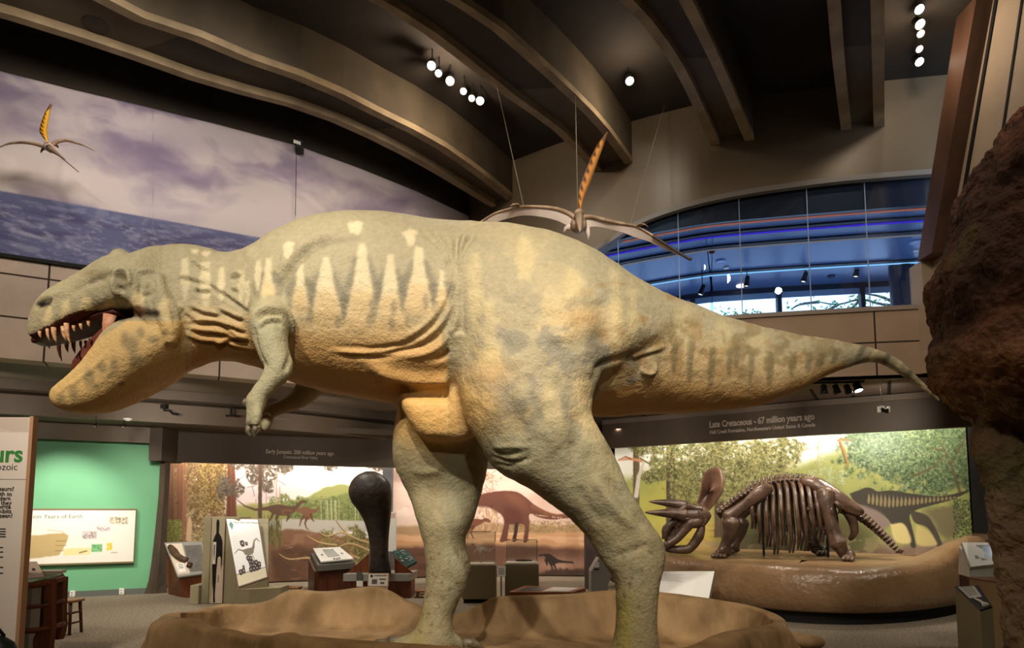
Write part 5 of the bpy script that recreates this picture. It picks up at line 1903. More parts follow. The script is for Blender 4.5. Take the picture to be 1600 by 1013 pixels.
# frill: curved plate
q = MB()
outline = [(1086, 797), (1089, 785), (1094, 768), (1096, 752), (1100, 740), (1108, 733), (1118, 730), (1126, 732), (1130, 742), (1131, 754), (1129, 768), (1123, 780), (1114, 792), (1104, 802), (1094, 806)]
cx_, cy_ = 1109, 768
rings = []
for f_, dd in [(1.0, 0.0), (.97, -.05), (.8, -.02), (.5, .06), (.2, .09), (.02, .1)]:
    rings.append([at(cx_ + (x - cx_) * f_, cy_ + (y - cy_) * f_, 12.05 + dd - .25 * (x - 1109) / 22) for x, y in outline])
back = []
for f_, dd in [(.02, .16), (.5, .13), (.8, .06), (.97, .03)]:
    back.append([at(cx_ + (x - cx_) * f_, cy_ + (y - cy_) * f_, 12.05 + dd - .25 * (x - 1109) / 22) for x, y in outline])
q.loft(rings + back + [rings[0]], caps=False)
q.build('frill', mat('fossil_frill', (120, 88, 72), .35, (94, 66, 53), 3, .3, 20, spec=.5), parent=sk_o, smooth=True)
for pts, r, d in [([(1078, 797), (1062, 789), (1040, 786), (1014, 784)], [.13, .10, .065, .012], .16), ([(1070, 806), (1056, 803), (1034, 802), (1008, 801)], [.13, .10, .065, .012], -.16)]:
    q = MB()
    S = smooth_pts(pts, 4)
    q.tube([at(x, y, 12.0 + d) for x, y in S], list(np.interp(np.linspace(0, 1, len(S)), [0, .35, .7, 1], r)), 12)
    q.build('horn', M_bone, parent=sk_o, smooth=True)
for s_ in (-1, 1):
    q = MB()
    S = smooth_pts([(1097, 822), (1092, 838), (1080, 855), (1062, 868), (1046, 873), (1040, 870)], 4)
    q.tube([Vector((w_.x, w_.y, max(w_.z, .9))) for w_ in [at(x, y, 12.0 + s_ * .13 * (1 - i / len(S) * .7)) for i, (x, y) in enumerate(S)]], list(np.interp(np.linspace(0, 1, len(S)), [0, .2, .6, 1], [.06, .095, .075, .03])), 12)
    q.build('lower_jaw', M_bone, parent=tri, smooth=True)
# spine: vertebrae one by one with neural spines
spine = smooth_pts([(1122, 806), (1132, 798), (1148, 786), (1166, 773), (1186, 763), (1208, 756), (1236, 753), (1262, 756), (1284, 766), (1304, 780), (1322, 795), (1338, 806), (1352, 815), (1372, 832), (1392, 852), (1410, 869), (1427, 883)], 8)
sl = [0]
for a, c in zip(spine[:-1], spine[1:]):
    sl.append(sl[-1] + math.hypot(c[0] - a[0], c[1] - a[1]))
def sp_at(t):
    s = t * sl[-1]
    return float(np.interp(s, sl, [p[0] for p in spine])), float(np.interp(s, sl, [p[1] for p in spine]))
NV = 52
for i in range(NV - 3):
    t = (i + .5) / NV
    x, y = sp_at(t)
    x2, y2 = sp_at(min(t + .01, 1))
    ang = math.atan2(y2 - y, x2 - x)
    nx, ny = math.sin(ang), -math.cos(ang)
    tail = max(0, (t - .62) / .38)
    r = .085 * (1 - .75 * tail)
    h = (13 if t < .62 else 11 * (1 - .75 * tail)) * (.8 if t < .15 else 1)
    q = MB()
    c = at(x, y, Yt(x))
    ax = at(x2, y2, Yt(x2)) - c
    ax = ax.normalized() if ax.length > 1e-6 else Vector((1, 0, 0))
    q.lathe(c - ax * r * .55, [(r * .95, 0), (r * .75, r * .55), (r * .95, r * 1.1)], 10, ax)
    lean = .35 if t < .62 else .5
    q.tube([at(x, y, Yt(x)), at(x + nx * h * .6 + lean * h * .3, y + ny * h * .6, Yt(x)), at(x + nx * h + lean * h * .5, y + ny * h, Yt(x))], [r * .5, r * .38, r * .45], 8, flat=((0, 1, 0), .5))
    for s_ in (-1, 1):
        q.tube([at(x, y, Yt(x)), at(x + nx * 4 * (1 - .6 * tail), y + ny * 4, Yt(x) + s_ * r * 2.4)], [r * .4, r * .25], 7)
    if tail > .02:
        q.tube([at(x, y, Yt(x)), at(x - nx * 8 * (1 - .7 * tail) + 2, y - ny * 8 * (1 - .7 * tail), Yt(x))], [r * .35, r * .2], 7)
    lo_ = min(v_[2] for v_ in q.v)
    cl_ = .808 + .1 * max(0, min(1, (x - 1385) / 25))
    if lo_ < cl_:
        q.v = [(v_[0], v_[1], v_[2] + cl_ - lo_) for v_ in q.v]
    q.build('vertebra', M_bone, parent=tri, smooth=True)
# ribs
NR = 13
for i in range(NR):
    f_ = i / (NR - 1)
    t = .17 + .37 * f_
    x, y = sp_at(t)
    yb = np.interp(f_, [0, .2, .5, .8, 1], [832, 858, 858, 838, 808]) + (-6, 5, 0, 8)[i % 4]
    lean = np.interp(f_, [0, .5, 1], [4, 12, 14])
    for s_ in (-1, 1):
        xs = x + (0 if s_ < 0 else 5)
        pts = [(xs, y, s_ * .05), (xs + 4, y + 10, s_ * .42), (xs + lean * .7, y + (yb - y) * .45, s_ * .62), (xs + lean, y + (yb - y) * .8, s_ * .55), (xs + lean * .8, yb, s_ * .36)]
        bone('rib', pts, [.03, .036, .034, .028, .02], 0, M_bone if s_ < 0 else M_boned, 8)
# shoulder, forelimbs
for s_ in (-1, 1):
    d = s_ * .62
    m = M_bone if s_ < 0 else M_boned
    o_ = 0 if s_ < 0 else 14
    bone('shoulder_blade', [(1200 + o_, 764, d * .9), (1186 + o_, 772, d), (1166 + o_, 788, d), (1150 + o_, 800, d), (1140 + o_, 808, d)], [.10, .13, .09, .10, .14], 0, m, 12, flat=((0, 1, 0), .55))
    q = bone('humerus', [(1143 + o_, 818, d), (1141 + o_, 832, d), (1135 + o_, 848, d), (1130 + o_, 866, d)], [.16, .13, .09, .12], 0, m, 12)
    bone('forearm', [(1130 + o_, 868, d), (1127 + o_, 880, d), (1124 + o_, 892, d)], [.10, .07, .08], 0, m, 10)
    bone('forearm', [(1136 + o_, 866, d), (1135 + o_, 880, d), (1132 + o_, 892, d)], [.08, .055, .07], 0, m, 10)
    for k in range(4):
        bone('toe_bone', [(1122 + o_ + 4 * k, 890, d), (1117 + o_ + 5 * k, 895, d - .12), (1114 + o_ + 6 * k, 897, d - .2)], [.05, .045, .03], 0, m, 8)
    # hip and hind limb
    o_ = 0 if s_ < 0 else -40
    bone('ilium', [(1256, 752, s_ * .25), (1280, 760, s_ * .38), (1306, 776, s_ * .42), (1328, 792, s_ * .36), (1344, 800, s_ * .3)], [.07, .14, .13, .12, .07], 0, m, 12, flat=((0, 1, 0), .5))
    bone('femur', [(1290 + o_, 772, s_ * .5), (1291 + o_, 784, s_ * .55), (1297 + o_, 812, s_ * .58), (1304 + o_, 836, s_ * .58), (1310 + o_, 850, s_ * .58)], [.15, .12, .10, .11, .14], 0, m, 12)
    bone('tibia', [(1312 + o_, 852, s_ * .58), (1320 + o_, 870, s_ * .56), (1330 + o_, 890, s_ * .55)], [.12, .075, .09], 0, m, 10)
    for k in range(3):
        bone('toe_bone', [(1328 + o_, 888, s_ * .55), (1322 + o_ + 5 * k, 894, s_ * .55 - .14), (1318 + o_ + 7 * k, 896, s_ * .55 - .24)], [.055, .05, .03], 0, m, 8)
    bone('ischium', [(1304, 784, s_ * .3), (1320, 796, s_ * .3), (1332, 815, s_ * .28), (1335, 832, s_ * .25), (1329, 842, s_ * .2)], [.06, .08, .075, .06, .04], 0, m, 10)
    bone('pubis', [(1290, 784, s_ * .32), (1275, 790, s_ * .4), (1262, 797, s_ * .45)], [.06, .05, .04], 0, m, 8)
for px, y in [(1190, 765), (1290, 775)]:
    q = MB()
    a = at(px, y, Yt(px))
    q.tube([a, (a.x, a.y, .806)], .022, 8)
    q.build('support_rod', M_black, parent=tri)
# ================================================================== DISPLAYS ON THE FLOOR
M_olive = mat('olive_laminate', (146, 138, 112), .5, (138, 130, 104), .8)
M_grey = mat('grey_laminate', (150, 150, 144), .45, (142, 142, 136), .8)
M_darkgrey = mat('dark_grey_laminate', (92, 88, 82), .5, (84, 80, 74), 1)
M_wbase = mat('red_brown_wood', (122, 66, 36), .4, (96, 48, 26), 3, .1, 30, stretch=(6, 6, .6))
M_wdark = mat('dark_wood', (86, 44, 26), .35, (62, 32, 20), 3, .1, 30, stretch=(6, 6, .6))
M_white = mat('white_panel', (236, 234, 228), .5)
M_ink = mat('print_ink', (48, 46, 44), .7)
M_cream = mat('cream_panel', (214, 198, 180), .6)
M_blackp = mat('black_panel', (22, 20, 20), .4)
M_screen = mat('screen_dark', (52, 60, 62), .15, spec=.6)
M_acr = glass('acrylic', (248, 250, 250), 1.3)
M_steel = mat('satin_metal', (170, 170, 168), .3, metal=.8)


def slab(name, TL, TR, BR, BL, thick, m, parent=None, bevel=0.0):
    """flat board with its face through four points, thickness going behind it"""
    TL, TR, BR, BL = map(Vector, (TL, TR, BR, BL))
    n = (TR - TL).cross(BL - TL).normalized()
    if n.y < 0:
        n = -n
    q = MB()
    q.prism([BL, BR, TR, TL], n * thick)
    return q.build(name, m, parent=parent, bevel=bevel)


def on(TL, TR, BR, BL, u0, v0, u1, v1, lift=.003):
    """sub-rectangle of a board in fractions, lifted off its face"""
    TL, TR, BR, BL = map(Vector, (TL, TR, BR, BL))
    n = (TR - TL).cross(BL - TL).normalized()
    if n.y > 0:
        n = -n
    f = lambda u, v: TL + (TR - TL) * u * (1 - v) + (BR - BL) * u * v + (BL - TL) * v + n * lift
    return f(u0, v0), f(u1, v0), f(u1, v1), f(u0, v1)


def painted(name, TL, TR, BR, BL, cv, nx, nz, parent=None, lift=.004, rough=.5):
    """printed sheet on a board; canvas in fractions 0..1"""
    TL, TR, BR, BL = map(Vector, on(TL, TR, BR, BL, 0, 0, 1, 1, lift))
    U, V = np.meshgrid(np.linspace(0, 1, nx), np.linspace(0, 1, nz))
    A = [np.array(p) for p in (TL, TR, BR, BL)]
    P = A[0] * ((1 - U) * (1 - V))[..., None] + A[1] * (U * (1 - V))[..., None] + A[2] * (U * V)[..., None] + A[3] * ((1 - U) * V)[..., None]
    cols = cv.sample(cv.x0 + U * (cv.x1 - cv.x0), cv.y0 + V * (cv.y1 - cv.y0))
    o = grid_mesh(name, P, cols, attr_mat('print_paint', rough, 0))
    if parent is not None:
        org = ORG[parent.name]
        o.location = o.location - org
        o.parent = parent
    return o


def txt(s, quad, u, v, size, m, parent, name='lettering', align='LEFT', bold=0.0):
    TL, TR, BR, BL = map(Vector, quad)
    R = TR - TL
    D = BL - TL
    n = R.cross(D).normalized()
    if n.y > 0:
        n = -n
    p = TL + R * u + D * v + n * .004
    return text_mb(s, size, p, R, -D, align, .003, bold).build(name, m, parent=parent)


# ---------------------------------------------------------------- introduction panel at the far left
Yp = 6.2
xr = at(48, 655, Yp).x
q = [(xr - 1.75, Yp, 2.52), (xr, Yp, 2.52), (xr, Yp, 0.0), (xr - 1.75, Yp, 0.0)]
ip = thing('introduction_panel', 'tall white text panel with green title lettering, standing beside the green wall', 'panel', (xr - .9, Yp, 0))
slab('board', *q, .05, mat('intro_board', (226, 216, 204), .6, (218, 206, 192), .6), ip)
cv = Canvas(0, 0, 175, 252, 1.0, (226, 214, 202))
cv.poly([(0, 0), (175, 0), (175, 60), (0, 60)], (196, 180, 166), .9, 1)
cv.poly([(120, 10), (160, 62), (40, 66), (0, 40)], (214, 198, 184), .6, 2)
painted('print', *on(*q, 0, 0, 1, .24, 0), Canvas and cv, 60, 40, ip)
slab('edge_trim', (xr, Yp - .012, 2.53), (xr + .035, Yp - .012, 2.53), (xr + .035, Yp - .012, 0), (xr, Yp - .012, 0), .07, mat('tan_edge', (176, 136, 100), .6), ip)
M_gl = mat('green_letters', (58, 134, 62), .5)
f_ = lambda px, py: ((at(px, py, Yp).x - (xr - 1.75)) / 1.75, (2.52 - at(px, py, Yp).z) / 2.52)
u, v = f_(36, 722)
txt('Dinosaurs', q, u, v, .23, M_gl, ip, align='RIGHT', bold=.006)
u, v = f_(28, 735)
txt('of the Mesozoic', q, u, v, .095, M_ink, ip, align='RIGHT')
for s, px, py in [('dinosaurs?', 22, 767), ('Earth to', 19, 775), ('modern', 17, 782), ('what they', 18, 789), ('be write', 17, 795), ('exhibits', 18, 802), ('ever seen?', 20, 809)]:
    u, v = f_(px, py)
    txt(s, q, u, v, .058, M_ink, ip, align='RIGHT')
for k in range(9):
    py = [826, 830, 834, 838, 855, 862, 870, 886, 895][k]
    u, v = f_(9 if k < 4 else 5, py)
    a = on(*q, u - .12, v, u, v + .004)
    slab('text_line', *a, .001, M_ink, ip)
# dark rounded bag by its foot
b = MB()
c = at(-4, 1018, 5.3)
rings = []
for k, (r, h) in enumerate([(.12, 0), (.17, .06), (.18, .2), (.16, .32), (.11, .4), (.04, .44), (.005, .45)]):
    rings.append([(c.x + math.cos(2 * math.pi * j / 20) * r * 1.1, c.y + math.sin(2 * math.pi * j / 20) * r * .8, max(c.z + .19 - .45, 0) + h) for j in range(20)])
zoff = min(p[2] for r in rings for p in r)
b.loft([[(x, y, z - zoff) for x, y, z in r] for r in rings])
ztop = c.z + .13
bag = b.build('bag', mat('bag_cloth', (34, 44, 40), .4, (22, 26, 26), 8), smooth=True)
bag.location.z = 0
bag.scale.z = ztop / .45
tag(bag, 'dark green black rounded bag on the floor before the white introduction panel', 'bag')
b = MB()
b.tube([(c.x - .05, c.y, .44), (c.x, c.y - .02, .5), (c.x + .05, c.y, .44)], .012, 8)
b.build('strap', M_blackp, parent=bag, smooth=True)

# ---------------------------------------------------------------- timeline board on the green wall
GB = Plan([(p.x, p.y) for p in GW.off(-.06)])
a, c = GB.at_px(-60), GB.at_px(212)
zt_ = (at(212, 797, c.y).z + at(40, 798, GB.at_px(40).y).z) / 2
zl_ = (at(212, 878, c.y).z + at(40, 882, GB.at_px(40).y).z) / 2
q = [(a.x, a.y, zt_), (c.x, c.y, zt_), (c.x, c.y, zl_), (a.x, a.y, zl_)]
tb = thing('timeline_board', 'wide white framed board with strata diagram hung on the green wall', 'board', ((a.x + c.x) / 2, (a.y + c.y) / 2, zl_))
slab('board', *q, .05, M_white, tb)
M_frame = mat('brown_frame', (132, 116, 84), .5)
for (u0, v0, u1, v1) in [(-.006, -.03, 1.006, 0), (-.006, 1, 1.006, 1.03), (1, 0, 1.006, 1), (-.006, 0, 0, 1)]:
    slab('frame', *on(*q, u0, v0, u1, v1, .01), .05, M_frame, tb)
cv = Canvas(-60, 797, 212, 881, 1.2, (242, 238, 228))
cv.poly([(-60, 838), (40, 837), (95, 833), (103, 838), (100, 850), (90, 868), (40, 873), (-60, 875)], (196, 172, 122), 1, .6, 1, .2)
cv.line([(70, 828), (92, 831), (103, 838)], 1.4, (206, 190, 150), .9)
for y in (846, 853, 861):
    cv.line([(84, y), (100, y)], .9, (120, 100, 70), .8)
cv.poly([(96, 858), (140, 857), (140, 868), (96, 869)], (240, 226, 166), 1, .4)
cv.line([(122, 865), (134, 862)], 1.2, (50, 44, 40))
def photo(x0, y0, x1, y1, cs):
    cv.poly([(x0, y0), (x1, y0), (x1, y1), (x0, y1)], cs[0], 1, .3)
    cv.dabs(50, lambda: (random.uniform(x0 + 1, x1 - 1), random.uniform(y0 + 1, y1 - 1)), (.7, 2), cs[1:], .8)
photo(125, 831, 149, 843, [(206, 196, 196), (120, 100, 90), (160, 140, 130), (230, 226, 226)])
photo(148, 822, 171, 832, [(236, 230, 226), (170, 150, 156), (196, 180, 186)])
photo(168, 808, 200, 820, [(226, 216, 196), (140, 140, 110), (186, 170, 140), (110, 110, 90)])
photo(141, 852, 159, 864, [(126, 190, 130), (86, 150, 100), (150, 206, 150)])
photo(166, 850, 175, 862, [(236, 216, 92), (216, 190, 70), (246, 230, 130)])
cv.line([(174, 866), (184, 866)], .8, (120, 116, 110))
painted('print', *q, cv, 280, 90, tb)
u = (40 + 60) / 272
txt('Million Years of Earth', q, (30 + 60) / 272, .155, .105, mat('olive_ink', (96, 104, 84), .7), tb)
# sockets in the baseboard
for px, lab in [(121, 'white double socket box in the grey skirting under the board end'), (197, 'white double socket box in the grey skirting near the brown pier')]:
    p = GW.at_px(px, -.03)
    so = MB()
    so.box((p.x - .045, p.y - .02, .01), (p.x + .045, p.y + .02, .125))
    s_ = so.build('wall_socket', M_white, bevel=.004)
    tag(s_, lab, 'socket')
    for k in (-1, 1):
        h = MB()
        h.box((p.x - .012, p.y - .024, .065 + k * .025 - .008), (p.x + .012, p.y - .018, .065 + k * .025 + .008))
        h.build('outlet_face', M_darkgrey, parent=s_)

# ---------------------------------------------------------------- curved wooden reading desk
Yd = 7.0
dk = thing('reading_desk', 'curved dark wooden reading desk with slatted rails beside the white panel', 'desk', (-5.1, Yd, 0))
def wpanel(pxs, Y, name='side_panel'):
    """wavy upright board: list of (left px, right px, y)"""
    L = smooth_pts([(l, y) for l, r, y in pxs], 4)
    R = smooth_pts([(r, y) for l, r, y in pxs], 4)
    q = MB()
    pts = [at(x, y, Y) for x, y in L] + [at(x, y, Y) for x, y in reversed(R)]
    # strip of quads, extruded
    n = len(L)
    fr = [at(x, y, Y) for x, y in L], [at(x, y, Y) for x, y in R]
    rings = [[fr[0][i], fr[1][i], fr[1][i] + Vector((0.02, .05, 0)), fr[0][i] + Vector((0.02, .05, 0))] for i in range(n)]
    q.loft(rings)
    return q.build(name, M_wbase, parent=dk)
wpanel([(68, 81, 905), (68, 80, 940), (66, 80, 975), (54, 79, 993), (51, 77, 1008), (54, 76, 1028)], 6.95)
wpanel([(80, 99, 902), (81, 98, 930), (81, 97, 955), (80, 98, 975), (82, 95, 992), (84, 92, 1000)], 7.15)
for y, r in [(914, .035), (948, .022), (985, .03)]:
    q = MB()
    pts = smooth_pts([(20, y + 3, 6.75), (50, y + 1, 6.88), (75, y - 3, 6.95), (99, y - 10, 7.15)], 5)
    q.tube([at(*p) for p in pts], r, 8, flat=((0, 1, 0), .6))
    q.build('rail', M_wbase, parent=dk, smooth=True)
q = MB()
top_ = [at(18, 915, 6.75), at(50, 914, 6.88), at(76, 910, 6.96), at(100, 902, 7.15), at(98, 900, 7.5), at(30, 902, 7.6)]
q.prism(top_, (0, 0, .03))
q.build('desk_top', M_wdark, parent=dk)
q = MB()
q.box((at(38, 950, 7.15).x, 7.15, .0), (at(48, 950, 7.15).x, 7.3, .8))
q.build('post', M_grey, parent=dk)
q = MB()
q.box((at(50, 950, 7.35).x, 7.35, .25), (at(75, 950, 7.35).x, 7.6, .82))
q.build('cabinet', M_wdark, parent=dk)
# sloping sheet and books on it
qd = [at(33, 887, 7.35), at(57, 886, 7.35), at(69, 910, 6.95), at(33, 914, 6.85)]
qd = [p + Vector((0, 0, .06)) for p in qd]
sh = slab('activity_sheet', *qd, .012, mat('pink_white_sheet', (232, 214, 206), .5), None)
tag(sh, 'pale printed activity sheet sloping on the wooden reading desk', 'sheet')
for u, v in [(.2, .55), (.55, .45)]:
    s_ = on(*qd, u, v, u + .16, v + .12, .002)
    slab('picture', *s_, .001, M_ink, sh)
b = MB()
c = at(66, 897, 7.3)
b.obox((c.x + .02, 7.42, .912), (1, .2, 0), (-.2, 1, 0), (0, 0, 1), .12, .07, .012)
bk = b.build('book', mat('book_cover', (176, 160, 140), .5))
tag(bk, 'small picture book lying on the back edge of the reading desk', 'book')
b = MB()
b.obox((c.x + .02, 7.42, .928), (1, .2, 0), (-.2, 1, 0), (0, 0, 1), .11, .06, .005)
b.build('pages', M_white, parent=bk)


def stool(px, py, Y, w, label, h=None, tall=False):
    p = at(px, py, Y)
    zt = p.z
    t = thing('wooden_stool', label, 'stool', (p.x, Y, 0), 'small wooden stools')
    q = MB()
    q.box((p.x - w, Y - w * .8, zt - .035), (p.x + w, Y + w * .8, zt))
    q.build('seat', mat('stool_wood', (140, 92, 58), .5, (112, 70, 42), 4), parent=t, bevel=.012)
    for sx in (-1, 1):
        for sy in (-1, 1):
            q = MB()
            q.tube([(p.x + sx * w * .75, Y + sy * w * .55, zt - .03), (p.x + sx * w * .9, Y + sy * w * .68, 0)], [.022, .018], 8)
            q.build('leg', M_wdark if tall else MATS['stool_wood'], parent=t, smooth=True)
    for z in ([.33, .62] if tall else [.5]):
        for sx in (-1, 1):
            q = MB()
            q.tube([(p.x + sx * w * (.9 - .15 * z), Y - w * .62, zt * z), (p.x + sx * w * (.9 - .15 * z), Y + w * .62, zt * z)], .014, 8)
            q.build('stretcher', M_wdark if tall else MATS['stool_wood'], parent=t, smooth=True)
        q = MB()
        q.tube([(p.x - w * (.9 - .15 * z), Y - w * .62, zt * z), (p.x + w * (.9 - .15 * z), Y - w * .62, zt * z)], .014, 8)
        q.build('stretcher', M_wdark if tall else MATS['stool_wood'], parent=t, smooth=True)


stool(103, 937, 8.6, .17, 'dark wooden stool tucked beside the reading desk', tall=True)
stool(456, 917, 11.9, .16, 'low pale wooden stool on the carpet by the block display')
stool(664, 922, 12.2, .17, 'low dark wooden stool beside the giant thigh bone table')

# ---------------------------------------------------------------- footprint kiosk
_k = None
fk = thing('footprint_kiosk', 'low brown kiosk with slanted grey top carrying a dinosaur footprint card', 'kiosk', (-6.1, 12.1, 0))
q = [at(256, 848, 12.7), at(316, 846, 12.5), at(322, 896, 11.95), at(277, 902, 11.95)]
slab('top_panel', *q, .05, M_grey, fk, .01)
b = MB()
p0 = [at(264, 862, 12.7), at(318, 862, 12.5), at(322, 897, 12.0), at(280, 903, 12.02)]
lo = [Vector((p.x + (.05 if i in (0, 3) else -.02), p.y + (-.05 if i < 2 else .12), 0)) for i, p in enumerate(p0)]
b.hexa([lo[3], lo[2], lo[1], lo[0], p0[3] - Vector((0, 0, .03)), p0[2] - Vector((0, 0, .03)), p0[1] - Vector((0, 0, .05)), p0[0] - Vector((0, 0, .05))])
b.build('base', M_wbase, fk)
s_ = on(*q, .05, .05, .46, .95, .004)
slab('card', *s_, .004, M_cream, fk)
slab('screen', *on(*q, .5, .12, .97, .9, .004), .004, mat('grey_slate', (112, 108, 104), .6, (92, 88, 84), 6), fk)
b = MB()
P_ = lambda u, v, l=.02: on(*s_, u, v, u, v, l)[0]
b.tube([P_(.2, .12), P_(.35, .3), P_(.5, .45), P_(.75, .55), P_(1.05, .6)], [.05, .075, .06, .06, .055], 10)
b.build('footprint_cast', mat('cast_brown', (92, 68, 46), .6, (70, 50, 34), 9, .4, 30), fk, smooth=True)
b = MB()
b.tube([P_(1.0, .78), P_(1.12, .8), P_(1.25, .72)], [.03, .06, .05], 10)
b.build('footprint_cast', MATS['cast_brown'], fk, smooth=True)
slab('label', *on(*s_, .18, .66, .75, .95, .006), .002, M_white, fk)
for k in range(3):
    slab('text_line', *on(*s_, .28, .7 + k * .05, .66, .715 + k * .05, .009), .001, M_ink, fk)

# ---------------------------------------------------------------- height comparison and block display
Yh = 11.35
hd = thing('size_comparison_display', 'olive stepped display with black human outline and slanted white block chart', 'display', (-5.0, 11.3, 0))
b = MB()
xa, xb = at(316, 875, Yh).x, at(372, 875, Yh).x
zt_ = at(340, 808, Yh).z
b.box((xa, Yh, 0), (xb, Yh + .5, zt_))
b.build('cabinet', M_olive, hd, bevel=.008)
b = MB()
b.box((at(299, 925, Yh - .05).x, Yh - .1, 0), (xa + .01, Yh + .45, at(300, 914, Yh).z))
b.build('step', M_olive, hd, bevel=.008)
# slanted wing
Y1 = 10.95
tl, tr, br, bl = at(352, 810, Yh - .02), at(404, 811, Yh + .12), at(419, 903, Y1 - .05), at(372, 919, Y1 - .28)
b = MB()
b.hexa([(bl.x, bl.y, 0), (br.x, br.y, 0), (tr.x + .1, Yh + .5, 0), (tl.x, Yh + .5, 0), bl + Vector((0, .0, -.03)), br + Vector((0, 0, -.03)), tr + Vector((.08, .25, 0)), tl + Vector((0, .25, 0))])
b.build('wing', M_olive, hd)
q = [tl, tr, br, bl]
slab('chart_board', *q, .04, mat('brown_rim', (112, 88, 66), .5), hd)
cv = Canvas(352, 808, 420, 920, 2.2, (228, 230, 230))
# chart painted in fractions of the board
cv.poly([(352, 902), (420, 902), (420, 920), (352, 920)], (214, 206, 180), 1, .3)
cv.line([(352, 902), (420, 902)], .8, (40, 36, 34))
cv.poly([(360, 812), (365, 818), (360, 828), (355, 818)], (92, 140, 130), 1, .4)
for y in range(832, 862, 4):
    cv.line([(356, y), (372, y)], .5, (170, 168, 166), .8)
cv.line([(356, 868), (366, 862), (378, 866), (390, 868), (400, 862), (404, 850), (410, 846), (416, 852)], [1, 1.6, 3, 6, 5, 2.4, 2, 1.4], (104, 98, 90))
cv.poly([(374, 864), (388, 862), (402, 862), (398, 872), (386, 876), (378, 872)], (116, 108, 96), 1, .5)
cv.line([(394, 872), (398, 884)], 1.2, (104, 98, 90))
def block(x, y, w):
    cv.poly([(x, y), (x + w * .7, y - w * .15), (x + w, y + w * .2), (x + w * .9, y + w), (x + w * .3, y + w * 1.05), (x, y + w * .6)], (40, 32, 30), 1, .3)
    cv.poly([(x + w * .25, y + w * .3), (x + w * .75, y + w * .2), (x + w * .6, y + w * .7)], (206, 190, 182), .9, .3)
for x, y, w in [(372, 848, 10), (383, 851, 6), (380, 876, 8), (386, 877, 8), (383, 883, 7), (389, 884, 7), (384, 890, 7), (390, 890, 7), (396, 886, 9), (402, 890, 9), (382, 896, 8), (389, 896, 8), (396, 896, 8), (358, 896, 8), (365, 895, 8), (368, 890, 5), (403, 897, 6)]:
    block(x, y, w)
painted('chart', *on(*q, .03, .015, .97, .985, .002), cv, 130, 220, hd)
qq = on(*q, .03, .015, .97, .985, .004)
M_gi = mat('grey_ink', (110, 124, 118), .7)
txt('How Do We Measure Dinosaurs?', qq, .2, .065, .05, M_gi, hd)
slab('label', *on(*q, .38, .9, .62, .96, .006), .002, M_cream, hd)
# human outline on the front
q = [at(331, 809, Yh - .012), at(353, 809, Yh - .012), at(352, 942, Yh - .012), at(331, 942, Yh - .012)]
q[2].x = q[1].x
q[3].x = q[0].x
q[2].z = q[3].z = .01
slab('outline_panel', *q, .012, MATS['olive_laminate'], hd)
for (u0, u1) in ((-.02, .03), (.97, 1.02)):
    slab('edge_trim', *on(*q, u0, 0, u1, 1, .004), .01, MATS['brown_rim'], hd)
cv = Canvas(0, 0, 22, 132, 6, (160, 150, 124))
cv.poly([(8, 74), (22, 74), (22, 132), (4, 132), (6, 100)], (196, 178, 160), 1, .3)
man = [(10, 2.5), (12, 5), (12.6, 10), (12.4, 18), (12.2, 24), (16, 30), (18.5, 38), (19, 55), (18.6, 72), (18.2, 84), (17, 78), (16.8, 64), (15.2, 62), (12.4, 66), (11.6, 80), (10.4, 100), (9.6, 120), (10.6, 131), (7.4, 131), (6.6, 112), (5, 100), (4.2, 84), (3.2, 66), (2.6, 52), (3, 38), (5.2, 31), (8.2, 24), (8, 16), (7.6, 9), (8.4, 4)]
cv.poly(man, (22, 18, 18), 1, .25)
cv.poly([(12, 62), (14.5, 60), (16.5, 62), (17, 72), (19, 90), (19.6, 110), (18.6, 131), (10.6, 131), (10.4, 100), (10.6, 82), (11.4, 70)], (200, 182, 164), 1, .3)
cv.poly([(3.6, 38), (8.6, 38), (8.6, 72), (3.6, 72)], (206, 196, 180), 1, .15)
cv.poly([(5.2, 42), (7, 42), (6.8, 56), (6.2, 68), (5.2, 56)], (30, 26, 24), 1, .2)
cv.poly([(12, 86), (16.6, 86), (16, 104), (11.6, 104)], (206, 196, 180), 1, .15)
cv.poly([(13.6, 89), (14.8, 89), (14.2, 101), (13.2, 101)], (30, 26, 24), 1, .2)
painted('outline', *q, cv, 60, 330, hd)
b = MB()
s0, s1 = at(387, 940, Y1 - .3), at(438, 925, Y1 - .1)
zs = at(390, 921, Y1 - .3).z
b.hexa([(bl.x - .05, s0.y, .06), (s0.x + .02, s0.y, .06), (s1.x, s1.y, .06), (s1.x, s1.y + .4, .06), (bl.x - .05, s0.y, zs), (s0.x + .02, s0.y, zs), (s1.x, s1.y, zs), (s1.x, s1.y + .4, zs)])
b.build('step', M_olive, hd)
b = MB()
b.hexa([(bl.x, s0.y + .04, 0), (s0.x, s0.y + .04, 0), (s1.x - .04, s1.y + .02, 0), (s1.x - .04, s1.y + .35, 0), (bl.x, s0.y + .04, .06), (s0.x, s0.y + .04, .06), (s1.x - .04, s1.y + .02, .06), (s1.x - .04, s1.y + .35, .06)])
b.build('kick_base', M_black, hd)

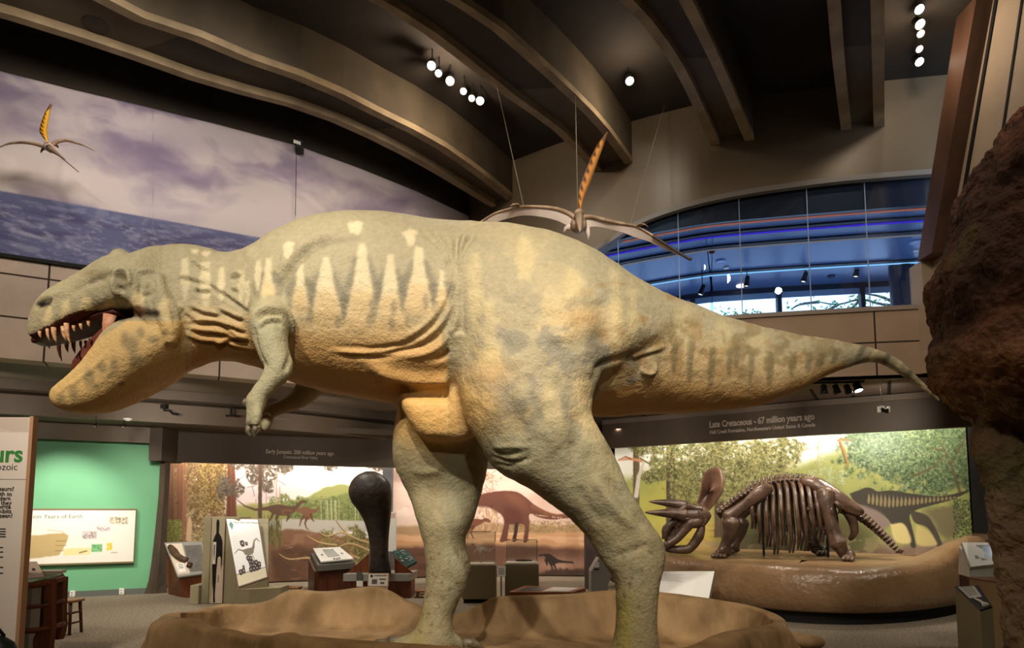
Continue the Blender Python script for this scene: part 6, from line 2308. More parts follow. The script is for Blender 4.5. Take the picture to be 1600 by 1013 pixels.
# ---------------------------------------------------------------- touch-screen kiosk
tk = thing('touchscreen_kiosk', 'dark wooden kiosk with slanted white screen panel left of the giant thigh bone', 'kiosk', (-3.7, 13.2, 0))
q = [at(489, 857, 13.4), at(531, 855, 13.3), at(553, 873, 12.7), at(501, 878, 12.75)]
b = MB()
g = [at(485, 862, 13.5), at(534, 860, 13.4), at(556, 876, 12.68), at(496, 881, 12.72)]
b.hexa([p - Vector((0, 0, .16)) for p in (g[3], g[2], g[1], g[0])] + [p - Vector((0, 0, .035)) for p in (g[3], g[2], g[1], g[0])])
b.build('top', M_darkgrey, tk, bevel=.01)
b = MB()
b.hexa([(g[3].x - .08, 12.8, 0), (g[2].x - .05, 12.78, 0), (g[1].x, 13.35, 0), (g[0].x, 13.4, 0), (g[3].x - .08, 12.8, g[3].z - .16), (g[2].x - .05, 12.78, g[2].z - .16), (g[1].x, 13.35, g[1].z - .17), (g[0].x, 13.4, g[0].z - .17)])
b.build('base', M_wdark, tk)
pn = slab('screen_panel', *q, .03, M_white, tk)
slab('screen', *on(*q, .3, .14, .68, .74, .004), .003, M_screen, pn)
for u, v in [(.14, .5), (.8, .5), (.42, .86), (.5, .88), (.58, .84)]:
    slab('button', *on(*q, u, v, u + .05, v + .09, .006), .004, M_blackp, pn)

# ---------------------------------------------------------------- touch table with the giant thigh bone
tt = thing('touch_table', 'grey tray table on wooden panels carrying the giant thigh bone', 'table', (-2.6, 12.3, 0))
zt_ = at(540, 897, 12.0).z
b = MB()
b.hexa([(at(536, 900, 12.0).x, 12.0, zt_ - .14), (at(640, 900, 12.0).x, 12.0, zt_ - .14), (at(652, 893, 12.7).x, 12.75, zt_ - .14), (at(560, 893, 12.7).x, 12.75, zt_ - .14),
        (at(536, 900, 12.0).x, 12.0, zt_), (at(640, 900, 12.0).x, 12.0, zt_), (at(652, 893, 12.7).x, 12.75, zt_), (at(560, 893, 12.7).x, 12.75, zt_)])
b.build('tray', M_grey, tt, bevel=.01)
for pxa, pxb in [(548, 574), (606, 642)]:
    b = MB()
    b.box((at(pxa, 915, 12.1).x, 12.1, 0), (at(pxb, 915, 12.1).x, 12.6, zt_ - .14))
    b.build('leg_panel', M_wbase, tt)
for pts in [[(541, 896), (576, 866), (576, 896)], [(617, 872), (646, 896), (617, 896)]]:
    b = MB()
    b.prism([at(x, y, 12.03 if pts[0][0] > 600 else 12.2) for x, y in pts], (0, .04, 0))
    b.build('wedge', M_wbase, tt)
slab('label_holder', at(557, 894, 11.98), at(566, 894, 11.98), at(566, 917, 11.98), at(557, 917, 11.98), .01, M_darkgrey, tt)
slab('label', at(557, 908, 11.97), at(567, 908, 11.97), at(567, 917, 11.97), at(557, 917, 11.97), .004, M_white, tt)
fb = MB()
loft_secs(fb, [(611, 896, 577, 896, 12.0, .16), (607, 868, 578, 868, 12.0, .15), (607, 845, 577, 845, 12.0, .15), (609, 820, 571, 820, 12.0, .16), (611, 800, 561, 800, 12.0, .19), (612, 782, 550, 785, 12.0, .23), (612, 768, 545, 769, 12.0, .25), (608, 754, 549, 754, 12.0, .23), (598, 743, 559, 743, 12.0, .18), (586, 737, 572, 737, 12.0, .08)], n=28, e=2.3)
M_femur = mat('black_fossil', (62, 50, 42), .5, (30, 25, 22), 3, .8, 9, spec=.35)
fo = fb.build('thigh_bone', M_femur, smooth=True)
tag(fo, 'giant black fossil thigh bone standing upright on the grey touch table', 'fossil bone')
pl = MB()
z0_ = at(590, 896, 12.0).z
pl.box((at(574, 896, 12.0).x, 11.86, zt_), (at(612, 896, 12).x, 12.14, z0_ + .02)) if z0_ + .02 > zt_ else None
q = [at(575, 896, 11.8), at(608, 896, 11.8), at(607, 917, 11.8), at(574, 917, 11.8)]
cd = slab('label_card', *q, .02, mat('tan_edge', (176, 136, 100), .6), None)
tag(cd, 'white printed label card below the giant black thigh bone', 'label card')
slab('print', *on(*q, .04, .05, .96, .95, .003), .002, M_white, cd)
for u0, v0, u1, v1 in [(.12, .12, .24, .3), (.3, .14, .9, .2), (.2, .45, .45, .8), (.55, .4, .85, .5), (.6, .65, .8, .8)]:
    slab('picture', *on(*q, u0, v0, u1, v1, .006), .001, M_ink if u1 - u0 < .2 else MATS['grey_slate'], cd)
# teal specimen case
sc_ = thing('specimen_case', 'tilted teal case of pale specimens under glass beside the thigh bone', 'display case', at(630, 880, 12.35))
q = [at(617, 862, 12.7), at(634, 862, 12.6), at(651, 878, 12.25), at(629, 893, 12.2)]
q = [p_ + Vector((0, 0, .075)) for p_ in (at(614, 867, 12.62), at(634, 865, 12.62), at(651, 883, 12.25), at(628, 896, 12.2))]
slab('tray', *q, .06, mat('teal_lining', (84, 122, 116), .6), sc_)
for k in range(16):
    u, v = random.uniform(.1, .85), random.uniform(.08, .88)
    p = on(*q, u, v, u, v, .012)[0]
    m = MB()
    m.sphere(p, (random.uniform(.02, .04), .02, .012), 8, 6)
    m.build('specimen', M_white, sc_, smooth=True)
slab('glass_top', *on(*q, 0, 0, 1, 1, .035), .004, M_acr, sc_)
# pale label post behind
lp = thing('label_post', 'narrow white upright label panel behind the giant thigh bone', 'label panel', at(612, 860, 13.2))
q = [at(606, 800, 13.4), at(619, 800, 13.4), at(619, 862, 13.4), at(606, 862, 13.4)]
slab('board', *q, .03, M_white, lp)
slab('heading', *on(*q, .2, .04, .9, .16, .003), .002, mat('pink_label', (214, 180, 172), .6), lp)
b = MB()
b.box((at(611, 862, 13.4).x, 13.4, 0), (at(615, 862, 13.4).x, 13.44, at(611, 862, 13.4).z))
b.build('post', M_steel, lp)

# ---------------------------------------------------------------- glass cases between the legs
def case(pxa, pxb, ytop, yglass, Y, label, depth=.55):
    xa, xb = at(pxa, ytop, Y).x, at(pxb, ytop, Y).x
    zt, zg = at(pxa, ytop, Y).z, at(pxa, yglass, Y).z
    t = thing('display_case', label, 'display case', ((xa + xb) / 2, Y + depth / 2, 0), 'glass topped pedestal cases')
    q = MB()
    q.box((xa, Y, .07), (xb, Y + depth, zt))
    q.build('pedestal', M_olive, t, bevel=.006)
    q = MB()
    q.box((xa + .03, Y + .03, 0), (xb - .03, Y + depth - .03, .07))
    q.build('kick_base', M_black, t)
    q = MB()
    q.box((xa + .02, Y + .02, zt), (xb - .02, Y + depth - .02, zt + .02))
    q.build('deck', M_cream, t)
    for lo, hi in [((xa + .02, Y + .02, zt + .02), (xb - .02, Y + .026, zg)), ((xa + .02, Y + depth - .026, zt + .02), (xb - .02, Y + depth - .02, zg)), ((xa + .02, Y + .026, zt + .02), (xa + .026, Y + depth - .026, zg)), ((xb - .026, Y + .026, zt + .02), (xb - .02, Y + depth - .026, zg)), ((xa + .02, Y + .02, zg), (xb - .02, Y + depth - .02, zg + .006))]:
        q = MB()
        q.box(lo, hi)
        q.build('glass', M_acr, t)
    return zt + .02


zc1 = case(722, 775, 884, 832, 11.4, 'olive pedestal glass case holding a small white running skeleton')
zc2 = case(789, 842, 882, 845, 11.8, 'olive pedestal glass case holding a flat dark fossil, beside the white label')
ss = thing('small_skeleton', 'small white skeleton posed mid-stride inside the glass case', 'skeleton', at(752, 884, 11.65))
SKL = 0
M_wb = mat('pale_bone', (220, 206, 184), .5)
def sb(pts, r, name):
    q = MB()
    q.tube([at(x, y, 11.65 + d) for x, y, d in pts], r, 7)
    q.build(name, M_wb, ss, smooth=True)
sb([(742, 852, 0), (748, 856, 0), (755, 858, 0), (764, 862, 0), (773, 856, 0)], [.012, .018, .02, .012, .005], 'spine')
q = MB()
q.sphere(at(739, 850, 11.65), (.035, .02, .02), 10, 7)
q.build('skull', M_wb, ss, smooth=True)
for d in (-.05, .05):
    sb([(754, 858, d), (750, 866, d), (754, 873, d), (751, 879.5, d)], [.016, .012, .01, .012], 'leg')
    sb([(747, 857, d), (742, 862, d), (739, 866, d)], [.01, .008, .006], 'arm')
    for k in range(4):
        sb([(748 + k * 1.6, 856.5, 0), (747 + k * 1.6, 861, d), (748.5 + k * 1.6, 865, d * .6)], [.006, .006, .004], 'rib')
b = MB()
xx = at(806, 880, 12.0)
b.tube([(xx.x, 12.05, zc2 + .03), (xx.x + .14, 12.05, zc2 + .035), (xx.x + .3, 12.03, zc2 + .03)], [.02, .03, .018], 10, flat=((0, 0, 1), .8))
fs_ = b.build('fossil', M_boned, smooth=True)
tag(fs_, 'flat dark fossil lying inside the right glass case', 'fossil')
lc = thing('label_stand', 'white label on a slim metal post between the two glass cases', 'label stand', (at(783, 900, 11.35).x, 11.35, 0))
q = [at(777, 885, 11.35), at(790, 885, 11.35), at(790, 901, 11.25), at(777, 901, 11.25)]
slab('label', *q, .012, M_white, lc)
for k in range(4):
    slab('text_line', *on(*q, .15, .2 + k * .17, .85, .25 + k * .17, .003), .001, MATS['grey_slate'], lc)
b = MB()
b.tube([(at(783, 900, 11.3).x, 11.32, 0), (at(783, 900, 11.3).x, 11.32, at(783, 900, 11.3).z)], .015, 8)
b.build('post', M_steel, lc)

# low wooden table display
wt = thing('wooden_tray_table', 'low wooden tray table with dark and white inset panels behind the basin rim', 'table', (at(855, 925, 10.4).x, 10.5, 0))
q = [at(820, 915, 11.2), at(915, 920, 10.9), at(893, 926, 10.3), at(795, 925, 10.35)]
zt_ = sum(p.z for p in q) / 4
q = [Vector((p.x, p.y, zt_)) for p in q]
b = MB()
b.prism([q[3], q[2], q[1], q[0]], (0, 0, -.08))
b.build('top', mat('orange_wood', (158, 94, 52), .45, (130, 72, 38), 4), wt)
def up_(u0, v0, u1, v1, m, nm):
    f = lambda u, v: q[0] + (q[1] - q[0]) * u * (1 - v) + (q[2] - q[3]) * u * v + (q[3] - q[0]) * v + Vector((0, 0, .003))
    g = MB()
    g.prism([f(u0, v1), f(u1, v1), f(u1, v0), f(u0, v0)], (0, 0, .003))
    g.build(nm, m, wt)
up_(.08, .15, .45, .85, M_blackp, 'inset_panel')
up_(.5, .12, .92, .88, M_white, 'inset_panel')
for u, v in ((.1, .1), (.9, .1), (.9, .9), (.1, .9)):
    p = q[0] + (q[1] - q[0]) * u * (1 - v) + (q[2] - q[3]) * u * v + (q[3] - q[0]) * v
    g = MB()
    g.box((p.x - .03, p.y - .03, 0), (p.x + .03, p.y + .03, zt_ - .08))
    g.build('leg', MATS['orange_wood'], wt)
# dark pier between the middle and right murals
b = MB()
p = at(916, 880, 13.4)
p2 = at(935, 880, 13.4)
b.box((p.x, 13.4, 0), (p2.x, 13.75, 3.3))
struct(b.build('trim_column', mat('plum_column', (72, 58, 56), .7)))
ls = thing('graphic_stand', 'pale grey slanted graphic stand seen behind the near hind leg', 'label stand', (at(940, 920, 11.5).x, 11.6, 0))
b = MB()
b.prism([at(924, 893, 11.5), at(936, 872, 11.5), at(958, 894, 11.5), at(950, 915, 11.5), at(950, 938, 11.5), at(924, 938, 11.5)], (0, .4, 0))
b.build('body', M_grey, ls)
slab('label', at(929, 879, 11.48), at(936, 879, 11.48), at(936, 887, 11.48), at(929, 887, 11.48), .01, M_white, ls)
slab('label_shadow_gap', at(929, 889, 11.48), at(936, 889, 11.48), at(936, 891, 11.48), at(929, 891, 11.48), .01, M_blackp, ls).name = 'shadow_gap_strip'  # black strip put in for the shadow gap under the label

# white information panel leaning on the ledge
q = [at(1024, 893, 10.5), at(1118, 893, 9.85), at(1107, 946, 9.3), at(1016, 930, 9.9)]
wp = slab('information_panel', *q, .03, M_white, None)
tag(wp, 'bright white slanted information panel before the tan ledge of the horned skeleton', 'panel')
slab('edge_trim', *on(*q, .985, 0, 1.0, 1, .003), .03, M_darkgrey, wp)
for k in range(5):
    slab('text_line', *on(*q, .08, .12 + k * .06, .5 - .06 * (k % 2), .135 + k * .06, .003), .001, mat('pale_ink', (190, 188, 184), .7), wp)
for u in (.2, .85):
    p = on(*q, u, .9, u, .9, -.03)[0]
    g = MB()
    g.box((p.x - .03, p.y, 0), (p.x + .03, p.y + .06, p.z))
    g.build('leg', M_darkgrey, wp)

# ---------------------------------------------------------------- right-hand pedestals
pd = thing('label_pedestal', 'tall olive pedestal with slanted black and white label top, beside the rock', 'pedestal', (3.6, 5.0, 0))
q = [at(1492, 919, 5.25), at(1530, 917, 5.1), at(1551, 950, 4.7), at(1532, 956, 4.72)]
b = MB()
lo = [Vector((p.x, p.y, 0)) for p in q]
b.hexa([lo[3], lo[2], lo[1], lo[0], q[3], q[2], q[1], q[0]])
b.build('body', mat('olive_pedestal', (134, 124, 92), .55, (124, 114, 84), 1), pd)
slab('label_top', *on(*q, 0, 0, 1, 1, .012), .012, M_blackp, pd)
slab('text_card', *on(*q, .12, .05, .8, .55, .016), .003, M_white, pd)
for k in range(6):
    slab('text_line', *on(*q, .2, .1 + .07 * k, .7, .115 + .07 * k, .021), .001, MATS['grey_slate'], pd)
P_ = lambda u, v: on(*q, u, v, u, v, .018)[0]
b = MB()
b.tube([P_(.35, .6), P_(.5, .72), P_(.58, .8)], [.006, .01, .008], 6)
for k in range(4):
    b.tube([P_(.55, .78), P_(.45 + .13 * k, .88), P_(.42 + .14 * k, .95)], [.005, .004, .003], 6)
b.build('claw_picture', M_white, pd)
ac = thing('acrylic_case', 'clear box case on a pedestal with a tiny figure, in front of the white kiosk', 'display case', (at(1530, 900, 6.4).x, 6.5, 0))
xa, xb, Y0, Y1_ = 4.76, 5.25, 6.3, 6.75
zp = at(1520, 913, 6.3).z
zg = at(1520, 836, 6.3).z
b = MB()
b.box((xa, Y0, 0), (xb, Y1_, zp))
b.build('pedestal', mat('cream_pedestal', (184, 160, 120), .6), ac)
b = MB()
b.box((xa - .01, Y0 - .01, zp), (xb + .01, Y1_ + .01, zp + .02))
b.build('deck', MATS['orange_wood'], ac)
for lo, hi in [((xa, Y0, zp + .02), (xb, Y0 + .008, zg)), ((xa, Y1_ - .008, zp + .02), (xb, Y1_, zg)), ((xa, Y0 + .008, zp + .02), (xa + .008, Y1_ - .008, zg)), ((xb - .008, Y0 + .008, zp + .02), (xb, Y1_ - .008, zg)), ((xa, Y0, zg), (xb, Y1_, zg + .008))]:
    q2 = MB()
    q2.box(lo, hi)
    q2.build('acrylic', M_acr, ac)
fx = 4.86
zp += .004
fg_ = thing('figurine', 'tiny cream standing figure inside the clear box case', 'figurine', (fx, 6.45, zp + .02))
for pts, r, nm in [([(fx, 6.45, zp + .1), (fx, 6.45, zp + .14), (fx, 6.45, zp + .18)], [.016, .022, .014], 'body'), ([(fx - .01, 6.45, zp + .1), (fx - .014, 6.45, zp + .022)], [.01, .008], 'leg'), ([(fx + .012, 6.45, zp + .1), (fx + .016, 6.45, zp + .022)], [.01, .008], 'leg')]:
    g = MB()
    g.tube(pts, r, 8)
    g.build(nm, M_cream, fg_, smooth=True)
g = MB()
g.sphere((fx, 6.45, zp + .2), .016, 10, 7)
g.build('head', M_cream, fg_, smooth=True)
wk = thing('white_screen_kiosk', 'white slanted touch screen kiosk seen through the clear box case', 'kiosk', (at(1525, 880, 7.6).x, 7.7, 0))
q = [at(1503, 848, 7.75), at(1562, 848, 7.75), at(1574, 880, 7.45), at(1517, 886, 7.45)]
pn = slab('screen_panel', *q, .03, M_white, wk)
slab('screen', *on(*q, .34, .12, .98, .8, .004), .003, M_blackp, pn)
slab('display', *on(*q, .46, .2, .96, .7, .008), .002, mat('screen_blue', (70, 104, 140), .2, (50, 80, 112), 3, emis=(70, 104, 140), estr=.25), pn)
slab('button', *on(*q, .2, .56, .31, .72, .004), .004, M_darkgrey, pn)
b = MB()
b.hexa([(q[3].x, 7.5, q[3].z - .12), (q[2].x, 7.5, q[3].z - .12), (q[1].x, 7.85, q[3].z - .12), (q[0].x, 7.85, q[3].z - .12), q[3] - Vector((0, -.03, .03)), q[2] - Vector((0, -.03, .03)), q[1] - Vector((0, -.05, .05)), q[0] - Vector((0, -.05, .05))])
b.build('housing', M_white, wk)
b = MB()
b.box((q[3].x + .1, 7.55, 0), (q[2].x - .1, 7.8, q[3].z - .12))
b.build('base', M_wdark, wk)

# ---------------------------------------------------------------- rock outcrop in the right foreground
rk = MB()
def rock_loft(rows, Yc, dep, n=30):
    rings = []
    for px, py, pr, yy in smooth_pts([(r[0], r[1], r[2], r[3] if len(r) > 3 else Yc) for r in rows], 3):
        A, B = at(px, py, yy), at(pr, py, yy)
        c, h = (A + B) / 2, (B - A).length / 2
        rings.append([(c.x - math.cos(2 * math.pi * k / n) * h, c.y + math.sin(2 * math.pi * k / n) * min(dep, h * 1.4), c.z) for k in range(n)])
    rk.loft(rings)
rock_loft([(1720, 60, 1780), (1640, 120, 1900), (1585, 195, 1960), (1538, 246, 2000), (1521, 300, 2000), (1513, 352, 2000), (1490, 395, 2000), (1480, 440, 2000), (1488, 478, 2000), (1498, 505, 1990), (1488, 535, 1960), (1497, 572, 1940), (1530, 600, 1900), (1600, 640, 1850), (1680, 670, 1800)], 3.7, .85)
rock_loft([(1524, 560, 1990), (1528, 610, 1990), (1534, 660, 1980), (1539, 720, 1980), (1546, 780, 1980), (1556, 840, 1990), (1565, 890, 2000), (1572, 950, 2000), (1574, 1010, 2020), (1572, 1130, 2040), (1570, 1220, 2060)], 4.1, .36)
ro = rk.build('rock_outcrop', attr_mat('rock_skin', .8, .9, 20, .3, .03), origin=(4.2, 4.0, 0))
rm = ro.modifiers.new('fuse', 'REMESH')
rm.mode = 'VOXEL'
rm.voxel_size = .018
dg = bpy.context.evaluated_depsgraph_get()
me_ = bpy.data.meshes.new_from_object(ro.evaluated_get(dg))
ro.modifiers.clear()
ro.data = me_
n_ = len(me_.vertices)
c_ = np.empty(n_ * 3)
me_.vertices.foreach_get('co', c_)
nn = np.empty(n_ * 3)
me_.vertices.foreach_get('normal', nn)
c_, nn = c_.reshape(-1, 3), nn.reshape(-1, 3)
W = c_ + np.array((4.2, 4.0, 0))
d1 = fbm(W[:, 0] * 1.8, W[:, 1] * 1.8, W[:, 2] * 1.8, 5) - .5
d2 = fbm(W[:, 0] * 9, W[:, 1] * 9, W[:, 2] * 9, 4) - .5
d3 = fbm(W[:, 0] * 30, W[:, 1] * 30, W[:, 2] * 22, 3) - .5
c_ = c_ + nn * (d1 * .2 + d2 * .09 + d3 * .04)[:, None]
c_[:, 2] = np.maximum(c_[:, 2], 0)
me_.vertices.foreach_set('co', c_.ravel())
t_ = sstep(.35, .65, fbm(W[:, 0] * 4, W[:, 1] * 4, W[:, 2] * 2, 4))[:, None]
upz = sstep(2.3, 2.75, W[:, 2])[:, None]
c1 = np.array((96, 74, 54)) * (1 - t_) + np.array((128, 104, 78)) * t_
c2 = np.array((84, 46, 26)) * (1 - t_) + np.array((60, 36, 24)) * t_
rust = np.exp(-((W[:, 2:3] - 2.4) / .12) ** 2) * .5
cc = c1 * (1 - upz) + c2 * upz
cc = cc + (np.array((140, 84, 44)) - cc) * rust
gr = sstep(.6, .72, fbm(W[:, 0] * 2.2, W[:, 1] * 2.2, W[:, 2] * 2.2 + 9, 3))[:, None] * .5
cc = cc + (np.array((84, 84, 44)) - cc) * gr
set_paint(me_, cc)
me_.update()
me_.shade_smooth()
tag(ro, 'rough dark brown rock outcrop with an overhanging top, nearest the viewer', 'rock')
# ================================================================== FLYING REPTILES, LAMPS AND FITTINGS
def wing_mb(lead, trail, thick=.02, n=4):
    """membrane between a leading and a trailing edge, (px, py, Y) lists"""
    L = smooth_pts(lead, n)
    T = smooth_pts(trail, n)
    m = max(len(L), len(T))
    L = resample([at(*p) for p in L], m)
    T = resample([at(*p) for p in T], m)
    q = MB()
    rings = []
    for a, c in zip(L, T):
        k_ = Vector((0, thick, .3 * thick))
        rings.append([a, c, c + k_ * .3, a + k_])
    q.loft(rings)
    return q


M_mem = mat('wing_membrane', (226, 210, 200), .6, (208, 188, 176), 3)
M_pbody = mat('pterosaur_body', (186, 160, 130), .6, (132, 104, 78), 7, .3, 30)
M_pdark = mat('wing_tip', (52, 44, 42), .5)
pt = thing('pteranodon_model', 'pale winged flying reptile hung on three wires above the big model tail', 'flying reptile model', at(903, 345, 9.0))
YW = 9.0
for lead, trail, dk_ in [([(898, 340, 9.0), (888, 333, 9.0), (868, 326, 9.0), (840, 323, 9.0), (812, 323, 8.95), (790, 328, 8.95), (772, 334, 8.95), (752, 346, 8.95), (736, 358, 8.95)],
                          [(897, 356, 9.05), (886, 352, 9.08), (868, 344, 9.09), (840, 338, 9.09), (815, 337, 9.08), (792, 342, 9.07), (772, 348, 9.04), (753, 353, 9.02), (736, 359, 9.00)], 0),
                         ([(908, 340, 9.0), (925, 339, 9.0), (950, 345, 9.0), (975, 350, 9.0), (995, 354, 8.95), (1020, 368, 8.95), (1040, 381, 8.95), (1060, 394, 8.95), (1078, 405, 8.95)],
                          [(910, 357, 9.05), (930, 354, 9.08), (952, 358, 9.09), (975, 364, 9.08), (990, 370, 9.07), (1015, 378, 9.04), (1035, 388, 9.02), (1058, 398, 9.00), (1078, 406, 8.99)], 1)]:
    wing_mb(lead, trail).build('wing_membrane', M_mem, pt)
    q = MB()
    S = smooth_pts(lead, 4)
    q.tube([at(*p) for p in S], list(np.interp(np.linspace(0, 1, len(S)), [0, .5, .8, 1], [.035, .015, .012, .006])), 10)
    q.build('wing_arm', M_pbody, pt, smooth=True)
    w_ = lead[4]
    for k in range(3):
        q = MB()
        a = at(*w_)
        sx = 1 if dk_ else -1
        q.tube([a, a + Vector((sx * (.03 + .03 * k), -.06, .01)), a + Vector((sx * (.06 + .04 * k), -.09, -.02 * k))], [.014, .011, .004], 7)
        q.build('finger', M_pbody, pt, smooth=True)
q = MB()
S = smooth_pts([lead[5], lead[6], lead[7], lead[8], (1079, 402, 8.95)], 4)
q.tube([at(p[0], p[1] + .5, p[2] - .015) for p in S], [.02] * (len(S) - 3) + [.016, .012, .008], 9)
q.build('wing_tip', M_pdark, pt, smooth=True)
q = MB()
q.tube([at(905, 338, 9.3), at(904, 346, 9.2), at(904, 352, 9.0), at(904, 350, 8.85)], [.06, .13, .12, .07], 14)
q.build('body', M_pbody, pt, smooth=True)
q = MB()
q.tube([at(903, 342, 8.9), at(904, 336, 8.84), at(905, 330, 8.82)], [.07, .06, .06], 12)
q.sphere(at(905, 334, 8.8), (.07, .1, .06), 14, 9)
q.build('head', M_pbody, pt, smooth=True)
q = MB()
q.tube([at(905, 337, 8.75), at(905.5, 348, 8.55), at(906, 358, 8.4), at(906, 362, 8.34)], [.06, .045, .025, .008], 10)
q.build('beak', mat('beak_grey', (140, 120, 100), .5), pt, smooth=True)


def crest_canvas():
    cv = Canvas(0, 0, 20, 100, 3, (206, 136, 56))
    for k in range(9):
        y = 8 + k * 10.5
        cv.poly([(0, y - 6), (9, y), (13, y + 3), (9, y + 4), (0, y + 1)], (70, 44, 30), .9, .8)
    cv.poly([(0, 0), (4, 0), (2.4, 100), (0, 100)], (90, 56, 36), .8, .8)
    cv.poly([(16, 0), (20, 0), (20, 100), (17, 100)], (160, 120, 84), .8, .8)
    cv.poly([(0, 0), (20, 0), (20, 14), (0, 8)], (110, 84, 64), .9, 3)
    return cv


def crest(outL, outR, Y, parent, cv, thick=.035):
    """blade between two edges; painted"""
    L = resample([at(x, y, Y) for x, y in smooth_pts(outL, 4)], 40)
    R = resample([at(x, y, Y) for x, y in smooth_pts(outR, 4)], 40)
    n = 12
    V, F_, C = [], [], []
    for i, (a, c) in enumerate(zip(L, R)):
        for k in range(n):
            u = k / (n - 1)
            V.append(a + (c - a) * u + Vector((0, -thick * math.sin(math.pi * u) ** .6, 0)))
            C.append((u * 20, i / 39 * 100))
        for k in range(n):
            u = k / (n - 1)
            V.append(a + (c - a) * u + Vector((0, thick * math.sin(math.pi * u) ** .6, 0)))
            C.append((u * 20, i / 39 * 100))
    for i in range(39):
        for s_ in (0, n):
            for k in range(n - 1):
                a = i * 2 * n + s_ + k
                F_.append((a, a + 1, a + 2 * n + 1, a + 2 * n))
    q = MB()
    q.add(V, F_)
    o = q.build('crest', attr_mat('crest_paint', .5, .2, 40), parent, smooth=True)
    C = np.array(C)
    if len(o.data.vertices) == len(C):
        set_paint(o.data, cv.sample(C[:, 0], C[:, 1]))
    return o


crest([(947, 208), (936, 222), (926, 240), (912, 275), (904, 300), (903, 320), (902, 334)], [(950, 209), (943, 228), (934, 252), (922, 285), (914, 305), (910, 320), (908, 334)], 8.85, pt, crest_canvas())
for x0, y0, pts in [(0, 0, [(896, 352), (888, 356), (884, 357), (881, 363)]), (0, 0, [(912, 354), (917, 358), (919, 366), (919, 375)])]:
    q = MB()
    q.tube([at(x, y, 9.1) for x, y in pts], [.06, .05, .03, .01], 10)
    q.build('foot', M_mem, pt, smooth=True)
M_wire = mat('hanging_wire', (150, 140, 116), .4, metal=.4)
for a, c, Yc in [((775, 128), (818, 322), 9.2), ((899, 150), (903, 336), 9.0), ((1038, 165), (985, 351), 9.0)]:
    q = MB()
    P1 = at(c[0], c[1], Yc if Yc < 9.1 else 8.96)
    d = ray(*a)
    zt_ = 8.79 if a[0] > 1000 else 7.985
    tq = (zt_ - CAMZ) / d.z
    P0 = Vector((d.x * tq, d.y * tq, zt_))
    q.tube([P0, P1], .006, 6)
    q.build('suspension_wire', M_wire, pt)

p2 = thing('pteranodon_model', 'small flying reptile with yellow crest hung before the sea mural', 'flying reptile model', at(76, 232, 8.3))
Y2 = 8.3
for lead, trail in [([(74, 231, Y2), (64, 227, Y2), (50, 224, Y2), (34, 222.5, Y2), (16, 224, Y2), (4, 228, Y2), (-8, 234, Y2)], [(74, 236, Y2 + .1), (64, 231, Y2 + .2), (50, 227, Y2 + .25), (34, 225, Y2 + .2), (16, 226, Y2 + .15), (4, 229, Y2 + .05), (-8, 234.5, Y2)]),
                    ([(79, 229, Y2), (86, 223, Y2), (95, 220, Y2), (105, 219.5, Y2), (118, 223, Y2), (132, 228, Y2), (148, 236, Y2)], [(80, 233, Y2 + .1), (87, 227, Y2 + .2), (96, 223, Y2 + .25), (105, 222, Y2 + .2), (118, 225, Y2 + .1), (132, 229, Y2 + .05), (148, 236.5, Y2)])]:
    wing_mb(lead, trail, .012).build('wing_membrane', M_mem, p2)
    q = MB()
    S = smooth_pts(lead, 4)
    q.tube([at(*p) for p in S], list(np.interp(np.linspace(0, 1, len(S)), [0, .5, 1], [.025, .016, .006])), 8)
    q.build('wing_arm', M_pbody, p2, smooth=True)
q = MB()
q.tube([at(72, 226, Y2 + .1), at(76, 230, Y2), at(80, 234, Y2 - .1)], [.03, .06, .045], 12)
q.build('body', M_mem, p2, smooth=True)
q = MB()
q.tube([at(77, 231, Y2 - .1), at(81, 234, Y2 - .14), at(92, 242, Y2 - .2), at(103, 250, Y2 - .24)], [.045, .035, .02, .004], 10)
q.build('beak', MATS['beak_grey'], p2, smooth=True)
cv2 = crest_canvas()
cv2.a = cv2.a * .0 + np.array((232, 172, 48))
for k in range(8):
    y = 22 + k * 10
    cv2.line([(0, y), (11, y + 9)], [7, 2.4], (90, 40, 24), .95, .8)
cv2.poly([(0, 0), (20, 0), (20, 12), (0, 26)], (80, 40, 26), .95, 3)
cv2.poly([(17.5, 0), (20, 0), (20, 100), (18, 100)], (110, 96, 50), .9, .6)
crest([(80, 163), (72, 173), (66, 186), (62, 200), (62, 207), (67, 215), (73, 222)], [(80.5, 163), (79, 173), (77, 186), (75, 200), (74.5, 207), (75, 215), (76, 224)], Y2 - .06, p2, cv2, .02)
for pts in [[(70, 231), (65, 235), (64, 239)], [(86, 226), (90, 229), (91, 231)]]:
    q = MB()
    q.tube([at(x, y, Y2 + .12) for x, y in pts], [.02, .014, .006], 7)
    q.build('foot', M_pbody, p2, smooth=True)
q = MB()
P_ = at(76, 230, Y2 + .05)
q.tube([P_, (P_.x - .1, P_.y + .75, P_.z + .06)], .008, 6)
q.build('mounting_rod', M_wire, p2)

# ---------------------------------------------------------------- lamps
M_can = mat('lamp_black', (24, 22, 22), .5)
M_lens = glow('lamp_lens', (255, 240, 214), 22.0)
M_lensd = mat('lamp_lens_off', (206, 206, 200), .3)


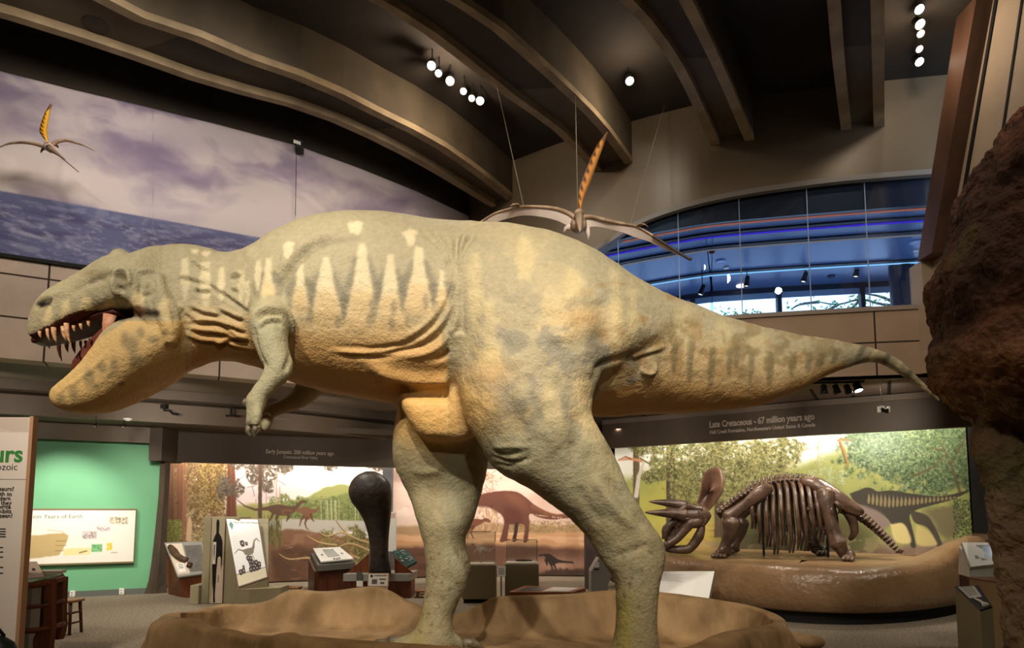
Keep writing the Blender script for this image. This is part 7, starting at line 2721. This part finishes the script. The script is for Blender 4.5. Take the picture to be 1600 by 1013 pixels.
def can_light(p, aim, r, L, label, group, lit=True, stem=None, name='spotlight', lens=None):
    p = Vector(p)
    d = Vector(aim).normalized()
    t = thing(name, label, 'spotlight', p, group)
    q = MB()
    q.lathe(p - d * L, [(r * .55, 0), (r * .8, L * .12), (r * .82, L * .55), (r, L * .72), (r, L), (r * .86, L), (r * .8, L * .8), (.002, L * .8)], 18, d)
    q.build('housing', M_can, t, smooth=False)
    q = MB()
    q.lathe(p - d * L * .12, [(r * .84, 0), (r * .8, r * .12), (r * .5, r * .22), (.002, r * .26)], 18, d)
    q.build('lens', lens or (M_lens if lit else M_lensd), t, smooth=True)
    if stem is not None:
        q = MB()
        q.tube([p - d * L * .6, Vector((p.x - d.x * L * .6, p.y - d.y * L * .6, stem))], r * .16, 8)
        q.build('stem', M_can, t)
    return t


def ordinal(i, n):
    return ['first', 'second', 'third', 'fourth', 'fifth', 'sixth', 'seventh'][i]


CL = [(674, 103), (685, 115), (703, 127), (724, 143), (737, 154), (750, 158)]
for i, (x, y) in enumerate(CL):
    p = atz(x, y, 8.45)
    can_light(p, (.0, -.62, -.75), .075 if i in (0, 2, 5) else .06, .24, 'lit ceiling spotlight, %s from the left in the diagonal row of six' % ordinal(i, 6), 'diagonal row of ceiling spotlights', True, 8.795, 'ceiling_spotlight')
for i, (x, y) in enumerate([(1437, 15), (1438, 38), (1439, 53), (1437, 77), (1437, 97)]):
    p = atz(x, y, 8.45)
    can_light(p, (-.1, -.62, -.75), .07 if i in (0, 1, 4) else .055, .22, 'lit ceiling spotlight, %s from the top in the upright row by the timber band' % ordinal(i, 5), 'upright row of ceiling spotlights', True, 8.795, 'ceiling_spotlight')
can_light(atz(984, 127, 8.5), (0, -.55, -.8), .075, .24, 'single lit ceiling spotlight hung alone between two beams', None, True, 8.795, 'ceiling_spotlight')
# track lights under the gallery soffit at the right
for i, (x, y, lit, ax) in enumerate([(1288, 616, False, .1), (1309, 615, False, .3), (1327, 615, False, .35), (1342, 611, True, .1)]):
    p = at(x, y, 10.7)
    can_light(p, (ax, -.3 if lit else .1, -.8), .06 if not lit else .075, .16, ['black track spotlight, the one farthest left of four under the soffit', 'black track spotlight, second from the left under the soffit', 'black track spotlight tilted outward, next to the blazing one', 'blazing white track spotlight under the soffit by the tail'][i], 'track spotlights under the soffit', lit, 3.758, 'track_spotlight', None if not lit else glow('lamp_lens_bright', (255, 250, 240), 60))
b = MB()
a, c = at(1268, 597, 10.72), at(1350, 593, 10.6)
b.obox(((a.x + c.x) / 2, (a.y + c.y) / 2, 3.775), (c.x - a.x, c.y - a.y, 0), (a.y - c.y, c.x - a.x, 0), (0, 0, 1), (c - a).length / 2, .02, .015)
tr_ = b.build('lighting_track', M_can)
tag(tr_, 'thin dark lighting track fixed under the soffit above four spotlights', 'lighting track')
hc = thing('hanging_camera', 'small white and black camera hung on a thin rod before the right header', 'camera', at(1380, 640, 10.3))
q = MB()
c = at(1381, 641, 10.3)
q.lathe(c - Vector((.075, 0, -.01)), [(.03, 0), (.036, .02), (.036, .12), (.045, .125), (.045, .15), (.03, .155)], 14, (1, .1, -.15))
q.build('housing', M_can, hc)
for dx in (-.075, .075):
    q = MB()
    q.obox(c + Vector((dx, 0, .01)), (1, 0, 0), (0, 1, 0), (0, 0, 1), .016, .03, .05)
    q.build('bracket', M_white, hc, bevel=.006)
q = MB()
q.obox(c + Vector((-.02, 0, .05)), (1, 0, 0), (0, 1, 0), (0, 0, 1), .03, .015, .02)
q.build('mount', M_white, hc)
q = MB()
q.tube([c + Vector((-.02, 0, .06)), (c.x - .04, c.y, 3.79)], .006, 7)
q.build('rod', M_steel, hc)
# balcony track spots
for i, (x, y) in enumerate([(1094, 461), (1166, 448), (1255, 441), (1337, 433), (1414, 427)]):
    p = at(x, y, 13.55)
    can_light(p, [(-.35, 0, -.9), (-.15, 0, -.9), (-.3, 0, -.9), (-.2, 0, -.9), (-.2, 0, -.9)][i], .06, .24, 'black spotlight on the balcony ceiling, %s from the left of five' % ordinal(i, 5), 'balcony ceiling spotlights', True, zc(2.9) + .02, 'balcony_spotlight', glow('lamp_lens_dim', (255, 246, 226), 2.0))
for x, y, r, m_, nm, lab, cat in [(1126, 409, .1, M_blue, 'ceiling_speaker', 'round speaker ring in the blue balcony ceiling over the first pane', 'speaker'), (1431, 379, .11, M_blue, 'ceiling_speaker', 'round speaker ring in the blue balcony ceiling near the timber band', 'speaker'),
                         (1135, 419, .06, M_lensd, 'recessed_downlight', 'small recessed downlight beside the left speaker ring', 'downlight'), (1431, 392, .05, M_lensd, 'recessed_downlight', 'small recessed downlight below the right speaker ring', 'downlight'),
                         (1158, 447, .11, glow('downlight_glow', (255, 232, 206), 3), 'recessed_downlight', 'wide lit recessed downlight near the back windows', 'downlight'),
                         (1299, 432, .08, M_bluedark, 'ceiling_vent', 'small dark round vent in the blue balcony ceiling', 'vent'), (1112, 391, .07, mat('dark_red', (80, 30, 40), .4), 'smoke_detector', 'small dark red detector dome on the blue balcony ceiling', 'detector')]:
    z_ = 7.02
    for _ in range(3):
        p = atz(x, y, z_)
        dmin = min((Vector((p.x, p.y)) - Vector(q_)).length for q_ in resample([Vector((v.x, v.y, 0)) for v in BAL.p], 200) for q_ in [(q_[0], q_[1])])
        z_ = zc(dmin)
    p = atz(x, y, z_ - .012)
    q = MB()
    if nm == 'smoke_detector':
        q.lathe(p, [(r, .012), (r, -.03), (r * .7, -.07), (.005, -.08)], 18)
    else:
        q.lathe(p, [(r, .01), (r, -.01), (r * .85, -.014), (r * .8, -.006), (.004, -.006)], 22)
    o = q.build(nm, m_ if nm != 'ceiling_speaker' else mat('speaker_ring', (150, 170, 210), .5), smooth=False)
    tag(o, lab, cat)

# projector on the head of the sea mural
pj = at(468, 229, 10.65)
pr = thing('projector', 'small white and black projector fixed at the top of the sea mural', 'projector', pj)
q = MB()
q.obox(pj, (1, .3, -.2), (-.3, 1, 0), (0, 0, 1), .07, .12, .075)
q.build('housing', M_can, pr, bevel=.01)
q = MB()
q.obox(pj + Vector((-.0, -.125, .0)), (1, .3, -.2), (-.3, 1, 0), (0, 0, 1), .06, .004, .03)
q.build('label_plate', M_white, pr)
q = MB()
q.tube([pj + Vector((0, 0, .06)), pj + Vector((.02, .12, .16))], .02, 8)
q.build('bracket', M_can, pr)
q = MB()
q.tube([pj + Vector((-.07, .05, -.05)), pj + Vector((-.07, .1, -1.2))], .005, 6)
q.build('cable', M_can, pr)

# small fittings under the left soffit
for x, y, Y, lab in [(148, 667, 11.2, 'tiny black spotlight below the fascia, the one nearer the white panel'), (192, 668, 11.35, 'tiny black spotlight below the fascia, the one nearer the brown pier')]:
    p = at(x, y, Y)
    can_light(p, (0, -.4, -.6), .03, .08, lab, 'tiny spotlights below the fascia', False, 3.3, 'small_spotlight', M_white)
for x, y, lab in [(265, 640, 'bent black pipe clamp fitting under the left soffit'), (361, 645, 'short upright black pipe fitting under the left soffit')]:
    wq = WL.at_px(x, 2.12)
    p = at(x, y, wq.y)
    q = MB()
    if x < 300:
        q.tube([p + Vector((-.1, 0, .08)), p + Vector((-.1, 0, -.02)), p + Vector((.0, 0, -.02)), p + Vector((.06, 0, -.08)), p + Vector((.16, 0, -.09))], .022, 8)
        q.obox(p + Vector((-.1, 0, .05)), (1, 0, 0), (0, 1, 0), (0, 0, 1), .05, .05, .04)
    else:
        q.tube([p + Vector((0, 0, .12)), p + Vector((0, 0, -.06))], .022, 8)
        q.tube([p + Vector((-.1, 0, -.06)), p + Vector((.1, 0, -.06))], .02, 8)
    o = q.build('pipe_fitting', MATS['lamp_black'])
    tag(o, lab, 'pipe fitting')
q = MB()
a, c = at(425, 653, WL.at_px(425, 2.2).y), at(612, 676, WL.at_px(612, 2.2).y)
q.tube([a, c], .016, 8)
o = q.build('conduit', M_steel, smooth=True)
tag(o, 'long thin pale conduit running under the left soffit', 'conduit')
q = MB()
p = at(199, 659, 11.35)
q.lathe((p.x, p.y, 3.265), [(.07, 0), (.07, -.02), (.04, -.045), (.004, -.05)], 18)
o = q.build('smoke_detector', M_white, smooth=True)
tag(o, 'white smoke detector on the gallery soffit above the green wall', 'detector')
# ================================================================== LIGHT
def lamp_obj(name, l, loc, target=None):
    o = bpy.data.objects.new(name, l)
    link(o)
    o.location = loc
    if target is not None:
        o.rotation_euler = (Vector(target) - Vector(loc)).to_track_quat('-Z', 'Y').to_euler()
    return o


def spot(loc, target, watts, size_deg, col=(255, 222, 178), blend=.6, r=.06, name='spot_lamp'):
    l = bpy.data.lights.new(name, 'SPOT')
    l.energy = watts
    l.color = rgb(col)[:3]
    l.spot_size = math.radians(size_deg)
    l.spot_blend = blend
    l.shadow_soft_size = r
    return lamp_obj(name, l, loc, target)


def point(loc, watts, col=(255, 226, 190), r=.1, name='point_lamp'):
    l = bpy.data.lights.new(name, 'POINT')
    l.energy = watts
    l.color = rgb(col)[:3]
    l.shadow_soft_size = r
    return lamp_obj(name, l, loc)


def area(loc, target, watts, sx, sy, col=(255, 226, 190), name='wash_lamp', spread=180):
    l = bpy.data.lights.new(name, 'AREA')
    l.energy = watts
    l.color = rgb(col)[:3]
    l.shape = 'RECTANGLE'
    l.size, l.size_y = sx, sy
    l.spread = math.radians(spread)
    return lamp_obj(name, l, loc, target)


WARM = (255, 243, 226)
WARM2 = (255, 228, 196)
# ceiling spots of the hall aimed at the big model, then added unseen lamps
spot((-4.5, .3, 7.9), (-3.2, 6.8, 3.6), 1950, 46, WARM, .8, .12)
spot((-1.5, -.3, 7.9), (-.6, 6.8, 3.8), 2050, 46, WARM, .8, .12)
spot((2.5, .3, 7.9), (1.6, 6.8, 3.6), 1650, 46, WARM, .8, .12)
spot((5.2, 2.5, 7.9), (4.0, 7.6, 3.4), 700, 46, WARM, .8, .12)
spot((0.5, -1.8, 5.5), (0, 6.8, 2.2), 400, 62, WARM, .8, .2)  # added front fill, not a fixture of the hall
spot((-7.5, 3.5, 7.9), (-6.0, 8.8, 0), 620, 60, WARM2, .9, .15)  # added to brighten the carpet at the left
spot((-4.2, 1.0, 6.5), (-5.3, 6.2, 1.4), 420, 34, WARM, .8, .1)  # added to brighten the introduction panel
spot((0.4, 1.2, 7.9), (-.6, 6.4, .3), 700, 42, WARM2, .8, .15)  # added to brighten the basin
spot((-2.6, 1.0, 7.9), (-5.2, 9.6, 4.9), 420, 50, WARM, .9, .2)
# sea mural, from the ceiling close in front of it
spot((-3.9, 5.6, 7.7), (-7.6, 8.9, 6.9), 440, 84, (255, 240, 226), .9, .7)
spot((-2.6, 6.6, 7.7), (-5.4, 10.0, 6.9), 340, 84, (255, 240, 226), .9, .7)
spot((-.6, 8.6, 7.7), (-3.0, 11.6, 6.7), 230, 84, (255, 240, 226), .9, .7)
# bulbs of the lamps in view, then unseen ambient lamps added for the hall
point(atz(712, 130, 8.25), 95, WARM2)
point(atz(1437, 60, 8.3), 40, WARM2)
point(atz(984, 127, 8.3), 30, WARM2)
point((-6, 1.5, 8.3), 60, WARM2)
point((4.5, 1.5, 8.3), 60, WARM2)
point((0, -1, 8.3), 60, WARM2)
spot((2.6, 3.0, 8.4), (6.7, 7.6, 7.5), 330, 80, WARM, .9, .15)  # unseen spot added to brighten the right wall
spot((.6, 4.0, 7.8), (.9, 9.0, 5.9), 900, 46, WARM, .7, .1)  # unseen spot added to brighten the hanging reptile's wings
spot((-.5, .5, 4.5), (3.4, 3.7, .9), 220, 32, WARM, .9, .1)  # unseen lamp added in mid-air for the rock's lower column
spot((2.2, 2.2, 7.0), (3.0, 4.0, 2.6), 160, 60, WARM2, .9, .1)  # unseen spot added to lighten the boulder
spot((4.8, 7.6, 8.6), (5.9, 10.1, 7.4), 70, 50, WARM, 1.0, .05)
spot((1.4, 8.6, 8.6), (2.2, 11.2, 7.4), 70, 50, WARM, 1.0, .05)
spot((1.5, 5.5, 8.0), (4.6, 10.4, 4.4), 420, 60, WARM2, .9, .1)


# wall washers tucked behind the header boards
def washer(plan, pxa, pxb, d, z, watts, zt=1.3, col=(255, 240, 220), n=4, dt=.8, wd=.12):
    for k in range(n):
        a, c = plan.at_px(pxa + (pxb - pxa) * k / n, d), plan.at_px(pxa + (pxb - pxa) * (k + 1) / n, d)
        m = (a + c) / 2
        t = plan.at_px(pxa + (pxb - pxa) * (k + .5) / n, dt)
        area((m.x, m.y, z), (t.x, t.y, zt), watts / n, (c - a).length, wd, col, 'wash_lamp')


washer(HE, 262, 600, .28, 3.2, 108, .6)
washer(HE, 625, 930, .28, 3.2, 78, .6)
washer(HR, 970, 1510, .3, 3.55, 120, .9, n=5, dt=.9)
spot((-8.0, 10.4, 3.2), (-8.4, 12.2, 1.4), 290, 64, (255, 246, 230), .9, .05)
spot((-6.4, 10.9, 3.2), (-7.5, 12.5, 1.3), 130, 80, (255, 246, 230), .9, .05)
# unseen lamps added under the gallery soffits to brighten floor, fascia and header boards
for x, y, w_ in [(-7.4, 10.0, 190), (-5.2, 9.9, 210), (-3.4, 11.2, 190), (-1.6, 12.4, 150), (4.2, 11.1, 150), (6.4, 10.6, 150), (7.6, 8.0, 160), (1.0, 12.9, 150)]:
    spot((x, y, 3.72), (x, y + .5, 0), w_, 120, WARM, .9, .08)
for x, y, t, w_ in [(-6.3, 9.9, (-6.0, 13.4, 3.0), 60), (-3.8, 11.4, (-3.6, 14.4, 3.0), 60), (-1.4, 12.6, (-1.2, 15, 3.0), 50), (4.6, 10.9, (4.0, 13.8, 3.3), 70), (6.6, 10.3, (6.6, 12.0, 3.3), 60), (2.4, 11.9, (2.6, 14.8, 3.3), 60),
                    (-8.2, 9.4, (-8.4, 10.9, 3.4), 30), (-5.6, 10.2, (-6.4, 12.2, 3.1), 40)]:
    spot((x, y, 3.3), t, w_, 100, WARM, .9, .06)
for px_, w_ in ((85, 10), (262, 9), (-60, 10)):
    q_ = WL.at_px(px_, 1.95)
    t_ = WL.at_px(px_, 2.3)
    spot((q_.x, q_.y, 3.8), (t_.x, t_.y, 3.42), w_, 75, WARM, .9, .03)
# spots on the horned skeleton and the ledge
spot((3.6, 9.2, 3.7), (5.2, 11.3, 1.6), 200, 80, WARM, .8, .03)
spot(at(1340, 612, 10.6), (6.0, 11.2, 1.3), 200, 90, WARM, .8, .03)
spot((1.6, 9.9, 3.7), (2.9, 11.6, 1.8), 160, 60, WARM, .8, .03)
# unseen uplights added over the balcony floor, standing in for bounced daylight
for px in (960, 1130, 1300, 1440):
    p = BAL.at_px(px, 2.6)
    area((p.x, p.y, 4.5), (p.x, p.y, 8), 22, 1.8, 2.0, (214, 228, 255), 'bounce_uplight')

w = bpy.data.worlds.new('World')
SC.world = w
w.use_nodes = True
bg = w.node_tree.nodes['Background']
bg.inputs[0].default_value = (.80, .90, 1.0, 1)
bg.inputs[1].default_value = 3.0
SC.view_settings.view_transform = 'Standard'
SC.view_settings.look = 'None'
SC.view_settings.exposure = 0.12
SC.view_settings.gamma = 1.0
SC.view_settings.use_curve_mapping = False
